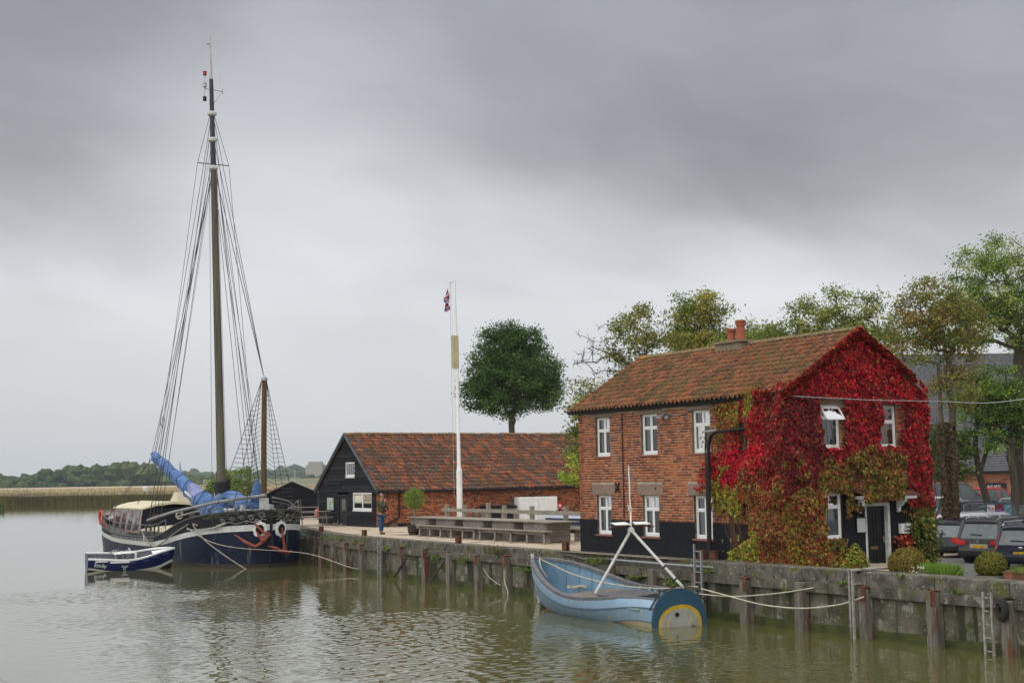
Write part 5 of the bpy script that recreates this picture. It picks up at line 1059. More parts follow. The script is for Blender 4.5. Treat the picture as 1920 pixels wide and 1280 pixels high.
# 2 thin ash left of the house
p = tp(1185, 700, 63); pz = wz(p.x, 63)
tree('ash_tree', 'thin half bare tree with dead grey twigs behind the left end of the house', 'tree', (p.x + .2, 63, pz), [(.0, 0, 8.1, 1.9, 1.6, 1.5, 1.4), (-1.5, 0, 5.8, 1.6, 1.5, 1.5, .9), (1.1, 0, 7.2, 1.5, 1.5, 1.3, .8), (-1.9, 0, 7.3, 1.1, 1.0, 1.2, .7)], .10, 130, 50, [(.13, .14, .03), (.10, .125, .03), (.17, .16, .04), (.08, .10, .025)], lsz=.12, clump=.36, fork=.25, seed=5, group=TG_, zup=.5, bare=lambda v: (v.x < -1.5 and v.z > 6.5), hollow=.3)
p = tp(1110, 780, 60); tree('ash_sapling', 'low leafy sapling rising just left of the house eaves', 'tree', (p.x + .5, 60, wz(p.x, 60)), [(-.5, 0, 4.6, 1.2, 1.1, 1.5, 1), (-1.0, 0, 3.8, .8, .8, .9, .6)], .09, 44, 42, [(.14, .17, .035), (.19, .20, .05), (.10, .12, .03)], lsz=.15, clump=.36, fork=.2, seed=8, group=TG_, hollow=.2)
p = tp(1074, 880, 57); tree('willow_shrub', 'yellow green shrub poking out left of the house wall', 'shrub', (p.x + .45, 57, wz(p.x, 57)), [(-.45, 0, 2.3, .45, .4, .28, 1), (-.35, 0, 3.1, .4, .4, .25, .8), (.2, 0, 2.7, .5, .4, .6, .7)], .04, 24, 46, [(.22, .27, .04), (.17, .24, .035), (.27, .27, .05)], lsz=.11, clump=.20, fork=.2, seed=9, hollow=.1)
# 3 broad green-yellow tree behind the roof
p = tp(1335, 640, 70); tree('sycamore_tree', 'broad full olive green tree rising behind the chimney end of the roof', 'tree', (p.x, 70, wz(p.x, 70)), [(-.6, 0, 9.8, 1.6, 1.8, 2.0, 1), (.8, 0, 8.9, 2.4, 1.9, 1.8, 1), (2.6, 0, 8.3, 1.8, 1.7, 1.3, .7), (-1.3, 0, 8.4, .9, 1.2, 1.5, .4)], .24, 210, 95, [(.12, .15, .03), (.17, .17, .035), (.09, .13, .025), (.22, .19, .04), (.08, .11, .02)], lsz=.13, clump=.46, fork=.1, seed=12, group=TG_, zup=.4)
# 4 light tree behind the ridge
p = tp(1590, 640, 66); tree('birch_tree', 'open feathery green tree behind the gable peak', 'tree', (p.x, 66, wz(p.x, 66)), [(-1.3, 0, 9.1, 1.6, 1.6, 1.6, 1), (.2, 0, 8.9, 1.8, 1.6, 2.2, 1.1), (1.9, 0, 8.0, 1.0, 1.4, 1.3, .5), (-3.2, 0, 8.3, 1.7, 1.4, 1.0, .8), (-5.0, 0, 8.0, 1.3, 1.2, .8, .5)], .2, 210, 66, [(.12, .16, .035), (.16, .18, .045), (.09, .12, .03), (.20, .20, .05)], lsz=.12, clump=.42, fork=.12, seed=15, group=TG_, hollow=.3, zup=1.3)
# 5 twin-stemmed, ivy clad, browning tree
p = tp(1781, 930, 62); tree('lime_tree', 'tall twin stemmed tree with ivy clad trunk and browning leaves right of the gable', 'tree', (p.x, 62, wz(p.x, 62)), [(-.4, 0, 9.4, 1.6, 1.6, 1.5, 1), (-1.5, 0, 8.2, 1.2, 1.2, 1.3, .6), (.6, 0, 8.4, 1.4, 1.5, 1.8, .8), (.3, 0, 5.9, 1.1, 1.2, .9, .4)], .15, 200, 60, [(.15, .155, .035), (.12, .14, .03), (.17, .16, .04), (.19, .12, .03), (.11, .14, .03)], lsz=.115, clump=.42, fork=.35, seed=21, group=TG_, zup=1.1, stems=2, ivy=(3600, 5.6), hollow=.3, barkc=mat('ivied_bark', (.13, .10, .07), (.08, .065, .05), bump=.8))
# 6 big green tree at the right edge
p = tp(1908, 960, 76); tree('ash_tree', 'tallest bright green tree at the right edge behind the car park', 'tree', (p.x, 76, wz(p.x, 76)), [(-.2, 0, 12.0, 2.7, 2.4, 2.5, 1.2), (-1.9, 0, 10.2, 1.7, 1.8, 1.9, .7), (1.4, 0, 10.0, 2.2, 2, 2.5, .9)], .28, 260, 80, [(.13, .20, .035), (.17, .23, .04), (.09, .14, .025), (.21, .25, .06), (.08, .12, .02)], lsz=.13, clump=.50, fork=.2, seed=27, group=TG_, zup=1.1, lean=(.05, 0), hollow=.35)
p = tp(1900, 950, 73); tree('ash_tree', 'leaning dark stemmed tree with low bright leaves between the board and the right edge', 'tree', (p.x + .1, 73, wz(p.x, 73)), [(-1.6, 0, 6.0, 1.1, 1.2, 1.3, .8), (.3, 0, 5.9, 1.3, 1.2, 1.3, .9), (-.6, 0, 7.4, 1.5, 1.2, .9, .7), (-1.2, 0, 4.3, .8, .8, .6, .35)], .19, 90, 60, [(.12, .20, .03), (.16, .24, .035), (.07, .12, .02), (.05, .09, .02)], lsz=.13, clump=.40, fork=.1, seed=31, group=TG_, zup=.4, hollow=.3)
p = tp(1832, 955, 64); t6 = MB()
p0 = tp(1868, 948, 74); T_ = wroot('ash_tree', 'bare leaning trunk in front of the brick maltings wall', 'tree', (p0.x, 74, wz(p0.x, 74)), 0, TG_)
t6.tube([(0, 0, 0), (-.35, 0, 1.2), (-.8, 0, 3.0), (-.95, 0, 4.4), (-.7, 0, 6.5), (-.3, 0, 8.5)], [.24, .19, .17, .14, .10, .05], 8); t6.tube([(-.8, 0, 3.), (.0, .2, 5), (.6, .2, 6.8)], [.12, .09, .04], 6); t6.build('trunk', MATS['bark'], T_, smooth=True)
n_ = 2200; cc = np.array([(-.6, 0, 8.0), (.5, .2, 6.6), (-.3, 0, 6.8), (-.9, .1, 7.2)])[RN.randint(0, 4, n_)]; stamp('crown', LV, LF, frames(cc + RN.randn(n_, 3) * .55, RN.randn(n_, 3), RN.randn(n_, 3), RN.uniform(.1, .18, n_)), None, leaf, T_, np.array([(.14, .19, .04), (.19, .21, .05), (.10, .14, .03)])[RN.randint(0, 3, n_)])
p = tp(1775, 880, 74); tree('hawthorn', 'dense dark green bushy tree behind the ivy clad trunks', 'tree', (p.x, 74, wz(p.x, 74)), [(0, 0, 4.4, 1.6, 1.2, 1.5, 1), (3.4, 0, 6.2, 1.5, 1.2, 1.4, .7)], .14, 70, 60, [(.05, .08, .02), (.08, .12, .025), (.035, .06, .015)], lsz=.2, clump=.5, fork=.1, seed=41, group=TG_, hollow=.2)
p = tp(445, 930, 118); tree('sallow_bush', 'green and yellow sallow bush behind the barge mast', 'shrub', (p.x, 118, .6), [(0, 0, 2.6, 2.2, 1.5, 2.0, 1), (-1.2, 0, 1.8, 1.6, 1.2, 1.4, .6)], .08, 90, 50, [(.12, .19, .03), (.17, .22, .04), (.09, .13, .025)], lsz=.2, clump=.45, fork=.1, seed=44, hollow=.2)
q = MB(); q.tube([(-3.2, 0, 0), (-3.2, 0, 1.7)], .1); 

# ---------------------------------------------------------------- maltings building behind the car park
ML = wroot('maltings', 'long brick maltings with grey slate roof behind the trees', 'building', (tp(1700, 950, 104).x - 2.2, 104, 1.0), rad(3.))
q = MB(); q.box(0, 34, 0, 12, 0, 2.86); q.build('wall', None or mat('maltings_brick', (.30, .12, .07), (.22, .085, .05), rough=.9, scale=1.2, bump=.3), ML)
nt = MATS['maltings_brick'].node_tree; bt = nt.nodes.new('ShaderNodeTexBrick'); tc = nt.nodes.new('ShaderNodeTexCoord'); mp = nt.nodes.new('ShaderNodeMapping'); mp.inputs['Rotation'].default_value = (rad(90), 0, 0)
nt.links.new(tc.outputs['Object'], mp.inputs[0]); nt.links.new(mp.outputs[0], bt.inputs[0]); bt.inputs['Scale'].default_value = 1.; bt.inputs['Brick Width'].default_value = .24; bt.inputs['Row Height'].default_value = .08; bt.inputs['Mortar Size'].default_value = .012
bt.inputs['Color1'].default_value = (.36, .135, .07, 1); bt.inputs['Color2'].default_value = (.24, .09, .05, 1); bt.inputs['Mortar'].default_value = (.28, .19, .14, 1); nt.links.new(bt.outputs[0], nt.nodes['Principled BSDF'].inputs['Base Color'])
for i in range(7):
    x = 4.1 + i * 2.55; q = MB(); pts = [(x, .3)] + [(x + .85 + .85 * -math.cos(t), 1.95 + .22 * math.sin(t)) for t in [math.pi * k / 8 for k in range(9)]] + [(x + 1.7, .3)]
    n_ = len(pts)
    for k in range(n_ - 1):
        (x0, z0), (x1, z1) = pts[k], pts[k + 1]; q.beam((x0, -.03, z0), (x1, -.03, z1), .07, .12, up=(0, 1, 0))
    q.build('blind_arch', mat('arch_brick', (.22, .08, .05)), ML)
q = MB()
rp = [(-.8, -.5, 2.72), (36, -.5, 2.72), (36, 7, 12.0), (3.3, 7, 11.9), (-.8, 14, 2.7), (36, 14, 2.7), (1.2, 3.3, 7.2)]
q.add(rp, [(0, 1, 2, 3), (0, 3, 4), (3, 2, 5, 4)]); q.add([(x, y, z - .15) for x, y, z in rp], [(0, 1, 2, 3), (0, 3, 4), (3, 2, 5, 4)]); ro_ = q.build('roof', None or mat('slate', (.095, .098, .108), (.06, .062, .07), rough=.85, scale=2.5, bump=.6, bscale=5, spots=((.13, .125, .10), 1.2, .57), stretch=(3, 1, 1)), ML)
for r_ in range(52):                              # slate courses, each a step
    t0, t1 = r_ / 52, (r_ + 1) / 52; q = MB(); y0, z0, y1, z1 = -.5 + 7.5 * t0, 2.76 + 9.2 * t0, -.5 + 7.5 * t1, 2.74 + 9.2 * t1
    q.add([(-.8 + 4.1 * t0, y0 - .01, z0 + .035), (36, y0 - .01, z0 + .035), (36, y1, z1 + .02), (-.8 + 4.1 * t1, y1, z1 + .02), (-.8 + 4.1 * t0, y0, z0), (36, y0, z0)], [(0, 1, 2, 3), (4, 5, 1, 0)]); q.build('slate_course', MATS['slate'], ro_)
q = MB(); q.box(-.8, 36, -.62, -.48, 2.62, 2.76); q.build('gutter', blackm, ML)
q = MB(); q.box(-.55, .35, 2.2, 3.2, 8.4, 0 + 10.9); q.add([(-.75, 2., 10.9), (.55, 2., 10.9), (.55, 3.4, 10.9), (-.75, 3.4, 10.9), (-.1, 2.7, 11.8)], [(0, 1, 4), (1, 2, 4), (2, 3, 4), (3, 0, 4)]); q.build('roof_cowl', oldwhite, ML)
o = at(1885, 925, 102.6); q = MB(); lx = (o.x - ML.location.x)
q.box(lx - .75, lx + .75, -.12, -.05, .25, 1.9); bn = q.build('banner', mat('banner_black', (.02, .02, .024), bump=0), ML); text('BUT ARTS\nETC', .22, bn, (lx - .2, -.125, 1.55), (rad(90), 0, 0), white)

# ---------------------------------------------------------------- poster board and posters
bp_ = at(1875, 972, 70); PB = wroot('poster_board', 'dark notice stand with three printed posters in front of the trees', 'notice board', (bp_.x, 70, wz(bp_.x, 70)), rad(2))
hgt0 = at(1875, 973, 70).z - wz(bp_.x, 70); z1_ = at(1875, 941, 70).z - wz(bp_.x, 70)
q = MB(); q.box(-.68, .68, 0, .08, hgt0, z1_); q.build('board', mat('slate_blue_frame', (.05, .07, .09), bump=0), PB); q = MB(); q.box(-.64, -.57, .02, .07, 0, hgt0); q.box(.57, .64, .02, .07, 0, hgt0); q.build('leg', blackm, PB)
for i, (c, nm) in enumerate((((.45, .43, .43), 'left_poster'), ((.12, .015, .03), 'middle_poster'), ((.10, .18, .24), 'right_poster'))):
    x = -.62 + i * .42; q = MB(); q.box(x, x + .38, -.012, -.002, hgt0 + .05, z1_ - .12); ps = q.build('poster', mat('poster_print_%s' % nm.split('_')[0], c, bump=0), PB)
    for j in range(9):
        q = MB(); a_, b_ = x + .03 + R.uniform(0, .24), hgt0 + .1 + R.uniform(0, .45); q.box(a_, a_ + R.uniform(.05, .1), -.02, -.013, b_, b_ + R.uniform(.06, .12))
        q.build('picture_block', mat('ink%d' % (i * 3 + j % 3), [(.05, .05, .07), (.38, .30, .30), (.30, .08, .08), (.25, .12, .45), (.5, .05, .08), (.10, .10, .5), (.04, .06, .08), (.4, .42, .4), (.2, .3, .4)][i * 3 + j % 3], bump=0), ps)
q = MB(); [q.box(-1.3, -.72, 0, .05, .3 + k * .35, .5 + k * .35) for k in range(3)]; q.box(-1.3, -1.22, -.02, .06, 0, 1.3)
o = q.build('slatted_fence', oldwhite); o.location = (bp_.x - .1, 70.4, wz(bp_.x, 70)); tag(o, 'short pale slatted fence left of the poster board', 'fence')
# ---------------------------------------------------------------- cars
def paint(name, c, rough=.28): return mat(name, c, tuple(x * .9 for x in c), rough=.34, metal=0., bump=0, coat=.12, spec=.4, scale=1)
cargl = mat('car_glass', (.085, .11, .11), (.045, .06, .062), rough=.06, bump=0, spec=.7)
tyrem = mat('tyre', (.015, .015, .016), rough=.8, bump=.1); chrome = mat('chrome', (.6, .6, .62), rough=.2, metal=.9, bump=0)
redl = mat('red_lamp', (.5, .015, .02), (.4, .01, .015), rough=.15, bump=0, coat=1); platey = mat('yellow_plate', (.75, .48, .02), rough=.4, bump=0)
def car(label, p, rz, body, L_=4.5, W=1.8, Hh=1.5, kind='estate', rails=None, plate=None, lamps='side', badge=None, trim=None, group='cars in the car park behind the quay'):
    """local frame: y forward, rear at y=0"""
    C = wroot('parked_car', label, 'car', p, rz, group)
    hw = W / 2; belt = Hh * .58
    def ring(y, z0, z1, w, top=.94, r=.08):
        return [(-w * .93, y, z0), (w * .93, y, z0), (w, y, z0 + .12), (w, y, z1 - .22), (w * .975, y, z1 - .08), (w * top, y, z1), (-w * top, y, z1), (-w * .975, y, z1 - .08), (-w, y, z1 - .22), (-w, y, z0 + .12)]
    q = MB(); hood = belt - .04; van = kind == 'van'
    st = [(-.06, .32, .52, hw * .90), (0, .26, .62, hw * .95), (.03, .24, belt - .03, hw * .955), (.15, .22, belt, hw * .985), (.9, .20, belt + .01, hw), (L_ * .5, .20, belt, hw), (L_ * .72, .20, belt - .02, hw), (L_ * .80, .21, hood - .06, hw * .985), (L_ * .93, .23, hood - .16, hw * .93), (L_ * .985, .28, hood - .28, hw * .82), (L_, .34, .55, hw * .74)]
    q.loft([ring(*s) for s in st]); q.build('body', body, C, smooth=True)
    # greenhouse: glass core with body-colour roof and pillars
    r_y = .04 if kind in ('estate', 'van') else .10; ty = r_y + (.28 if kind != 'hatch' else .42); fy = L_ * .66; ft = L_ * .50; th = Hh; tw = hw * .80
    def gring(y0, y1, zt, wt): return None
    g = MB(); bw = hw * .955
    yb = [r_y + .02, ty, ft, fy + .05]
    B_ = [(-bw, yb[0], belt - .02), (bw, yb[0], belt - .02), (bw, yb[3], belt - .04), (-bw, yb[3], belt - .04)]; T_ = [(-tw * .97, yb[1], th - .04), (tw * .97, yb[1], th - .04), (tw, yb[2], th - .05), (-tw, yb[2], th - .05)]
    M_ = [tuple((Vector(a) * .45 + Vector(b) * .55) + Vector((0.02 * (1 if a[0] > 0 else -1), 0, .0))) for a, b in zip(B_, T_)]
    g.add(B_ + M_ + T_, [(0, 1, 5, 4), (1, 2, 6, 5), (2, 3, 7, 6), (3, 0, 4, 7), (4, 5, 9, 8), (5, 6, 10, 9), (6, 7, 11, 10), (7, 4, 8, 11), (8, 9, 10, 11)]); g.build('glasshouse', cargl, C)
    r_ = MB(); rings = []
    for y, dz, k in ((ty - .10, -.075, .90), (ty - .02, -.01, .97), (ty + .5, .02, 1), (ft - .1, .01, 1), (ft + .12, -.06, .94)): rings.append([(-tw * k - .02, y, th - .06 + dz), (tw * k + .02, y, th - .06 + dz), (tw * k, y, th - .02 + dz), (tw * .7 * k, y, th + dz + .01), (0, y, th + dz + .02), (-tw * .7 * k, y, th + dz + .01), (-tw * k, y, th - .02 + dz)])
    r_.loft(rings); r_.build('roof', body, C, smooth=True)
    for s_ in (-1, 1):
        pl_ = MB(); pl_.beam((s_ * bw * .985, yb[0] + .03, belt - .02), (s_ * tw * .98, yb[1] + .03, th - .05), .10 if kind != 'van' else .25, .13, up=(s_, 0, 0)); pl_.beam((s_ * bw, yb[3] - .04, belt - .04), (s_ * tw, yb[2] - .02, th - .06), .06, .07, up=(s_, 0, 0))
        for yy in (.30, .62): y = yb[0] + (yb[3] - yb[0]) * yy; yt = yb[1] + (yb[2] - yb[1]) * (yy * 1.05 - .04); pl_.beam((s_ * bw * .99, y, belt - .02), (s_ * tw * 1.0, yt, th - .05), .07, .04, up=(s_, 0, 0))
        pl_.beam((s_ * tw, yb[1], th - .05), (s_ * tw, yb[2], th - .06), .05, .06); pl_.build('side_pillars', body, C)
    if trim:
        t_ = MB()
        for s_ in (-1, 1):
            t_.tube([(s_ * bw * 1.0, yb[3] - .25, belt + .0), (s_ * bw * 1.005, yb[0] + .45, belt + .0), (s_ * (bw * .8 + tw * .2) * 1.03, yb[0] + .28, belt + .10), (s_ * (bw * .3 + tw * .7) * 1.035, yb[1] + .16, th - .18), (s_ * tw * 1.04, yb[1] + .35, th - .09), (s_ * tw * 1.04, yb[2], th - .08)], .022, 5)
        t_.build('window_trim', chrome, C)
    # rear details
    def rz_(z): t = (z - belt) / (th - belt); return yb[0] + (yb[1] - yb[0]) * max(0, t)
    d = MB(); d.box(-hw * .93, hw * .93, -.10, .05, .30, .50); bmp = d.build('bumper', mat('bumper_%s' % body.name, tuple(max(.012, x * .6) for x in body.node_tree.nodes['Mix'].inputs[6].default_value[:3]), rough=.5, bump=0), C, bevel=.03)
    d = MB(); zz = belt + .12; d.beam((.1, rz_(zz) - .03, zz), (-.35, rz_(zz) - .03, zz + .02), .02, .025); d.build('wiper', blackm, C)
    for s_ in (-1, 1):
        d = MB()
        if lamps == 'side': d.add([(s_ * hw * .985, .0, belt - .27), (s_ * hw * .50, -.035, belt - .24), (s_ * hw * .56, -.035, belt - .09), (s_ * hw * .985, .0, belt - .05), (s_ * hw * 1.012, .22, belt - .07), (s_ * hw * 1.012, .22, belt - .24)], [(0, 1, 2, 3), (0, 3, 4, 5)])
        elif lamps == 'high': d.add([(s_ * hw * .99, .02, belt - .18), (s_ * hw * .90, -.03, belt - .16), (s_ * tw * .98, rz_(th - .14) - .04, th - .14), (s_ * tw * 1.05, rz_(th - .14) + .06, th - .14), (s_ * hw * 1.0, .16, belt - .1)], [(0, 1, 2, 3), (0, 3, 4)])
        else: d.add([(s_ * hw * .985, .0, belt - .26), (s_ * hw * .62, -.05, belt - .20), (s_ * hw * .60, -.05, belt - .02), (s_ * hw * .985, .0, belt + .02), (s_ * hw * 1.02, .32, belt + .0), (s_ * hw * 1.02, .25, belt - .2)], [(0, 1, 2, 3), (0, 3, 4, 5)])
        d.build('tail_light', redl, C)
        d = MB(); d.box(s_ * (hw + .02), s_ * (hw + .18), L_ * .60, L_ * .60 + .09, belt + .02, belt + .16); d.build('mirror', body, C, bevel=.02)
    for y in (.78, L_ - .82):
        for s_ in (-1, 1):
            w = MB(); w.tube([(s_ * (hw - .22), y, .32), (s_ * (hw - .005), y, .32)], .32, 18); wh = w.build('wheel', tyrem, C)
            w = MB(); w.tube([(s_ * (hw - .0), y, .32), (s_ * (hw + .008), y, .32)], .21, 14); w.build('rim', mat('alloy', (.22, .22, .23), rough=.35, metal=.6, bump=0), wh)
            w = MB()
            for k in range(5): th_ = k * 2 * math.pi / 5; w.beam((s_ * (hw + .012), y, .32), (s_ * (hw + .012), y + .2 * math.cos(th_), .32 + .2 * math.sin(th_)), .05, .012, up=(1, 0, 0))
            w.build('spokes', steel, wh)
            a_ = MB(); a_.tube([(s_ * (hw - .24), y, .33), (s_ * (hw - .015), y, .33)], .365, 18); a_.build('wheel_arch', dark, C)
    if rails:
        d = MB()
        for s_ in (-1, 1): d.tube([(s_ * tw * .9, ty, th + .0), (s_ * tw * .9, ty + .12, th + .055), (s_ * tw * .9, ft - .2, th + .05), (s_ * tw * .9, ft - .05, th - .01)], .018, 5)
        d.build('roof_rail', rails, C)
    if plate:
        d = MB(); d.box(-.36, .36, -.02, .0, belt - .40, belt - .22); d.build('plate_recess', steel if body.name != 'navy_car' else blackm, C); d = MB(); d.box(-.26, .26, -.032, -.021, belt - .365, belt - .255); pp = d.build('number_plate', platey, C); text(plate, .105, pp, (0, -.034, belt - .31), (rad(90), 0, 0), blackm, ext=.001, bold=True)
    if badge == 'ring':
        d = MB(); n_ = 16; d.tube([(.07 * math.cos(2 * math.pi * k / n_), -.045, belt - .12 + .07 * math.sin(2 * math.pi * k / n_)) for k in range(n_ + 1)], .010, 5)
        for a_, b_ in (((-.035, .055), (0, 0.0)), ((0, 0), (.035, .055)), ((-.06, .02), (-.025, -.06)), ((-.025, -.06), (0, -.01)), ((0, -.01), (.025, -.06)), ((.025, -.06), (.06, .02))): d.beam((a_[0], -.045, belt - .12 + a_[1]), (b_[0], -.045, belt - .12 + b_[1]), .012, .012, up=(0, 1, 0))
        d.build('badge', chrome, C)
    if badge == 'oval': d = MB(); d.sphere((0, -.035, belt - .12), .08, 12, 6, sq=(1, .2, .5)); d.build('badge', chrome, C)
    return C
def carpos(px, Y): p = at(px, 1000, Y); return (p.x, Y, wz(p.x, Y))
grey = paint('grey_car', (.022, .023, .025)); navy = paint('navy_car', (.012, .016, .032)); blk = paint('black_car', (.012, .013, .018)); silver = paint('silver_car', (.45, .46, .48)); whitec = paint('white_car', (.6, .62, .66)); redc = paint('red_car', (.42, .02, .03)); dgrey = paint('dark_green_grey_car', (.06, .065, .068))
def yaw_right(deg): return rad(-deg)
car('dark grey people carrier seen from behind with yellow plate and roof rails', carpos(1834, 54.5), rad(-44), grey, 4.5, 1.78, 1.66, 'estate', rails=chrome, plate='GL13 CJO', badge='ring', trim=True, lamps='side')
car('dark navy people carrier cut by the right edge of the picture', carpos(1912, 50.5), rad(-34), navy, 4.5, 1.80, 1.56, 'estate', plate='EX08 NWY', badge='oval', lamps='high')
car('small black hatchback with round red lamps close to the creeper', carpos(1764, 58.5), rad(-50), blk, 3.8, 1.7, 1.46, 'hatch', lamps='round')
car('pale hatchback with dark window band behind the black hatchback', carpos(1768, 66), rad(-62), whitec, 4.1, 1.75, 1.5, 'hatch', lamps='side')
car('white car with silver roof rails behind the grey people carrier', carpos(1812, 67), rad(-60), silver, 4.2, 1.75, 1.5, 'estate', rails=chrome)
car('black estate with bright roof rails nearest the ivy clad trunk', carpos(1776, 76), rad(-66), blk, 4.7, 1.82, 1.62, 'estate', rails=chrome, trim=True)
car('dark hatchback squeezed between the white car and the creeper', carpos(1752, 62), rad(-56), navy, 4.0, 1.72, 1.46, 'hatch', lamps='side')
car('black car with pale windows in the row under the poster board', carpos(1858, 60), rad(-62), blk, 4.3, 1.76, 1.44, 'hatch')
car('silver saloon half hidden by the creeper edge', carpos(1728, 84), rad(-75), silver, 4.3, 1.75, 1.45, 'hatch')
p_ = at(1738, 955, 92); car('large dark van like car standing behind the ivy clad trunk', (p_.x, 92, wz(p_.x, 92)), rad(-82), dgrey, 4.9, 1.95, 1.85, 'van')
car('black hatchback behind the navy people carrier at the right', carpos(1893, 64), rad(-58), blk, 4.2, 1.75, 1.48, 'hatch')
car('dark grey estate in the second row right of the poster board', carpos(1850, 73), rad(-64), dgrey, 4.5, 1.8, 1.5, 'estate')
p_ = at(1878, 945, 88); car('red car parked by the maltings wall behind the poster board', (p_.x, 94, wz(p_.x, 94)), rad(-80), redc, 4.0, 1.7, 1.5, 'hatch')
p_ = at(1905, 955, 76); car('light green grey car at the far right edge', (p_.x, 78, wz(p_.x, 78)), rad(-70), paint('sage_car', (.18, .22, .19)), 4.2, 1.75, 1.5, 'hatch')
t = root('dinghy_stand_in', 'low silver blue covered dinghy on trestles behind the fence beside the house', 'boat', 8.6, 20.0, G)  # covered dinghy form stands in for an unclear, car-like silver shape
q = MB(); q.loft([[(-w, y, .62), (-w * .8, y, .2), (w * .8, y, .2), (w, y, .62)] for y, w in ((0, .5), (1.2, .72), (2.6, .6), (3.5, .08))], closed=False, caps=False); q.build('hull', mat('dinghy_dark_hull', (.03, .05, .12), rough=.4), t)
q = MB(); q.loft([[(-w, y, .62), (-w * .5, y, .62 + h_), (0, y, .66 + h_), (w * .5, y, .62 + h_), (w, y, .62)] for y, w, h_ in ((-.02, .52, .05), (1.2, .76, .16), (2.6, .63, .13), (3.52, .1, .02))], closed=False, caps=False); q.build('cover', mat('silver_cover', (.42, .46, .50), (.30, .34, .40), rough=.4), t)
for y in (.6, 2.4): q = MB(); q.box(-.6, .6, y, y + .08, 0, .2); q.build('trestle', wood, t)
t = root('stump_table', 'low plank table on a thick stump leg right of the long table', 'table', 4.7, 11.6, G)
q = MB(); q.box(-.5, .5, -1.0, 1.3, .62, .68); q.build('top', wood, t); q = MB(); q.tube([(0, .1, 0), (0, .1, .62)], .22, 9); q.build('leg', woodp, t)
# ---------------------------------------------------------------- planters on the right
def ball(n_, r, cols, c, sq=(1, 1, .8), leafsz=.045, seed=1, inner=.82):
    rn = np.random.RandomState(seed); v = rn.randn(n_, 3); v[:, 2] = np.where(v[:, 2] < 0, v[:, 2] * .7, v[:, 2]); v /= np.linalg.norm(v, axis=1, keepdims=True)
    P = v * (r * (inner + (1.03 - inner) * rn.rand(n_, 1) ** .5)) * np.array(sq) * (1 + .05 * np.sin(v[:, 0:1] * 9) * np.cos(v[:, 1:2] * 8)) + np.array(c); cc = np.array(cols)[rn.randint(0, len(cols), n_)] * rn.uniform(.7, 1.3, (n_, 1)); return frames(P, v + rn.randn(n_, 3) * .5, rn.randn(n_, 3), rn.uniform(.7, 1.3, n_) * leafsz), cc
def planter(name, label, b, a, z):
    return root(name, label, 'planter', b, a, z)
zf = G + .02
z0 = 1.08
t = planter('box_ball_planter', 'large golden brown clipped box ball with white daisies in a low timber tray', .98, -5.15, z0)
q = MB(); q.box(-.3, .3, -.42, .42, 0, .42); q.build('tray', wood, t); X, c = ball(5200, .46, [(.24, .17, .035), (.17, .15, .03), (.28, .19, .05), (.13, .12, .025)], (0, 0, .62), (.9, 1, .85)); stamp('foliage', LV, LF, X, None, leaf, t, c)
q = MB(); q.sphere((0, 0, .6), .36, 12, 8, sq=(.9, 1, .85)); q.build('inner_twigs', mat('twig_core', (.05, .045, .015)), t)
k = 90; P = np.stack([RN.uniform(-.30, -.1, k), RN.uniform(-.75, -.15, k), RN.uniform(.40, .62, k)], 1); stamp('daisies', LV, LF, frames(P, RN.randn(k, 3) * .3 + np.array([-.6, -.3, 1.]), RN.randn(k, 3), RN.uniform(.035, .055, k)), None, leaf, t, np.array([(.7, .66, .6)] * k))
k = 500; P = np.stack([RN.uniform(-.3, .1, k), RN.uniform(-.8, -.1, k), RN.uniform(.3, .55, k)], 1); stamp('daisy_leaves', LV, LF, frames(P, RN.randn(k, 3), RN.randn(k, 3), RN.uniform(.04, .07, k)), None, leaf, t, np.array([(.16, .14, .06)] * k) * RN.uniform(.7, 1.3, (k, 1)))
t = planter('grass_planter', 'long timber planter of upright bright green grass left of the barrel', 1.05, -6.05, z0)
q = MB(); q.box(-.25, .25, -.5, .42, 0, .36); q.build('tray', mat('green_timber', (.15, .17, .06), (.10, .11, .05), bump=.5), t); q = MB(); q.box(-.27, .27, -.01, .01, 0, .38); q.build('brace', wood, t)
k = 1900; P = np.stack([RN.uniform(-.25, .25, k), RN.uniform(-.5, .45, k), np.full(k, .34)], 1); stamp('grass', BL, BF, frames(P, RN.randn(k, 3) * [1, 1, .1], RN.randn(k, 3) * .28 + [0, -.05, 1], RN.uniform(.2, .40, k)), None, leaf, t, np.array([(.16, .28, .04), (.12, .22, .035), (.24, .34, .07)])[RN.randint(0, 3, k)])
t = planter('half_barrel_planter', 'olive clipped box ball in a grey half barrel before the grey people carrier', 1.02, -7.62, z0)
q = MB(); q.lathe((0, 0, 0), [(.27, 0), (.34, .25), (.37, .47), (.37, .49), (.33, .49), (.32, .4)], 20); q.build('barrel', mat('grey_barrel', (.24, .235, .225), (.15, .14, .13), stretch=(7, 7, .4), bump=.5), t)
q = MB(); q.lathe((0, 0, 0), [(.335, .18), (.345, .18), (.358, .27), (.35, .27)], 20); q.build('hoop', rust, t)
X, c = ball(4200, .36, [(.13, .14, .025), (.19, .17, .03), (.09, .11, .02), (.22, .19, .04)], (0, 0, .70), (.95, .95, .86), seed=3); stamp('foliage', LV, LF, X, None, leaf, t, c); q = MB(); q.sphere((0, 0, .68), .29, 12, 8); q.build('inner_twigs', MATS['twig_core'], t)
t = planter('rusty_planter', 'round rusty iron planter with grass at the right edge', .98, -8.45, z0)
q = MB(); q.lathe((0, 0, 0), [(.36, 0), (.37, .58), (.385, .6), (.35, .6), (.34, .5)], 20); q.build('drum', mat('orange_rust', (.30, .11, .05), (.18, .08, .05), drips=((.10, .05, .03), 3, .5), bump=.4), t)
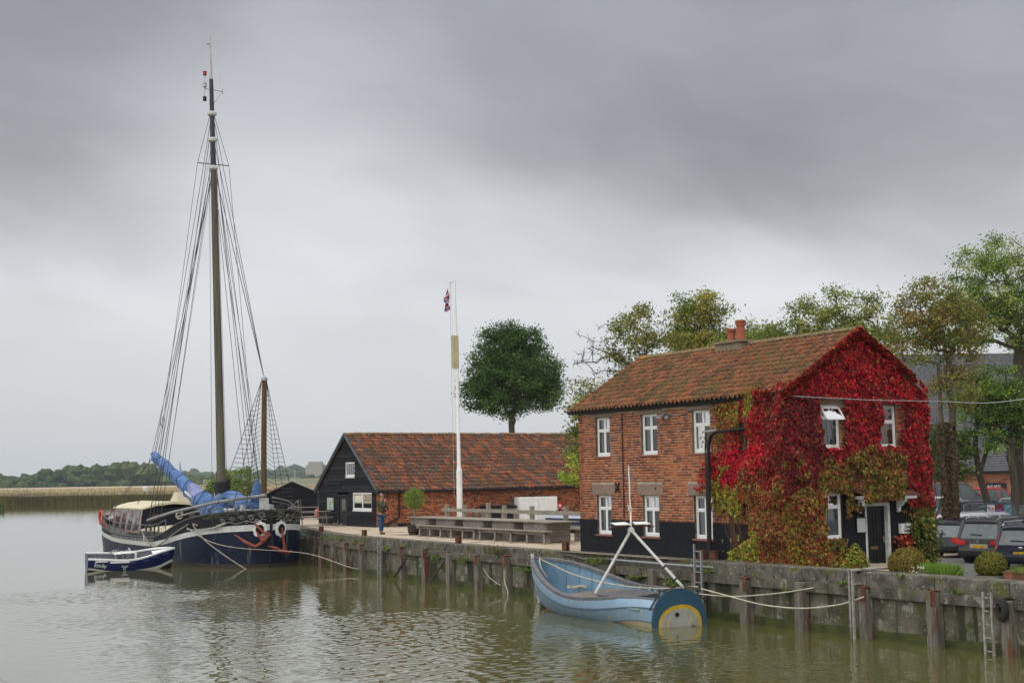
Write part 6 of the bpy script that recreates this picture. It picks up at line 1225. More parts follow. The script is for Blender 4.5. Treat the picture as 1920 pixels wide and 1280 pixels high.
k = 1300; P = np.stack([RN.uniform(.1, .7, k), RN.uniform(-.3, .5, k), np.full(k, .3)], 1); stamp('grass', BL, BF, frames(P, RN.randn(k, 3) * [1, 1, .1], RN.randn(k, 3) * .3 + [0, 0, 1], RN.uniform(.25, .45, k)), None, leaf, t, np.array([(.16, .28, .04), (.12, .22, .035), (.3, .32, .12)])[RN.randint(0, 3, k)])
q = MB(); q.add([(1.4, -10.5, 1.047), (2.6, -10.5, 1.0), (2.6, -3.4, 1.0), (1.4, -3.4, 1.047)], [(0, 1, 2, 3)]); soloq(q, 'paving', 'pale paving strip behind the planters', None, mat('pale_paving', (.36, .36, .36), (.28, .28, .28)), kind='structure')
# overhead wire across the gable
q = MB(); p0 = Vector((2.0, GY - .06, 5.86)); p1 = w2q(at(1925, 747, 40)); pts = [Vector((.55, GY - .04, 5.93)), Vector((1.4, GY - .3, 5.87)), Vector((3.2, GY - .5, 5.81)), Vector((6.2, GY - .6, 5.80))]
for i in range(1, 9): t_ = i / 8; pts.append(Vector((6.2, GY - .6, 5.80)).lerp(p1, t_) - Vector((0, 0, math.sin(t_ * math.pi) * .08)))
q.tube(pts, .011, 5); soloq(q, 'overhead_cable', 'grey overhead cable crossing the creeper gable to the right', 'cable', steel)
# ---------------------------------------------------------------- person
def skin(name, joints, edges, material, parent, sub=2):
    me = bpy.data.meshes.new(name); keys = list(joints); me.from_pydata([joints[k][:3] for k in keys], [(keys.index(a), keys.index(b)) for a, b in edges], []); o = link(name, me, parent, material)
    md = o.modifiers.new('skin', 'SKIN'); 
    for i, k in enumerate(keys): r_ = joints[k][3]; rr = r_ if isinstance(r_, tuple) else (r_, r_); me.skin_vertices[0].data[i].radius = rr; me.skin_vertices[0].data[i].use_root = (i == 0)
    md.use_smooth_shade = True; s_ = o.modifiers.new('sub', 'SUBSURF'); s_.levels = sub; s_.render_levels = sub; return o
PS = root('person', 'man in olive jacket and blue jeans standing on the quay, hand at face', 'person', 2.05, 26.5, G, rad(12))
PS.scale = (1, 1, 1)
skm = mat('skin_tone', (.42, .22, .15), rough=.6, bump=0); jk = mat('olive_jacket', (.075, .07, .035), (.055, .052, .028), rough=.85, scale=12, bump=.5, bscale=20); jn = mat('blue_jeans', (.030, .085, .22), (.02, .06, .17), rough=.85, scale=8)
# x = to the viewer's right, y = away
bj = dict(pel=(0, 0, .92, .10), ch=(-.01, 0, 1.25, .11), nk=(0, -.01, 1.47, .055), hd0=(.03, -.02, 1.58, .075), hd=(.035, -.02, 1.67, (.09, .082)), hd2=(.02, -.02, 1.745, .055), nose=(.115, -.05, 1.645, .018), chin=(.085, -.04, 1.565, .035),
          ls=(-.13, -.03, 1.40, .05), le=(-.04, -.22, 1.20, .04), lh=(.10, -.14, 1.50, .032), rs=(.12, .03, 1.40, .05), re=(.26, .02, 1.16, .04), rh=(.43, -.02, 1.06, .03),
          lf1=(.115, -.12, 1.56, .013), lf2=(.125, -.10, 1.555, .012), lf3=(.13, -.085, 1.545, .011), lth=(.13, -.14, 1.53, .012), rf1=(.50, -.03, 1.04, .013), rf2=(.50, -.01, 1.02, .012), rf3=(.49, 0.01, 1.01, .011), rth=(.46, -.05, 1.03, .012),
          lk=(-.05, -.02, .50, .06), lfo=(-.06, 0, .09, .042), lt=(.06, -.03, .04, .035), rk=(.07, .03, .50, .06), rfo=(.05, .05, .09, .042), rt=(.18, .04, .04, .035), lhip=(-.07, -.01, .85, .08), rhip=(.08, .01, .85, .08))
be = [('pel', 'ch'), ('ch', 'nk'), ('nk', 'hd0'), ('hd0', 'hd'), ('hd', 'hd2'), ('hd', 'nose'), ('hd0', 'chin'), ('ch', 'ls'), ('ls', 'le'), ('le', 'lh'), ('ch', 'rs'), ('rs', 're'), ('re', 'rh'), ('lh', 'lf1'), ('lh', 'lf2'), ('lh', 'lf3'), ('lh', 'lth'), ('rh', 'rf1'), ('rh', 'rf2'), ('rh', 'rf3'), ('rh', 'rth'), ('pel', 'lhip'), ('pel', 'rhip'), ('lhip', 'lk'), ('lk', 'lfo'), ('lfo', 'lt'), ('rhip', 'rk'), ('rk', 'rfo'), ('rfo', 'rt')]
skin('body', bj, be, skm, PS)
skin('jacket', dict(w=(0, 0, .86, (.19, .14)), c=(-.01, 0, 1.12, (.20, .145)), c2=(0, 0, 1.34, (.19, .13)), nk=(.0, -.01, 1.46, .075), ls=(-.16, -.04, 1.38, .078), le=(-.05, -.25, 1.18, .062), lw=(.08, -.16, 1.41, .048), rs=(.15, .03, 1.38, .078), re=(.27, .02, 1.17, .062), rw=(.40, -.02, 1.08, .048)),
     [('w', 'c'), ('c', 'c2'), ('c2', 'nk'), ('c2', 'ls'), ('ls', 'le'), ('le', 'lw'), ('c2', 'rs'), ('rs', 're'), ('re', 'rw')], jk, PS)
skin('jeans', dict(p=(0, 0, .90, (.155, .12)), lh=(-.07, -.01, .80, .10), lk=(-.05, -.02, .48, .078), la=(-.06, 0, .12, .065), rh=(.08, .01, .80, .10), rk=(.07, .03, .48, .078), ra=(.05, .05, .12, .065)), [('p', 'lh'), ('lh', 'lk'), ('lk', 'la'), ('p', 'rh'), ('rh', 'rk'), ('rk', 'ra')], jn, PS)
for (x, y) in ((-.06, 0), (.05, .05)): skin('shoe', dict(a=(x - .03, y, .055, .05), b=(x + .08, y - .01, .045, .048), c=(x + .17, y - .02, .035, .032)), [('a', 'b'), ('b', 'c')], mat('brown_boot', (.06, .035, .025)), PS)
skin('hair', dict(a=(.02, -.02, 1.755, .062), b=(-.035, -.02, 1.70, .07), c=(-.045, -.01, 1.62, .05)), [('a', 'b'), ('b', 'c')], mat('grey_hair', (.30, .29, .28), (.2, .19, .18)), PS)
q = MB(); q.box(.09, .125, -.115, .06, 1.655, 1.685); q.box(-.02, .1, -.118, -.105, 1.668, 1.68); q.build('sunglasses', blackm, PS)
skin('shoulder_bag', dict(a=(-.03, -.17, 1.02, .085), b=(.09, -.16, 1.0, .07), c=(.10, -.12, 1.08, .03)), [('a', 'b'), ('b', 'c')], mat('black_cloth', (.015, .015, .02)), PS)
q = MB(); q.tube([(-.03, -.17, 1.08), (.08, -.16, 1.25), (.06, -.06, 1.44), (-.1, .1, 1.42)], .013, 5); q.build('strap', mat('black_cloth', (.015, .015, .02)), PS)
q = MB(); q.sphere((.0, 0, 0), .055, 10, 6, sq=(1.2, 1, .8)); solo(q, 'red_bundle', 'small bright red item held out in the standing man right hand', 'red bundle', mat('signal_red', (.6, .02, .02)), 2.05 + .52, 26.6, G + .98, smooth=True)

# ---------------------------------------------------------------- marsh, reeds, woods and hills
def reedmat(name, c1, c2):
    return mat(name, c1, c2, rough=.95, scale=.035, bump=1., bscale=.9, stretch=(.35, 1, 1), spots=((.20, .19, .08), .05, .55))
rdm = reedmat('reed_tops', (.50, .40, .27), (.38, .30, .20))
def field(name, poly, z, m_):
    q = MB(); n = len(poly); q.add([(x, y, z) for x, y in poly] + [(x, y, -1) for x, y in poly], [tuple(range(n))] + [(i, (i + 1) % n, (i + 1) % n + n, i + n) for i in range(n)]); return tag(q.build(name, m_), kind='structure')
SH = [(-128, 285), (-110, 283), (-96, 280), (-80, 279), (-62, 277), (-50, 268), (-44, 255)]
field('reed_marsh', [(-44, 255), (-30, 150), (60, 190), (60, 560), (-125, 560), (-150, 640), (-220, 1120), (-1100, 1120), (-1100, 360), (-400, 320)] + [(x, y + 9) for x, y in SH[:-1]], 1.75, rdm)
field('far_marsh', [(-330, 1130), (-205, 900), (-60, 800), (800, 800), (800, 1500), (-1200, 1500), (-1200, 1130)], 1.3, rdm)
def reeds(name, label, line, depth, n_, h0, h1, cols, z=0.):
    P = []; 
    seg = [(Vector((*a, 0)), Vector((*b, 0))) for a, b in zip(line, line[1:])]; ls_ = [(b - a).length for a, b in seg]
    idx = RN.choice(len(seg), n_, p=np.array(ls_) / sum(ls_)); t = RN.rand(n_); dp = RN.rand(n_) ** 1.5 * depth
    A_ = np.array([tuple(s_[0]) for s_ in seg])[idx]; B2 = np.array([tuple(s_[1]) for s_ in seg])[idx]; P = A_ + (B2 - A_) * t[:, None]; d = B2 - A_; nrm = np.stack([-d[:, 1], d[:, 0], 0 * t], 1); nrm /= np.linalg.norm(nrm, axis=1, keepdims=True); nrm *= np.sign(nrm[:, 1:2] + 1e-6); P += nrm * dp[:, None]; P[:, 2] = z
    k = dp / depth; c = np.array(cols[0])[None, :] * (1 - k[:, None]) + np.array(cols[1])[None, :] * k[:, None]; pt = np.array([mnoise.noise(Vector((p[0] * .09, p[1] * .05, 3))) for p in P]); c = c * (1 + pt[:, None] * .8) * RN.uniform(.6, 1.4, (n_, 1))
    hh = RN.uniform(h0, h1, n_) * (1 + pt * .35); X = frames(P, np.stack([RN.randn(n_) * .3, -np.ones(n_), RN.randn(n_) * .05], 1), RN.randn(n_, 3) * .10 + [0, 0, 1], 1.); X[:, :, 1] *= hh[:, None]; X[:, :, 0] *= 2.8
    o = stamp(name, BL, BF, X, None, leaf, None, np.clip(c, .01, 1)); tag(o, label, 'reeds', kind='stuff'); return o
reeds('reed_bed', 'tall green and tan reeds along the far bank', SH, 13, 70000, .9, 1.75, ((.15, .13, .05), (.34, .28, .15)))
reeds('reed_clump', 'dark green reeds at the left edge of the picture', [(-105, 225), (-81.5, 224)], 4, 2600, .8, 1.7, ((.06, .10, .03), (.10, .12, .04)))
reeds('reed_plumes', 'pale feathery reed tops across the marsh', [(-330, 300), (-44, 272)], 230, 60000, .25, .75, ((.40, .34, .20), (.46, .39, .26)), z=1.7)
reeds('reed_fringe', 'pale reeds beyond the river bend', [(-330, 805), (-205, 890), (-60, 800), (60, 795)], 12, 6000, 1.2, 2.0, ((.35, .30, .2), (.35, .30, .2)))
def wood(name, label, pts, Y, dY, n_, cols, r0, r1, seed, lift=0.):
    """a far wood: bumpy crowns on rising ground. pts: (photo x, photo y of the tree tops)"""
    rn = np.random.RandomState(seed); bm = bmesh.new(); bmesh.ops.create_icosphere(bm, subdivisions=2, radius=1); base = np.array([v.co[:] for v in bm.verts]); tf = [tuple(v.index for v in f.verts) for f in bm.faces]; bm.free()
    V, F_, C = [], [], []; xs = [p[0] for p in pts]; ys = [p[1] for p in pts]; nv = len(base)
    for i in range(n_):
        px = rn.uniform(xs[0], xs[-1]); k = rn.rand() ** .7; y_ = Y + dY * (rn.rand()); top = np.interp(px, xs, ys); pt = at(px, top, y_); ground = 1.0; r_ = rn.uniform(r0, r1)
        zc = pt.z - r_ * .8 - (pt.z - ground) * (1 - k) * .95 + rn.uniform(-1, 1) * r_ * .25; bump_ = base * (1 + .16 * np.sin(base * 5 + rn.rand(3) * 6).sum(1, keepdims=True) / 1.5 + rn.randn(nv, 1) * .07)
        V.append(bump_ * r_ * np.array([1, 1, .85]) + np.array([pt.x, y_, max(zc, ground + r_ * .1)])); F_ += [(a + i * nv, b + i * nv, c + i * nv) for a, b, c in tf]; C += [np.array(cols[rn.randint(len(cols))]) * rn.uniform(.75, 1.25)] * len(tf)
    me = bpy.data.meshes.new(name); me.from_pydata(np.concatenate(V).tolist(), [], F_); ca = me.color_attributes.new('col', 'FLOAT_COLOR', 'CORNER'); cc = np.ones((len(C), 4), np.float32); cc[:, :3] = np.array(C); ca.data.foreach_set('color', np.repeat(cc, 3, axis=0).ravel())
    o = link(name, me, None, woodm); return tag(o, label, 'wood', kind='stuff')
woodm = bpy.data.materials.new('far_foliage'); woodm.use_nodes = True; nt = woodm.node_tree; b = nt.nodes['Principled BSDF']; b.inputs['Roughness'].default_value = 1; b.inputs['Specular IOR Level'].default_value = .1
a_ = nt.nodes.new('ShaderNodeAttribute'); a_.attribute_name = 'col'; n_ = nt.nodes.new('ShaderNodeTexNoise'); n_.inputs['Scale'].default_value = .7; n_.inputs['Detail'].default_value = 6; g_ = nt.nodes.new('ShaderNodeNewGeometry'); nt.links.new(g_.outputs['Position'], n_.inputs[0])
mr = nt.nodes.new('ShaderNodeMapRange'); mr.inputs[1].default_value = .35; mr.inputs[2].default_value = .65; mr.inputs[3].default_value = .55; mr.inputs[4].default_value = 1.5; nt.links.new(n_.outputs[0], mr.inputs[0]); sc_ = nt.nodes.new('ShaderNodeVectorMath'); sc_.operation = 'SCALE'; nt.links.new(a_.outputs['Color'], sc_.inputs[0]); nt.links.new(mr.outputs[0], sc_.inputs['Scale']); nt.links.new(sc_.outputs[0], b.inputs['Base Color'])
bp = nt.nodes.new('ShaderNodeBump'); bp.inputs['Strength'].default_value = 1; bp.inputs['Distance'].default_value = 1.2; nt.links.new(n_.outputs[0], bp.inputs['Height']); nt.links.new(bp.outputs[0], b.inputs['Normal'])
WC = [(.045, .075, .025), (.06, .09, .03), (.035, .06, .022), (.08, .10, .035)]
wood('left_wood', 'dark green wood on the rise across the marsh at left', [(-160, 884), (-40, 880), (0, 888), (18, 893), (34, 898), (50, 889), (70, 886), (85, 880), (95, 883), (130, 873), (190, 869), (235, 865), (262, 868), (300, 876), (330, 884), (370, 893)], 860, 130, 560, WC, 2.6, 5.2, 1)
wood('middle_wood', 'mid distance scrubby wood behind the barge boom', [(300, 892), (360, 890), (430, 889), (520, 893), (600, 890), (680, 886)], 1150, 80, 330, [(.08, .095, .04), (.07, .08, .035), (.05, .07, .03)], 3, 6, 2)
wood('far_wood', 'bluish far ridge of woodland on the horizon', [(-200, 894), (0, 893), (320, 886), (352, 880), (372, 883), (400, 884), (425, 880), (470, 879), (500, 877), (520, 878), (548, 868), (580, 872), (600, 867), (640, 866), (760, 862), (900, 868), (1100, 866), (1400, 862)], 1900, 150, 700, WC, 6, 11, 3)
q = MB(); q.add([(-900, 850, 1), (200, 850, 1), (200, 1200, 5), (-900, 1200, 8)], [(0, 1, 2, 3)]); tag(q.build('heath_hill', mat('heath', (.15, .14, .07), (.12, .13, .05), scale=.02)), kind='structure')
q = MB(); q.add([(-3000, 1500, 0), (3000, 1500, 0), (3000, 2300, 8), (-3000, 2300, 8), (3000, 3000, 0), (-3000, 3000, 0)], [(0, 1, 2, 3), (3, 2, 4, 5)]); tag(q.build('far_hills', mat('heath2', (.12, .13, .07), (.10, .12, .05), scale=.01)), kind='structure')
p_ = at(592, 880, 1700); t = wroot('tower_ruin', 'pale square tower block on the far wooded ridge', 'tower', (p_.x, 1700, 4), 0)
q = MB(); q.box(-9, 7, 0, 12, 0, at(590, 865, 1700).z - 4); q.box(-12, -9, 0, 8, 0, at(590, 871, 1700).z - 4); q.build('wall', mat('pale_stone', (.34, .31, .26)), t)
# small sail boat mast seen above the boom
q = MB(); q.tube([(0, 0, 0), (0, 0, 6.2)], .08); q.prism([(-.1, 2.2), (.45, 2.3), (.30, 5.0), (.05, 5.9)], lambda u, v, d: (u, d, v), -.05, .05); p_ = at(337, 912, 190); o = q.build('feather_banner', mat('pale_blue_cloth', (.35, .42, .55))); o.location = (p_.x, 190, .3); tag(o, 'narrow pale blue feather banner standing across the marsh above the boom', 'banner')
# ---------------------------------------------------------------- haze
hz = bpy.data.meshes.new('haze'); X0, X1, Y0, Y1, Z0, Z1 = -2900, 2900, -90, 3200, -2.4, 62
hz.from_pydata([(X0, Y0, Z0), (X1, Y0, Z0), (X1, Y1, Z0), (X0, Y1, Z0), (X0, Y0, Z1), (X1, Y0, Z1), (X1, Y1, Z1), (X0, Y1, Z1)], [], [(3, 2, 1, 0), (4, 5, 6, 7), (0, 1, 5, 4), (1, 2, 6, 5), (2, 3, 7, 6), (3, 0, 4, 7)])
ho = link('haze', hz); hm_ = bpy.data.materials.new('haze'); hm_.use_nodes = True; nt = hm_.node_tree; nt.nodes.clear(); o_ = nt.nodes.new('ShaderNodeOutputMaterial'); pv = nt.nodes.new('ShaderNodeVolumePrincipled'); pv.inputs['Color'].default_value = (.80, .88, .97, 1); pv.inputs['Density'].default_value = .00014; nt.links.new(pv.outputs[0], o_.inputs['Volume']); hz.materials.append(hm_); ho['kind'] = 'stuff'
# ---------------------------------------------------------------- the sailing barge
BG = root('sailing_barge', 'large dark blue Dutch sailing barge with tall wooden mast moored bow on', 'barge', -1.0, 32.0, 0, absq=True)
LB = 21.5; BC = -1.0
def hbeam(s, z=1.5):
    f = .62 + .38 * smooth(z, -.4, 1.7)
    if s < 5.2: h = 2.95 * math.sqrt(max(0, 1 - (1 - s / 5.2) ** 2)) ** 1.05
    elif s > LB - 4.5: h = 2.95 * math.sqrt(max(0, 1 - ((s - LB + 4.5) / 4.6) ** 2.2)) ** .9
    else: h = 2.95
    low = 2.75 if s < 5.2 else 2.85
    return h * (.965 + .035 * smooth(z, 0, 1.2)) 
def deckz(s): 
    return 1.02 + 1.0 * (1 - smooth(s, -1, 9)) + .55 * smooth(s, 14.5, 21.5)
def railz(s): return deckz(s) + .14 + .42 * (1 - smooth(s, 2.5, 8.5)) + .10 * smooth(s, 15, 21)
SS = [.0, .06, .18, .4, .7, 1.1, 1.7, 2.5, 3.4, 4.5, 6, 8, 10, 12, 14, 16, 17.5, 18.6, 19.6, 20.4, 21., 21.35, 21.5]
def stemx(z): return -.10 - .18 * smooth(z, 0, 2.6)
def side_pt(s, z, sg):
    k = 1 - smooth(s, 0, 2.2); return (BC + sg * hbeam(s, z), 32.0 + s + stemx(z) * k, z)
def strip(zf0, zf1, out=0., n=5, s0=0, s1=22, name=None, m_=None):
    q = MB()
    for sg in (-1, 1):
        rows = []
        for s in [x for x in SS if s0 <= x <= s1]:
            r_ = []
            for i in range(n + 1):
                z = zf0(s) + (zf1(s) - zf0(s)) * i / n; p = side_pt(s, z, sg); r_.append((p[0] + sg * out, p[1] - out * (1 - smooth(s, 0, 1.5)), p[2]))
            rows.append(r_)
        q.loft(rows, closed=False, caps=False)
    return q.build(name, m_, BG, smooth=True)
hullm = mat('navy_hull', (.008, .014, .036), (.005, .009, .022), rough=.42, spec=.16, scale=.9, bump=.10, bscale=6, spots=[((.04, .055, .09), 2.2, .60), ((.11, .12, .14), 6., .70)], drips=((.10, .11, .12), 2.2, .63))
hullg = mat('grey_hull_side', (.20, .20, .19), (.11, .115, .12), rough=.5, scale=1.2, drips=((.06, .07, .10), 3, .5))
bz0 = lambda s: deckz(s) - .28 - .04 * (1 - smooth(s, 0, 4)); bz1 = lambda s: deckz(s) - .04
strip(lambda s: -.9, lambda s: .10, n=2, name='underwater_hull', m_=mat('red_brown_antifoul', (.04, .03, .022), (.03, .028, .02)))
strip(lambda s: .10, lambda s: .16, n=1, out=.004, name='waterline_stain', m_=mat('waterline_stain', (.05, .045, .03), (.03, .028, .02)))
strip(lambda s: .16, bz0, n=8, name='hull', m_=hullm)
strip(bz0, bz1, n=2, out=.012, name='white_band', m_=mat('barge_white_band', (.62, .62, .61), (.45, .45, .44), rough=.5, scale=5))
strip(bz1, railz, n=3, out=.0, name='bulwark', m_=mat('black_bulwark', (.008, .008, .01), (.014, .014, .015), rough=.6, spec=.2))
q = MB()
for sg in (-1, 1): q.tube([side_pt(s, railz(s) + .02, sg) for s in SS], .055, 6)
q.build('rail_cap', mat('dark_rail', (.03, .03, .032), (.07, .07, .07), rough=.4), BG)
q = MB(); q.tube([(BC, 32 + stemx(z) - .03, z) for z in (-.5, .3, 1.2, 2.0, 2.62)], [.05, .05, .055, .07, .07], 8); q.build('stem_post', blackm, BG)
q = MB(); rows = []
for s in SS: rows.append([(BC - hbeam(s) * .97, 32 + s + (.1 if s < 1 else 0), deckz(s) - .02), (BC + hbeam(s) * .97, 32 + s + (.1 if s < 1 else 0), deckz(s) - .02)])
q.loft(rows, closed=False, caps=False); q.build('deck', mat('barge_deck', (.10, .11, .12), (.16, .15, .13), rough=.8), BG)
cream = mat('cream_paint', (.66, .60, .42), (.58, .52, .36), rough=.5, bump=.05, scale=3, spots=((.42, .30, .14), 2.2, .66))
# hatch and cabin
def cabin(name, y0, y1, w0, w1, z0, h, crown, side, top, over=.08):
    q = MB(); q.add([(BC - w0, y0, z0), (BC + w0, y0, z0), (BC + w0, y1, z0), (BC - w0, y1, z0), (BC - w1, y0 + .12, z0 + h), (BC + w1, y0 + .12, z0 + h), (BC + w1, y1 - .05, z0 + h), (BC - w1, y1 - .05, z0 + h)], [(0, 1, 5, 4), (1, 2, 6, 5), (2, 3, 7, 6), (3, 0, 4, 7)]); o = q.build(name, side, BG)
    q = MB(); rows = []
    for y in (y0 - over + .1, y1 + over): rows.append([(BC + (w1 + over) * k, y, z0 + h + crown * (1 - k * k) + (.05 if 0 else 0)) for k in (-1, -.8, -.5, 0, .5, .8, 1)] + [(BC + (w1 + over) * k, y, z0 + h - .07 + crown * (1 - k * k) * .8) for k in (1, .5, 0, -.5, -1)])
    q.loft(rows); q.build('roof', top, o, smooth=True); return o
navyp = mat('navy_cabin', (.008, .010, .018), rough=.5, spec=.2)
cabin('cargo_hatch', 40.2, 46.8, 2.0, 1.75, 1.0, .42, .18, navyp, cream)
cb = cabin('deckhouse', 46.4, 52.4, 1.85, 1.62, 1.15, 1.38, .34, navyp, cream)
q = MB(); q.add([(BC + .3, 47.0, 2.75), (BC + 1.5, 47.0, 2.65), (BC + 1.5, 48.3, 2.65), (BC + .3, 48.3, 2.75), (BC + .5, 47.3, 3.35), (BC + 1.3, 47.3, 3.35), (BC + 1.3, 48.1, 3.35), (BC + .5, 48.1, 3.35)], [(0, 1, 5, 4), (1, 2, 6, 5), (2, 3, 7, 6), (3, 0, 4, 7), (4, 5, 6, 7)]); q.build('skylight', cream, cb)
for x in (-1.05, 1.0): q = MB(); q.tube([(BC + x, 46.5, 2.05), (BC + x, 46.36, 2.05)], .18, 14); o = q.build('porthole', mat('bronze_ring', (.12, .06, .03), rough=.4), cb); q = MB(); q.tube([(BC + x, 46.36, 2.05), (BC + x, 46.34, 2.05)], .12, 14); q.build('pane', cargl, o)
q = MB(); q.add([(BC - 1.87, 46.42, 1.2), (BC - 1.87, 52.3, 1.2), (BC - 1.66, 52.2, 2.5), (BC - 1.66, 46.6, 2.5)], [(0, 1, 2, 3)]); wh = q.build('side_panelling', mat('wheelhouse_wood', (.42, .36, .33), (.26, .10, .08), scale=2), cb)
for y in (46.9, 48.2, 49.5, 50.8): q = MB(); q.add([(BC - 1.87, y, 1.35), (BC - 1.87, y + .8, 1.35), (BC - 1.69, y + .8, 2.42), (BC - 1.69, y, 2.42)], [(0, 1, 2, 3)]); q.build('window', cargl, wh)
q = MB(); q.tube([(BC - 1.2, 45.9, 1.7), (BC - 1.26, 45.6, 1.7)], .30, 10); 
q = MB(); n_ = 14; q.tube([(BC + .25 + .17 * math.cos(k * 2 * math.pi / n_), 46.32, 2.1 + .17 * math.sin(k * 2 * math.pi / n_)) for k in range(n_)], .04, 6); q.tube([(BC + .35, 46.3, 2.0), (BC + .42, 46.25, 2.2), (BC + .42, 46.3, 2.5)], .02, 5); q.build('rope_coil', rope, cb)
q = MB(); n_ = 16; q.tube([(BC - 2.35, 52.6 + .36 * math.cos(k * 2 * math.pi / n_), 1.95 + .36 * math.sin(k * 2 * math.pi / n_)) for k in range(n_ + 1)], .075, 8); o = soloq(q, 'lifebuoy', 'red lifebuoy hung at the stern rail of the barge', 'lifebuoy', mat('lifebuoy_red', (.62, .06, .03), rough=.5), smooth=True)
q = MB(); q.lathe((BC - 1.5, 50.2, 2.2), [(.1, 0), (.14, .05), (.14, .28), (.1, .32)], 10); q.build('nav_lamp', mat('dark_lantern', (.04, .06, .03)), cb)
# stanchions and rails
def rail_run(s0, s1, sg, h, name, step=1.15, inset=.03, top=steel):
    s = s0; q = MB(); pts = []; mid = []
    while s <= s1 + .01:
        p = Vector(side_pt(s, railz(s), sg)); p.x -= sg * inset; q2 = MB(); q2.tube([p, p + Vector((0, 0, h))], .022, 6); q2.build('stanchion', top, BG); pts.append(p + Vector((0, 0, h))); mid.append(p + Vector((0, 0, h * .5))); s += step
    q.tube(pts, .026, 6); q.tube(mid, .012, 4); q.build(name, top, BG)
dk = mat('dark_steel', (.10, .10, .10), (.18, .18, .18), rough=.5, metal=.3)
rail_run(6.2, 21.4, -1, .62, 'guard_rail', top=dk); rail_run(15, 21.4, 1, .62, 'guard_rail', top=dk); rail_run(3.2, 6.4, 1, .75, 'guard_rail', top=steel)
q = MB()
for s in np.arange(6.4, 21.3, .38):
    if 0: pass
    p = Vector(side_pt(s, railz(s), -1)); q.tube([p, p + Vector((.02, 0, .33))], .011, 4)
q.build('rail_netting', dk, BG, kind='stuff')
q = MB(); rows = []
for s in (17.2, 18, 19, 20, 20.6): p = side_pt(s, railz(s), -1); rows.append([(p[0] + .05, p[1], p[2] + .02), (p[0] + .05, p[1], p[2] + .36)])
q.loft(rows, closed=False, caps=False); q.build('red_dodger', mat('red_cloth', (.42, .05, .07), (.35, .15, .16), rough=.8), BG)
strip(lambda s: bz1(s) - .02, lambda s: railz(s) - .04, n=1, out=.02, s0=8, s1=16, name='grey_plating', m_=hullg)
q = MB(); [q.tube([(BC - x, 35.3 + y, 2.55), (BC - x * .6, 41.6 + y, 2.15)], .05, 7) for x, y in ((2.2, 0),)]; q.tube([(BC - .2, 31.9, 3.25), (BC - 1.6, 34.8, 2.93), (BC - 2.7, 38.0, 2.45), (BC - 2.85, 41.5, 2.02)], .075, 8); q.build('grey_spar', mat('grey_spar', (.20, .20, .20), (.30, .29, .28)), BG, smooth=True)
q = MB(); q.tube([(BC + .2, 32.1, 3.15), (BC + 1.5, 33.5, 2.95), (BC + 3.05, 36.5, 2.62), (BC + 3.1, 36.7, 2.0)], .035, 7); q.tube([(BC + .3, 32.3, 2.95), (BC + 1.5, 33.7, 2.8), (BC + 2.6, 35.2, 2.62)], .022, 6); q.build('bow_rail', steel, BG)
for (b0, a0, b1, a1) in ((2.0, 34.3, 2.6, 35.6), (2.4, 34.9, 2.9, 36.0)): q = MB(); z = 2.2; q.tube([(BC + b0, a0, z - .1), (BC + b0, a0, z + .38), (BC + (b0 + b1) / 2, (a0 + a1) / 2, z + .45), (BC + b1, a1, z + .3), (BC + b1, a1, z - .15)], .03, 6); q.build('boarding_hoop', steel, BG)
# hawse plates, scrollwork and anchors
def bow_pt(u, z, out=.03):                       # u: distance round the bow from the stem, negative to the river
    sg = -1 if u < 0 else 1; s = (abs(u) ** 2) / 9.2 if abs(u) < 2.4 else abs(u) - 1.7
    s = max(0, 5.2 * (1 - math.sqrt(max(0, 1 - min(1, (abs(u) / 2.95)) ** 1.9)))); p = side_pt(s, z, sg); return Vector((p[0] + sg * out * .5, p[1] - out, p[2]))
for sg in (-1, 1):
    q = MB(); c = (sg * .48, 1.72); n_ = 20; rim = [(c[0] + (.30 + .035 * math.cos(8 * t)) * math.cos(t), c[1] + (.36 + .035 * math.cos(8 * t)) * math.sin(t)) for t in [2 * math.pi * k / n_ for k in range(n_)]]
    vs_ = [bow_pt(u, z, .05) for u, z in rim] + [bow_pt(*c, .06)]; q.add(vs_, [(k, (k + 1) % n_, n_) for k in range(n_)]); q.add([bow_pt(u, z, .05) for u, z in rim] + [bow_pt(u, z, .0) for u, z in rim], [(k, (k + 1) % n_, (k + 1) % n_ + n_, k + n_) for k in range(n_)]); hp = q.build('hawse_plate', white, BG)
    q = MB(); vs_ = [bow_pt(c[0] + .15 * math.cos(t), c[1] + .20 * math.sin(t), .075) for t in [2 * math.pi * k / 12 for k in range(12)]]; q.add(vs_, [tuple(range(12))]); q.tube(vs_ + [vs_[0]], .028, 6, mi=0); q.build('hawse_hole', dark, hp)
anch = mat('red_oxide', (.28, .065, .038), (.19, .045, .03), rough=.6, bump=.3, scale=5)
def anchor(label, pts, fl, crown_):
    a = root('anchor', label, 'anchor', pts[0][0], pts[0][1], pts[0][2], absq=True, group='anchors on the barge bow'); q = MB(); q.tube(pts, [.05, .055, .075], 8); q.build('shank', anch, a)
    for f in fl: q = MB(); n = len(f); q.tube(f, [.10] + [.085] * (n - 2) + [.02], 6); q.build('fluke', anch, a)
    q = MB(); q.sphere(crown_, .13, 10, 6, sq=(1.2, .8, .8)); q.build('crown', anch, a)
B_ = bow_pt; f_ = lambda u, z, o=.16: tuple(B_(u, z, o))
anchor('red anchor hanging straight down from the right hawse hole', [f_(.46, 1.78, .1), f_(.50, 1.2, .18), f_(.54, .78, .22)], [[f_(.52, .70, .2), f_(.26, .74, .24), f_(.02, .86, .28), f_(-.10, .98, .25)], [f_(.52, .68, .2), f_(.80, .62, .22), f_(1.0, .72, .22)]], f_(.54, .70, .22))
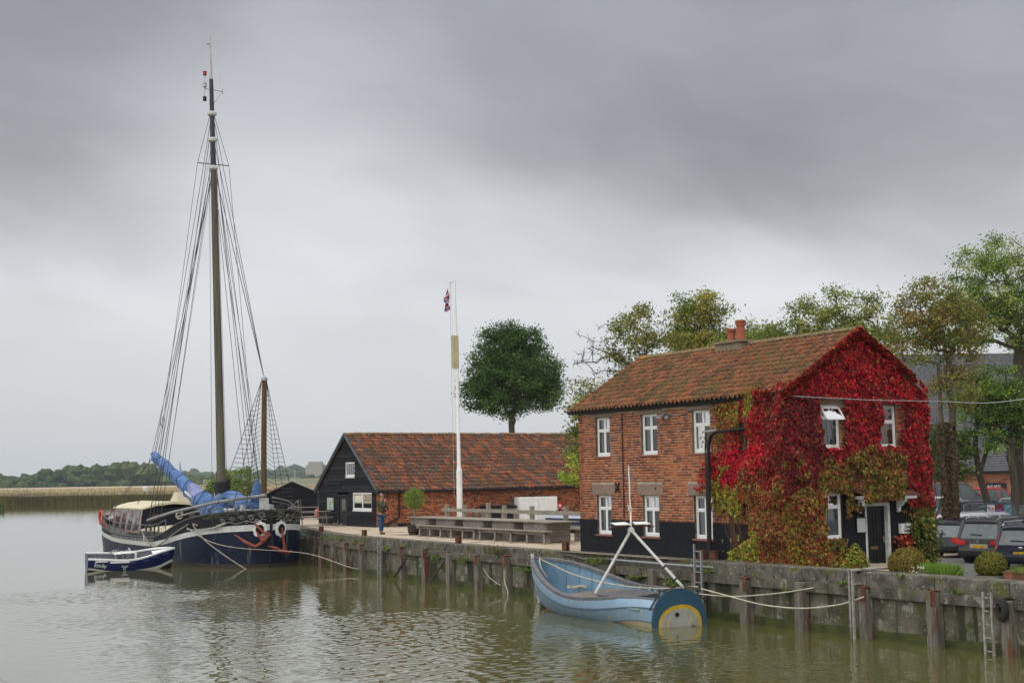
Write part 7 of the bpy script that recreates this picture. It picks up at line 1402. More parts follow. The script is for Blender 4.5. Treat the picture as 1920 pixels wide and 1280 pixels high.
anchor('red anchor stowed sideways under the left hawse hole', [f_(-.72, 2.02, .1), f_(-.35, 1.62, .2), f_(-.12, 1.52, .24)], [[f_(-.10, 1.55, .2), f_(-.25, 1.2, .24), f_(-.62, .96, .28), f_(-1.0, 1.16, .26), f_(-1.42, 1.52, .2)], [f_(-.1, 1.55, .24), f_(-.02, 1.50, .26), f_(-.22, 1.24, .22), f_(-.5, 1.42, .2), f_(-.6, 1.65, .2)]], f_(-.3, 1.25, .26))
scr = mat('silver_scroll', (.38, .38, .36), (.18, .18, .17), rough=.5, bump=0)
q = MB()
for sg in (-1, 1):
    for cu_, cz, r0, tn in ((.42, 2.36, .17, 2.1), (.85, 2.26, .13, 1.7), (1.2, 2.24, .11, 1.6), (1.52, 2.18, .10, 1.4), (1.82, 2.12, .09, 1.4), (.62, 2.12, .08, 1.2), (1.04, 2.06, .08, 1.2)):
        pts = [bow_pt(sg * (cu_ + r0 * (1 - k / 22 * .75) * math.cos(tn * math.pi * k / 11)), cz + r0 * (1 - k / 22 * .75) * math.sin(tn * math.pi * k / 11), .05) for k in range(22)]; q.tube(pts, .012, 4)
    q.tube([bow_pt(sg * (.2 + k * .2), 2.15 - .02 * k + .06 * math.sin(k * 1.9), .05) for k in range(10)], .016, 4)
q.build('scrollwork', scr, BG, kind='stuff')
q = MB(); q.tube([f_(-1.7, 2.02, .1), f_(-2.05, 1.80, .16), f_(-2.25, 1.74, .12)], [.04, .06, .05], 6); q.tube([f_(-2.1, 1.78, .12), f_(-2.6, 1.70, .15), f_(-2.75, 1.72, .1)], .03, 6); q.build('bow_fitting', scr, BG)
q = MB()
for i in range(46):                              # tangle of line over the bow rail
    u = R.choice((-1, 1)) * R.uniform(.1, 2.3); z0 = 2.75; pts = [bow_pt(u + R.gauss(0, .1), z0 + R.uniform(-.1, .35), .0 + R.uniform(0, .08))]
    for k in range(4): pts.append(bow_pt(u + R.gauss(0, .22), z0 - .15 - k * .13 + R.gauss(0, .09), .06 + R.uniform(0, .07)))
    q.tube(pts, .009, 3)
q.build('rope_tangle', mat('old_net', (.16, .15, .10), (.08, .08, .06)), BG, kind='stuff')
# windlass and deck clutter
q = MB(); q.tube([(BC - .9, 33.6, 2.45), (BC + .9, 33.6, 2.45)], .16, 10); q.box(BC - .75, BC - .62, 33.4, 33.8, 2.0, 2.8); q.box(BC + .62, BC + .75, 33.4, 33.8, 2.0, 2.8); q.build('windlass', oldwhite, BG)
for x in (-1.1, -1.3, -.95): q = MB(); q.lathe((BC + x, 34.2, 2.05), [(.06, 0), (.05, .5), (.10, .52), (.10, .58), (.04, .6)], 8); q.build('mooring_bitt', white, BG)
# bow post (hoisted bowsprit) with net shrouds
BPX, BPY = BC - .08, 32.45
q = MB(); q.tube([(BPX, BPY, 3.0), (BPX, BPY + .02, 5.5), (BPX + .02, BPY, 8.55)], [.135, .13, .115], 12); q.build('bow_post', mat('varnished_post', (.065, .032, .014), (.11, .075, .035), rough=.6, bump=.5, stretch=(4, 4, .5), scale=3), BG, smooth=True)
q = MB(); q.box(BPX - .17, BPX + .17, BPY - .17, BPY + .17, 2.4, 3.12); q.build('post_foot', oldwhite, BG, bevel=.01)
q = MB(); q.lathe((BPX + .02, BPY, 8.5), [(.15, 0), (.15, .12), (.08, .17), (.05, .22)], 10); q.build('post_cap', steel, BG)
NETB = {-1: [(-1.95, 33.6), (-1.35, 33.0), (-.85, 32.7)], 1: [(.75, 32.8), (1.3, 33.3), (2.15, 34.3)]}
q = MB()
for sg in (-1, 1):
    top = Vector((BPX + sg * .12, BPY, 8.5)); feet = [Vector((BC + u, a, 2.75)) for u, a in NETB[sg]]
    if sg == -1: feet = feet[::1]
    lines = []
    for f in feet: pts = [top.lerp(f, t) + Vector((0, 0, -math.sin(t * math.pi) * .12)) for t in [k / 10 for k in range(11)]]; lines.append(pts); q.tube(pts, .014, 4)
    full = [top.lerp(Vector((BPX + sg * .2, BPY + .15, 2.9)), k / 10) for k in range(11)]; 
    seq = ([full] + lines[::1]) if sg == 1 else (lines + [full])
    for k in range(3, 27):
        t = k / 27; row = []
        for ln in seq:
            i = min(9, int(t * 10)); fr_ = t * 10 - i; row.append(ln[i].lerp(ln[i + 1], fr_) + Vector((0, 0, -.05 if ln is seq[1] else 0)))
        q.tube(row, .012, 3)
q.build('net_shrouds', mat('black_cordage', (.05, .045, .04), rough=.9, bump=0), BG, kind='stuff')
# main mast
MX, MY = BC, 38.7
mp_ = lambda z: (MX - .026 * (z - 3) + .05, MY + .012 * (z - 3), z)
q = MB(); q.tube([mp_(1.0), mp_(3.5), mp_(12), mp_(19.6)], [.215, .205, .185, .15], 14); q.build('mast', mat('mast_wood', (.15, .13, .10), (.085, .075, .055), rough=.8, bump=.6, scale=2.5, stretch=(4, 4, .25), spots=((.14, .14, .07), .9, .60)), BG, smooth=True)
q = MB(); q.tube([mp_(19.4), mp_(21.5), mp_(24.3)], [.15, .125, .10], 12); q.build('topmast', mat('black_topmast', (.03, .035, .045), (.05, .055, .06), rough=.5), BG, smooth=True)
q = MB(); q.tube([mp_(24.25), mp_(25.2), mp_(26.6)], [.085, .05, .02], 10); q.build('mast_pole', mat('pale_pole', (.5, .5, .46), (.36, .36, .33)), BG, smooth=True)
q = MB(); x, y, z = mp_(26.15); q.tube([(x - .2, y, z - .05), (x + .03, y, z)], .02); q.build('wind_vane', blackm, BG)
for z in (19.7, 21.15, 22.5): x, y, _ = mp_(z); q = MB(); q.lathe((x, y, z), [(.16, -.12), (.24, -.05), (.25, .06), (.16, .12)], 10); q.build('mast_band', oldwhite, BG)
x, y, z = mp_(23.75); q = MB(); q.tube([(x - .35, y, z + .02), (x + .62, y, z - .02)], .022); q.tube([(x + .60, y, z - .15), (x + .60, y, z + .15)], .018); q.tube([(x + .45, y, z), (x + .45, y, z + 1.0)], .006, 3); q.tube([(x + .1, y, z - .75), (x + .58, y, z)], .012, 4); q.build('antenna_arm', steel, BG)
q = MB(); q.tube([(x - .35, y, z - .6), (x - .35, y, z + .75)], .02, 6); lg = q.build('lantern_rod', steel, BG)
for zz, m_ in ((.72, mat('red_lantern', (.35, .02, .02), rough=.3, bump=0)), (.10, steel), (-.6, blackm)): q = MB(); q.lathe((x - .35, y, z + zz - .02), [(.08, 0), (.10, .04), (.09, .18), (.11, .2), (.05, .24)], 10); q.build('lantern', m_, lg)
x, y, z = mp_(19.9); q = MB(); q.tube([(x - .82, y, z), (x + .82, y, z)], .028, 6); q.build('crosstree', dk, BG); XT = [(x - .82, y, z), (x + .82, y, z)]
q = MB(); x, y, z = mp_(3.6); q.lathe((x, y, 2.9), [(.26, 0), (.33, .05), (.33, .95), (.27, 1.0)], 12); q.box(x + .25, x + .42, y - .12, y + .05, 3.2, 4.0); q.build('mast_fitting', blackm, BG)
# boom with its blue cover
tarp = mat('blue_tarpaulin', (.085, .17, .37), (.05, .115, .29), rough=.55, scale=1.6, bump=.9, bscale=5, spots=((.16, .24, .36), 1.8, .60))
bo0, bo1 = Vector((BC - .1, 39.0, 2.45)), Vector((BC - .05, 50.2, 5.45))
q = MB(); rows = []; ns = 84
ax = (bo1 - bo0).normalized(); e1 = Vector((1, 0, 0)); e2 = ax.cross(e1).normalized()
if e2.z < 0: e2 = -e2
for i in range(ns + 1):
    t = i / ns; r0 = .58 - .18 * smooth(t, 0, .5) - .12 * t; c = bo0.lerp(bo1, t * .985) - Vector((0, 0, .16 * (1 - t) + .05 * math.sin(t * 30) * (1 - t))); rg = []
    for k in range(14):
        th = 2 * math.pi * k / 14; rr = r0 * (1 + .10 * math.sin(th * 3 + t * 21) + .07 * math.sin(th * 5 - t * 47) + .05 * math.sin(t * 80) + .05 * math.sin(t * 31 + th * 2) - .10 * (abs((t * 9.5) % 1 - .5) < .07)); vz = rr * math.sin(th) * (1.0 if math.sin(th) > 0 else 1.35 - .2 * t); rg.append(tuple(c + e1 * rr * .82 * math.cos(th) + e2 * vz))
    rows.append(rg)
q.loft(rows); bm_o = q.build('sail_cover', tarp, BG, smooth=True)
i0 = 8; q = MB(); rows2 = []
for i in range(19, 31):
    rows2.append([tuple(Vector(p) + (Vector(p) - (bo0.lerp(bo1, i / ns * .985))).normalized() * .035) for p in rows[i]])
q.loft(rows2, caps=False); q.build('grey_patch', mat('lilac_tarp', (.22, .25, .42), (.17, .20, .36), rough=.6, bump=.8, bscale=6), bm_o, smooth=True)
q = MB()
for k in range(5): c = bo0.lerp(bo1, .24 + k * .02); q.beam(c + Vector((-.47, 0, -.02 - k * .01)), c + Vector((-.47, .16, -.0)), .05, .09); 
q.build('white_tape', white, bm_o)
q = MB()
for t in (.06, .17, .30, .42, .54, .66, .78, .90):
    i = int(t * ns); q.tube([tuple(Vector(p) + (Vector(p) - Vector(bo0.lerp(bo1, i / ns * .985))).normalized() * .012) for p in rows[i]] + [rows[i][0]], .016, 4)
q.build('lashing', mat('black_cordage', (.05, .045, .04)), bm_o)
q = MB(); q.tube([bo1 - ax * .2, bo1 + ax * .22], .13, 10); q.build('boom_end', mat('boom_wood', (.25, .2, .14), (.15, .12, .08)), BG); 
q = MB(); q.tube([bo0, bo1 - ax * .1], .12, 8); q.build('boom', MATS['boom_wood'], BG)
def bundle(name, pts, rads, seed, n=12, cap=True, fold=.12):
    rr = random.Random(seed); q = MB(); P_ = [Vector(p) for p in pts]; rows = []
    m = 26
    for i in range(m + 1):
        t = i / m * (len(P_) - 1); k = min(len(P_) - 2, int(t)); f = t - k; c = P_[k].lerp(P_[k + 1], f); r_ = rads[k] * (1 - f) + rads[k + 1] * f; d = (P_[k + 1] - P_[k]).normalized(); a = d.cross(Vector((0, 0, 1)))
        if a.length < .1: a = Vector((1, 0, 0))
        a.normalize(); b_ = d.cross(a); rows.append([tuple(c + (a * math.cos(th) + b_ * math.sin(th)) * r_ * (1 + fold * math.sin(th * 3 + i * .9 + seed) + fold * .6 * math.sin(th * 7 + i * .35))) for th in [2 * math.pi * j / 16 for j in range(16)]])
    q.loft(rows); return q.build(name, tarp, BG, smooth=True)
bundle('mast_wrap', [(BC + .05, 38.6, 1.5), (BC - .05, 38.5, 2.1), (BC, 38.55, 2.7), (BC + .0, 38.6, 3.3)], [.72, .62, .36, .28], 3, fold=.10)
bundle('foresail_bundle', [(BC + .1, 38.3, 3.18), (BC + .15, 37.5, 3.15), (BC + .1, 36.0, 2.80), (BC + .05, 34.6, 2.72), (BC - .0, 33.7, 2.80)], [.20, .33, .40, .38, .20], 5, fold=.08)
bundle('jib_bundle', [(BC - .12, 33.1, 2.7), (BC - .14, 33.1, 3.2), (BC - .18, 33.1, 3.95)], [.40, .34, .08], 7, fold=.1)
# standing rigging
wire = mat('rigging_wire', (.075, .07, .06), rough=.7, bump=0)
def stay(p, q_, r_=.014, sag=.0, name='stay'):
    p, q_ = Vector(p), Vector(q_); m_ = MB(); m_.tube([p.lerp(q_, t) + Vector((0, 0, -math.sin(t * math.pi) * sag)) for t in ([0, .25, .5, .75, 1] if sag else [0, 1])], r_, 4); return m_.build(name, wire, BG)
HD = {z: Vector(mp_(z)) for z in (19.6, 21.1, 22.4, 19.9, 19.2)}
for sg in (-1, 1):
    for s, hz_, r_ in ((8.2, 21.1, .016), (8.9, 19.6, .018), (9.6, 19.6, .016), (7.5, 19.2, .013)):
        f = Vector(side_pt(s, railz(s), sg)); stay(HD[hz_] + Vector((sg * .18, 0, 0)), f + Vector((-sg * .06, 0, .15)), r_, name='shroud')
        q = MB(); q.tube([f + Vector((-sg * .06, 0, 0)), f + Vector((-sg * .06, 0, .75))], .035, 5); q.build('lanyard', mat('black_cordage', (.05, .045, .04)), BG)
    f = Vector(side_pt(9.1, railz(9.1), sg)); stay(HD[22.4] + Vector((sg * .12, 0, 0)), XT[0 if sg < 0 else 1], .013, name='topmast_shroud'); stay(XT[0 if sg < 0 else 1], f + Vector((0, 0, .1)), .013, name='topmast_shroud')
tp_ = Vector((BPX, BPY, 8.65))
for hz_, r_ in ((22.4, .016), (21.1, .018), (19.6, .02)): stay(HD[hz_] + Vector((0, -.15, 0)), tp_, r_, .0, 'forestay')
stay(HD[19.6], (BC - .3, 33.9, 2.6), .014, 0, 'forestay'); stay(HD[19.2], (BC + .3, 33.6, 2.6), .012, 0, 'jib_halyard'); stay(HD[19.2], (BC + .6, 34.4, 2.4), .012, 0, 'jib_halyard')
for hz_, dx in ((22.4, .05), (19.6, -.1), (19.6, .1)): stay(HD[hz_] + Vector((0, .1, 0)), bo1 + Vector((dx, 0, .05)), .014, .25, 'topping_lift')
for hz_, t in ((21.1, .93), (19.6, .75)): stay(HD[hz_] + Vector((0, .1, 0)), bo0.lerp(bo1, t) + Vector((0, 0, .1)), .010, .1, 'lazy_line')
for dx, dy in ((-.35, .25), (.30, .2), (-.28, -.3), (.22, -.25), (.36, 0)): stay(HD[19.6] + Vector((dx * .5, dy * .5, 0)), (MX + dx, MY + dy, 2.2), .010, .0, 'halyard')
stay(bo1 + Vector((0, 0, -.1)), (BC - 1.7, 52.9, 2.5), .02, 0, 'mainsheet'); stay(bo1 + Vector((-.05, -.2, -.1)), (BC - 2.6, 50.5, 1.9), .022, 0, 'mainsheet')
q = MB(); q.sphere(tuple(bo1 + Vector((-.6, -.6, -1.9))), .17, 10, 6); q.build('block', oldwhite, BG); stay(bo1 + Vector((-.3, -.3, -.2)), bo1 + Vector((-.6, -.6, -1.8)), .02, 0, 'block_line'); stay(bo1 + Vector((-.6, -.6, -2.0)), (BC - 1.4, 49.6, 2.3), .02, 0, 'block_line')
q = MB(); pts = [Vector(mp_(15)) + Vector((-2.0, 2.2, -8)) + Vector((.12 * math.cos(k * .8), 0, .2 * math.sin(k * .8) - k * .01)) for k in range(16)]; pts.append(pts[-1] + Vector((-.1, .3, -1.2))); q.tube(pts, .010, 4); q.build('loose_line', darkrope, BG)
q = MB(); q.tube([(BC + .3, 40.5, 1.4), (BC + .3, 40.5, 3.3)], .05); q.tube([(BC - .1, 41.2, 1.4), (BC - .1, 41.2, 2.9)], .06); q.build('deck_pole', oldwhite, BG)
# mooring lines
def line(label, pts, r_=.02, m_=rope, grp='mooring lines'):
    P_ = [Vector(p) for p in pts]; out = []
    for i in range(len(P_) - 1):
        p0, p1, p2, p3 = P_[max(0, i - 1)], P_[i], P_[i + 1], P_[min(len(P_) - 1, i + 2)]
        for k in range(6): t = k / 6; out.append(.5 * ((2 * p1) + (p2 - p0) * t + (2 * p0 - 5 * p1 + 4 * p2 - p3) * t * t + (3 * p1 - p0 - 3 * p2 + p3) * t ** 3))
    q = MB(); q.tube(out + [P_[-1]], r_, 5); return soloq(q, 'mooring_line', label, 'rope', m_, group=grp)
line('pale mooring line running low across the barge bow to the quay', [f_(-2.75, 1.80, .1), f_(-2.2, 1.25, .5), f_(-1.3, .95, .7), f_(.2, .72, .8), (.25, 30.0, .60), (.3, 28.0, .42), (edge(25.5) - .2, 25.9, .24), (edge(24.9) - .16, 24.9, .20)], .015)
line('slack rope drooping from the barge side into the water', [f_(-2.5, 1.9, .1), f_(-2.6, 1.95, .3), f_(-2.3, 1.3, .5), f_(-1.8, .7, .6), f_(-1.3, .25, .65), f_(-.9, -.05, .7)], .028, mat('grey_rope', (.30, .27, .23), (.2, .18, .15)))
sp_ = lambda s, z, o=.1: (side_pt(s, z, -1)[0] - o, side_pt(s, z, -1)[1], z)
line('loop of heavy rope hanging on the barge side above the dinghy', [sp_(3.1, 1.95), sp_(4.5, 1.5), sp_(6, 1.05, .15), sp_(7.5, .78, .15), sp_(8.5, .95, .15), sp_(9.5, 1.3, .1), sp_(10, 1.55)], .035, MATS['grey_rope'])
line('thin dinghy painter tied to the barge', [sp_(9.5, 1.3, .1), sp_(8, .95, .5), (BC - 3.7, 39.0, .95)], .018)
line('white stern rope of the blue boat looping to the split post', [(-1.1, .12, .93), (-.9, -.6, .80), (-.5, -1.6, .60), (-.28, -2.8, .58), (-.22, -4.0, .74), (-.2, -4.7, .93), (-.16, -4.85, .98)], .020)
line('white stern rope of the blue boat running to the iron ring', [(-1.2, .1, .80), (-.8, -.8, .77), (-.3, -2.0, .90), (-.05, -3.0, 1.08)], .016)
line('frayed rope hanging from the quay post by the blue boat bow', [(-.16, 10.3, 1.05), (-.22, 10.0, .7), (-.25, 9.6, .2), (-.35, 9.3, .06), (-.4, 8.9, .1), (-.35, 8.7, .45), (-.2, 8.5, 1.0)], .022)
line('second slack loop hanging left of the blue boat bow', [(-.17, 10.2, 1.1), (-.3, 9.8, .35), (-.36, 9.5, .0), (-.5, 9.0, -.02), (-.7, 8.8, .3), (-.75, 8.7, .85)], .015)
line('thin rope hanging down the panel under the bush', [(-.14, 12.1, .8), (-.16, 12.05, .4), (-.16, 11.85, .12), (-.2, 11.8, -.05)], .018)
line('short rope curving between the posts left of the bush', [(.1, 14.0, .75), (.08, 13.5, .45), (.0, 12.6, .25)], .014)
for a, z in ((17.6, .5), (20.7, .55)): q = MB(); q.beam((.08, a - .7, z + .35), (.06, a + .4, z - .45), .05, .06); soloq(q, 'timber_strut', 'thin dark timber strut leaning on the quay panel, %s one' % ('nearer' if a < 18 else 'further'), 'strut', darkrope)

# ---------------------------------------------------------------- open boats
def openboat(name, label, b, a, rz, L_, B2, zb, zs, zm, mats_, tw, planks=True, tz0=.12, nst=15, floor=.22, fullness=.55, disc=0):
    """local frame: y from the transom (0) to the stem (L). returns (root, helpers)"""
    t = root(name, label, 'boat', b, a, 0, rz)
    ys = [i / (nst - 1) for i in range(nst)]
    def hb(u):                                   # half beam at the gunwale
        k = tw + (1 - tw) * smooth(u, 0, .42) if u < .42 else (1 - ((u - .42) / .58) ** 2.3) ** .8 if u < 1 else 0
        return B2 * k
    def gz_(u): return zm + (zs - zm) * (1 - smooth(u, -.05, .5)) * 1. + (zb - zm) * smooth(u, .42, 1.02) ** 1.15
    def sec(u, k, inn=0.):                       # k 0 keel .. 1 gunwale
        h = max(0, hb(u) - inn); gzv = gz_(u); kz = -.28 + (.30) * smooth(u, .8, 1.0) + .22 * (1 - smooth(u, 0, .25)); ang = k * math.pi / 2
        x = h * math.sin(ang) ** (.75) ; z = kz + inn + (gzv - kz - inn) * (1 - math.cos(ang) ** 1.0) if k < 1 else gzv
        if disc:
            w_ = 1 - smooth(u, .0, .34)
            if k < .42: dx, dz = (disc - inn) * (k / .42) ** .6, -.30 + .28 * (k / .42)
            else: ph = (k - .42) / .58 * math.pi * .27; dx, dz = (disc - inn) * math.cos(ph) ** .92, .04 + .93 * math.sin(ph) ** .92 - .02
            x = x * (1 - w_) + dx * w_; z = z * (1 - w_) + dz * w_
        rk = .10 * (z) * smooth(u, .85, 1) ; return x, u * L_ + rk * 1.6, z
    K = [0, .2, .38, .52, .64, .76, .88, 1.0]
    def shell(k0, k1, mm, nm, inn=0., par=t, n=3, out=0.):
        q = MB()
        for sg in (-1, 1):
            rows = []
            for u in ys: rows.append([(sg * (sec(u, k0 + (k1 - k0) * i / n, inn)[0] + out), sec(u, k0 + (k1 - k0) * i / n, inn)[1], sec(u, k0 + (k1 - k0) * i / n, inn)[2]) for i in range(n + 1)])
            q.loft(rows, closed=False, caps=False)
        return q.build(nm, mm, par, smooth=True)
    def gunwale(mm, w=.07, hh=.05, nm='gunwale'):
        q = MB()
        for sg in (-1, 1):
            rows = []
            for u in ys: x, y, z = sec(u, 1.); rows.append([(sg * (x + .02), y, z - hh), (sg * (x + .02), y, z + .015), (sg * max(0, x - w), y, z + .015), (sg * max(0, x - w), y, z - hh)])
            q.loft(rows)
        return q.build(nm, mm, t)
    if name == 'dinghy': t.rotation_euler = (0, rad(9), TH + rz)
    else: t.rotation_euler = (0, rad(-4.5), TH + rz)
    return t, hb, gz_, sec, shell, gunwale
# blue boat
skyb = mat('sky_blue_paint', (.29, .42, .56), (.24, .36, .49), rough=.45, bump=.12, scale=3, bscale=14, spots=((.17, .24, .30), 4, .66), drips=((.30, .36, .38), 4, .62)); dullb = mat('dull_blue_paint', (.20, .30, .39), (.16, .25, .33), rough=.5, bump=.12, scale=3, drips=((.30, .28, .22), 5, .60)); creamb = mat('cream_bottom', (.40, .36, .24), (.30, .26, .18), rough=.6)
inb = mat('inside_blue', (.19, .30, .39), (.12, .24, .34), rough=.6, bump=.2, scale=4, spots=((.22, .20, .16), 5, .66)); gw = mat('grey_gunwale', (.17, .165, .17), (.11, .11, .12), rough=.7, bump=.3)
t, hb_, gz2, sec, shell, gunw = openboat('blue_boat', 'pale blue open ship boat with round navy and yellow transom moored at the quay', -1.80, .15, rad(-4.8), 8.05, 1.25, 1.42, .80, .67, None, .62, disc=.80)
BBT = t
shell(0, .44, mat('dark_bottom', (.05, .03, .02)), 'bottom'); shell(.44, .54, creamb, 'boot_top'); shell(.54, .80, dullb, 'lower_strake', n=3, out=.004); shell(.80, 1.0, skyb, 'upper_strake', out=.012)
q = MB()
for k, r_ in ((.80, .022), (.54, .015)):
    for sg in (-1, 1): q.tube([(sg * (sec(u / 20, k)[0] + .012), sec(u / 20, k)[1], sec(u / 20, k)[2]) for u in range(21)], r_, 5)
q.build('rubbing_strip', mat('dull_blue_strip', (.12, .16, .22)), t)
shell(.05, 1., inb, 'inner_skin', inn=.06); gunw(gw, .13, .06)
q = MB(); q.tube([(0, sec(1, k)[1] + .03, sec(1, k)[2]) for k in (0, .3, .6, .8, 1)] + [(0, sec(1, 1)[1] + .06, sec(1, 1)[2] + .10)], .06, 8); q.build('stem', mat('pale_stem', (.45, .48, .50), (.3, .33, .36)), t)
# transom: wide rounded board
q = MB(); n_ = 24; W2, zt, zb_ = .82, 1.0, -.12
def trp(k, s_=1., y=0., sz=None): th = math.pi * (k / n_) * 1.12 - math.pi * .06; c_ = math.cos(th); return (math.copysign(abs(c_) ** .92, c_) * W2 * s_, -.03 - y, .04 + math.copysign(abs(math.sin(th)) ** .92, math.sin(th)) * .93 * (sz or s_))
ring0 = [trp(k) for k in range(n_ + 1)]
q.add([(x, .05, z) for x, _, z in ring0] + [(x, -.03, z) for x, _, z in ring0], [tuple(range(n_ + 1)), tuple(range(n_ + 1, 2 * n_ + 2))[::-1]] + [(k, k + 1, k + n_ + 2, k + n_ + 1) for k in range(n_)]); tr_ = q.build('transom', mat('petrol_blue', (.030, .085, .135), (.024, .07, .115), rough=.5), t)
q = MB(); a_ = [trp(k, .80, .004, .56) for k in range(n_ + 1)]; b_ = [trp(k, .70, .004, .45) for k in range(n_ + 1)]; q.add(a_ + b_, [(k, k + 1, k + n_ + 2, k + n_ + 1) for k in range(n_)]); q.build('yellow_arc', mat('yellow_paint', (.60, .38, .03), rough=.5, bump=0), tr_)
q = MB(); q.add(b_ + [(x, y - .001, z) for x, y, z in [(0, b_[0][1], .0)]], [(k, k + 1, n_ + 1) for k in range(n_)]); q.build('grey_panel', mat('transom_grey', (.36, .37, .33), (.28, .28, .25), drips=((.25, .15, .06), 4, .68)), tr_)
q = MB(); q.tube([(-.08, -.03, .32), (-.08, -.06, .32)], .055, 12); q.build('exhaust_hole', dark, tr_)
for x in (-.38, .33): q = MB(); q.beam((x + (.04 if x > 0 else -.04), -.06, .0), (x + (.14 if x > 0 else 0.02), -.06, .24), .13, .035, up=(0, 1, 0)); q.build('rudder_bracket', creamb, tr_)
q = MB(); q.loft([[(x, y, z + .012) for x, y, z in ((-.86, -.045, .50), (-.5, -.045, .93), (0, -.045, 1.0), (.5, -.045, .93), (.86, -.045, .50))], [(x, y, z + .03) for x, y, z in ((-.86, .05, .50), (-.5, .05, .93), (0, .05, 1.0), (.5, .05, .93), (.86, .05, .5))]], closed=False, caps=False); q.build('transom_edge', blackm, tr_)
for i in range(13):
    u = .14 + i * .062; x, y, z = sec(u, 1., .07)
    for sg in (-1, 1):
        q = MB(); q.tube([(sg * sec(u, k, .085)[0], sec(u, k, .085)[1], sec(u, k, .085)[2]) for k in (.25, .45, .65, .85, .98)], .026, 5); q.build('rib', inb, t)
q = MB(); [q.add([(-hb_(u) * .8, u * 8.05, .12), (hb_(u) * .8, u * 8.05, .12), (hb_(u + .1) * .8, (u + .1) * 8.05, .13), (-hb_(u + .1) * .8, (u + .1) * 8.05, .13)], [(0, 1, 2, 3)]) for u in (.02, .12, .22, .32, .42, .52, .62, .72)]; q.build('bottom_boards', mat('bottom_boards', (.10, .11, .10), (.16, .15, .12)), t)
for u0 in range(9): q = MB(); y = 2.35 + u0 * .34; q.box(-hb_(y / 8.05) + .1, hb_(y / 8.05) - .1, y, y + .32, .50, .53); q.build('deck_board', woodp if u0 % 2 else mat('grey_board', (.20, .19, .18), (.13, .12, .12), bump=.4), t)
q = MB(); q.box(-.75, .35, 1.5, 2.9, .46, .70); q.box(-.80, .4, 1.45, 2.95, .70, .73); q.build('engine_box', mat('lead_grey', (.10, .10, .11), (.14, .14, .145), rough=.6), t)
q = MB(); q.box(-.8, .85, .7, 1.45, .46, .50); q.build('stern_sheets', mat('mint_paint', (.22, .40, .36), (.18, .33, .31), rough=.5), t)
for u in (.10, .17, .33): x = hb_(u) - .12; y = u * 8.05; 
for i, (sg, u) in enumerate(((1, .12), (1, .17), (1, .23), (1, .28), (1, .34), (1, .39), (-1, .2), (1, .46))): x = sg * (hb_(u) - .14); y = u * 8.05; z = gz2(u); q = MB(); q.prism([(0, z), (-.05, z - .02), (-.10, z - .22), (-.28, z - .34), (-.3, z - .40), (0, z - .40)], lambda p, v, d: (x + sg * p * 1.0 + 0, y + d, v), 0, .06); q.build('knee', mat('light_blue_knee', (.30, .45, .52), rough=.5), t)
q = MB()
for k in range(40): th = k * .55; q_ = (.10 + (.22 - .002 * k) * math.cos(th), 6.3 + (.30 - .002 * k) * math.sin(th), .72 + k * .004); q.v.append(q_) if 0 else None
pts = [(.35 + (.24 + .03 * math.sin(k)) * math.cos(k * .55), 6.3 + .34 * math.sin(k * .55), .60 + .03 * math.sin(k * 1.7)) for k in range(44)]; q.tube(pts, .017, 4); solo(q, 'coiled_rope', 'coil of tan rope lying in the bow of the blue boat', 'rope', rope, -1.8, .15, 0, rad(-4.8))
q = MB(); q.sphere((-.15, 5.0, .30), .2, 10, 6, sq=(1.2, 1.6, .6)); q.sphere((.05, 4.8, .28), .14, 8, 5, sq=(1, 1.4, .7)); solo(q, 'old_sack', 'brown heap of old sacking in the bottom of the blue boat', 'sack', mat('sacking', (.10, .075, .06), (.06, .05, .04), bump=.8), -1.8, .15, 0, rad(-4.8), smooth=True)
def bl_(x, y, z): v = Matrix.Rotation(rad(-4.8), 3, 'Z') @ Vector((x, y, z)); return (v.x - 1.8, v.y + .15, z)
line('long pale rope stretched from the bow along the inside of the blue boat', [bl_(0, 8.0, 1.36), bl_(.1, 7.3, 1.2), bl_(.15, 6.0, .98), bl_(.3, 4, .82), bl_(.6, 2.2, .80), bl_(.85, .8, .92), bl_(.6, .05, .98)], .02)
line('short pale rope lashed round the blue boat stem', [bl_(0, 8.05, 1.4), bl_(-.2, 7.6, 1.16), bl_(-.1, 7.4, .85)], .025)
# white tripod standing in the boat
TRI = root('white_tripod', 'white tripod of poles with a slim aerial standing in the blue boat', 'tripod', *bl_(-.05, 2.3, 0)[:2], .55, rad(-4.8))
pole = mat('white_pole', (.62, .62, .58), (.45, .45, .42), rough=.5, bump=.1, scale=6)
apx = Vector((0, 0, 1.86)); ft = [Vector((-1.08, .15, .18)), Vector((.80, -1.35, .33)), Vector((.75, 1.2, .25))]
for i, f in enumerate(ft[:2]): q = MB(); q.tube([apx, apx.lerp(f, .96), f], [.042, .042, .028], 8); lg = q.build('leg', pole, TRI, smooth=True); q = MB(); d = (f - apx).normalized(); [q.tube([apx + (f - apx) * k, apx + (f - apx) * k + d * .05], .05, 8) for k in (.63, .84)]; (q.build('black_band', blackm, lg) if i == 1 else None)
q = MB(); q.lathe((0, 0, 1.78), [(.05, 0), (.10, .03), (.09, .12), (.04, .16)], 8); q.build('head', oldwhite, TRI)
q = MB(); q.tube([(0, 0, 1.95), (0, 0, 2.5)], .028, 8); q.tube([(-.01, 0, 2.48), (-.03, 0, 3.62)], .018, 6); q.build('aerial', white, TRI); q = MB(); q.box(-.06, .03, -.03, .03, 2.38, 2.46); q.tube([(-.05, 0, 2.46), (-.09, 0, 2.55)], .015); q.build('clamp', oldwhite, TRI); q = MB(); q.sphere((.035, 0, 2.72), .02, 6, 4); q.build('knob', blackm, TRI)
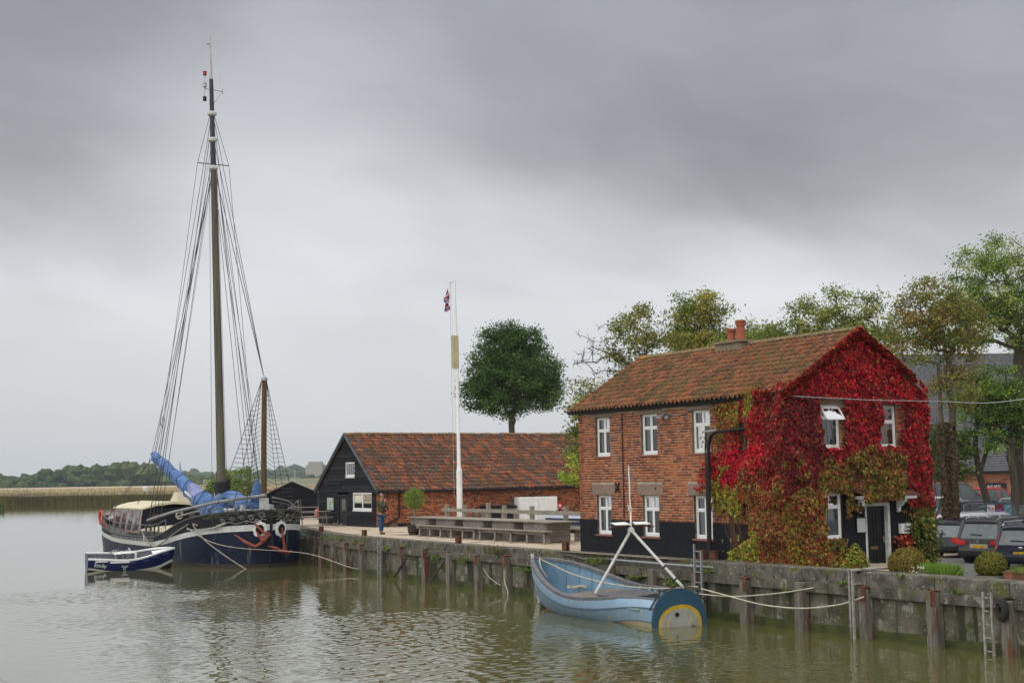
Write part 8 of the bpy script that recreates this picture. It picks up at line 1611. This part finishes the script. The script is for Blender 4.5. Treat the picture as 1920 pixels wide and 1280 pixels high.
for sg in (-1, 1):
    q = MB(); q.beam((sg * .06, -.03, 1.99), (sg * .62, -.03, 1.95), .05, .05); q.build('cross_arm', rust, TRI); q = MB(); q.add([(sg * .06, -.10, 2.0), (sg * .56, -.10, 2.0), (sg * .58, .12, 2.05), (sg * .12, .12, 2.06), (sg * .06, -.10, 2.02), (sg * .56, -.10, 2.02), (sg * .58, .12, 2.07), (sg * .12, .12, 2.08)], [(0, 1, 2, 3), (4, 5, 6, 7), (0, 1, 5, 4), (2, 3, 7, 6)]); q.build('flat_panel', white, TRI); q = MB(); q.sphere((sg * .66, -.03, 1.94), .045, 8, 5); q.build('lamp', dk, TRI)
# dinghy Emily
navb = mat('royal_navy_paint', (.008, .016, .10), (.006, .012, .08), rough=.3, bump=.03); 
t, hb_, gz2, sec, shell, gunw = openboat('dinghy', 'small navy blue and white motor dinghy named Emily beside the barge', -8.30, 35.6, rad(-98), 3.75, .86, .92, .68, .60, None, .84)
shell(0, .50, mat('dinghy_bottom', (.03, .03, .03)), 'bottom'); shell(.50, .62, white, 'boot_top', out=.004); shell(.62, 1., navb, 'topside', out=.006)
shell(.1, 1., mat('dinghy_grey', (.17, .185, .20), (.14, .155, .17), rough=.6, bump=0), 'inner_skin', inn=.05); gunw(white, .10, .05)
q = MB(); pts = [(sg * sec(0, k)[0], -.005, sec(0, k)[2]) for sg, k in [(-1, 1), (-1, .8), (-1, .6), (-1, .4), (-1, .2), (1, .2), (1, .4), (1, .6), (1, .8), (1, 1)]]; q.add(pts + [(x, .05, z) for x, y, z in pts], [tuple(range(10)), tuple(range(10, 20))[::-1]] + [(k, (k + 1) % 10, (k + 1) % 10 + 10, k + 10) for k in range(10)]); q.build('transom', navb, t)
q = MB(); q.add([(-hb_(u) * .8, u * 3.75, .16) for u in (.02,)] + [(hb_(.02) * .8, .1, .16), (hb_(.8) * .8, 3.0, .2), (-hb_(.8) * .8, 3.0, .2)], [(0, 1, 2, 3)]); q.build('floor', MATS['dinghy_grey'], t)
q = MB(); q.box(-.65, -.05, 1.3, 1.9, .16, .74); q.box(-.7, 0, 1.88, 1.96, .16, .86); q.build('console', mat('console_grey', (.30, .31, .32), rough=.5, bump=0), t, bevel=.03)
q = MB(); q.tube([(.06, 1.5 + .20 * math.cos(k * math.pi / 7), .72 + .20 * math.sin(k * math.pi / 7)) for k in range(15)], .022, 6); [q.tube([(.06, 1.5, .72), (.06, 1.5 + .2 * math.cos(k * 2.1), .72 + .2 * math.sin(k * 2.1))], .012, 4) for k in range(3)]; q.build('steering_wheel', blackm, t)
q = MB(); q.lathe((hb_(.48) - .08, 2.05, .60), [(.045, 0), (.04, .22), (.06, .23), (.06, .29), (.03, .3)], 10); q.build('mooring_post', white, t)
q = MB(); q.add([(-.5, 2.9, .70), (.5, 2.9, .70), (.0, 3.66, .88), (-.3, 3.35, .80), (.3, 3.35, .80)], [(0, 1, 4, 2, 3)]); q.build('foredeck', white, t)
for u in (.52, .66, .78, .90): x, y, z = sec(u, .93); q = MB(); q.tube([(x + .03, y - .16, z - .03), (x + .06, y, z - .05), (x + .03 - .03, y + .16, z - .02)], .05, 8); q.build('fender', navb, t, smooth=True)
for (u, w) in ((.16, .30), (.36, .42)): x, y, z = sec(u, .97); q = MB(); q.beam((x + .02, y - w, z - .05), (x + .022, y + w, z - .05), .02, .07); q.build('side_fender', white, t)
def sidetext(s_, u, k, size, nm):
    p = Vector((sec(u, k)[0] + .016, sec(u, k)[1], sec(u, k)[2])); p1 = Vector((sec(u + .1, k)[0] + .016, sec(u + .1, k)[1], sec(u + .1, k)[2])); p0 = Vector((sec(u - .04, k)[0] + .016, sec(u - .04, k)[1], sec(u - .04, k)[2])); pu = Vector((sec(u, k + .1)[0] + .016, sec(u, k + .1)[1], sec(u, k + .1)[2]))
    ux = (p1 - p0).normalized(); uz = (pu - p).normalized(); uz = (uz - ux * uz.dot(ux)).normalized(); ny = ux.cross(uz); o = text(s_, size, t, (0, 0, 0), (0, 0, 0), white, name=nm, ext=.003, bold=True); M_ = Matrix((ux, uz, ny)).transposed().to_4x4(); M_.translation = p + ny * .012; o.matrix_local = M_; return o
sidetext('Emily', .14, .78, .25, 'boat_name'); sidetext('Snape', .42, .80, .12, 'boat_port')
q = MB(); x, y, z = sec(.42, .70); q.tube([(x - .02, y, z), (x + .03, y, z)], .06, 12); q.build('exhaust_ring', oldwhite, t); q = MB(); q.tube([(x + .031, y, z), (x + .036, y, z)], .035, 10); q.build('exhaust_hole', dark, t)
q = MB(); q.tube([(hb_(.1) - .1, .5, .62), (hb_(.1) - .1, .5, .88)], .012, 5); q.tube([(hb_(.3) - .1, 1.5, .66), (hb_(.3) - .1, 1.5, .90)], .012, 5); q.tube([(-.7, 1.5, .74), (-.2, 1.2, .84), (.1, 1.0, .80)], .03, 5); q.build('rowlock', steel, t)
q = MB(); q.add([(.2, 1.2, .85), (.5, 2.1, .95), (.75, 2.0, .90), (.5, 1.1, .80)], [(0, 1, 2, 3)]); q.build('engine_cover', oldwhite, t)
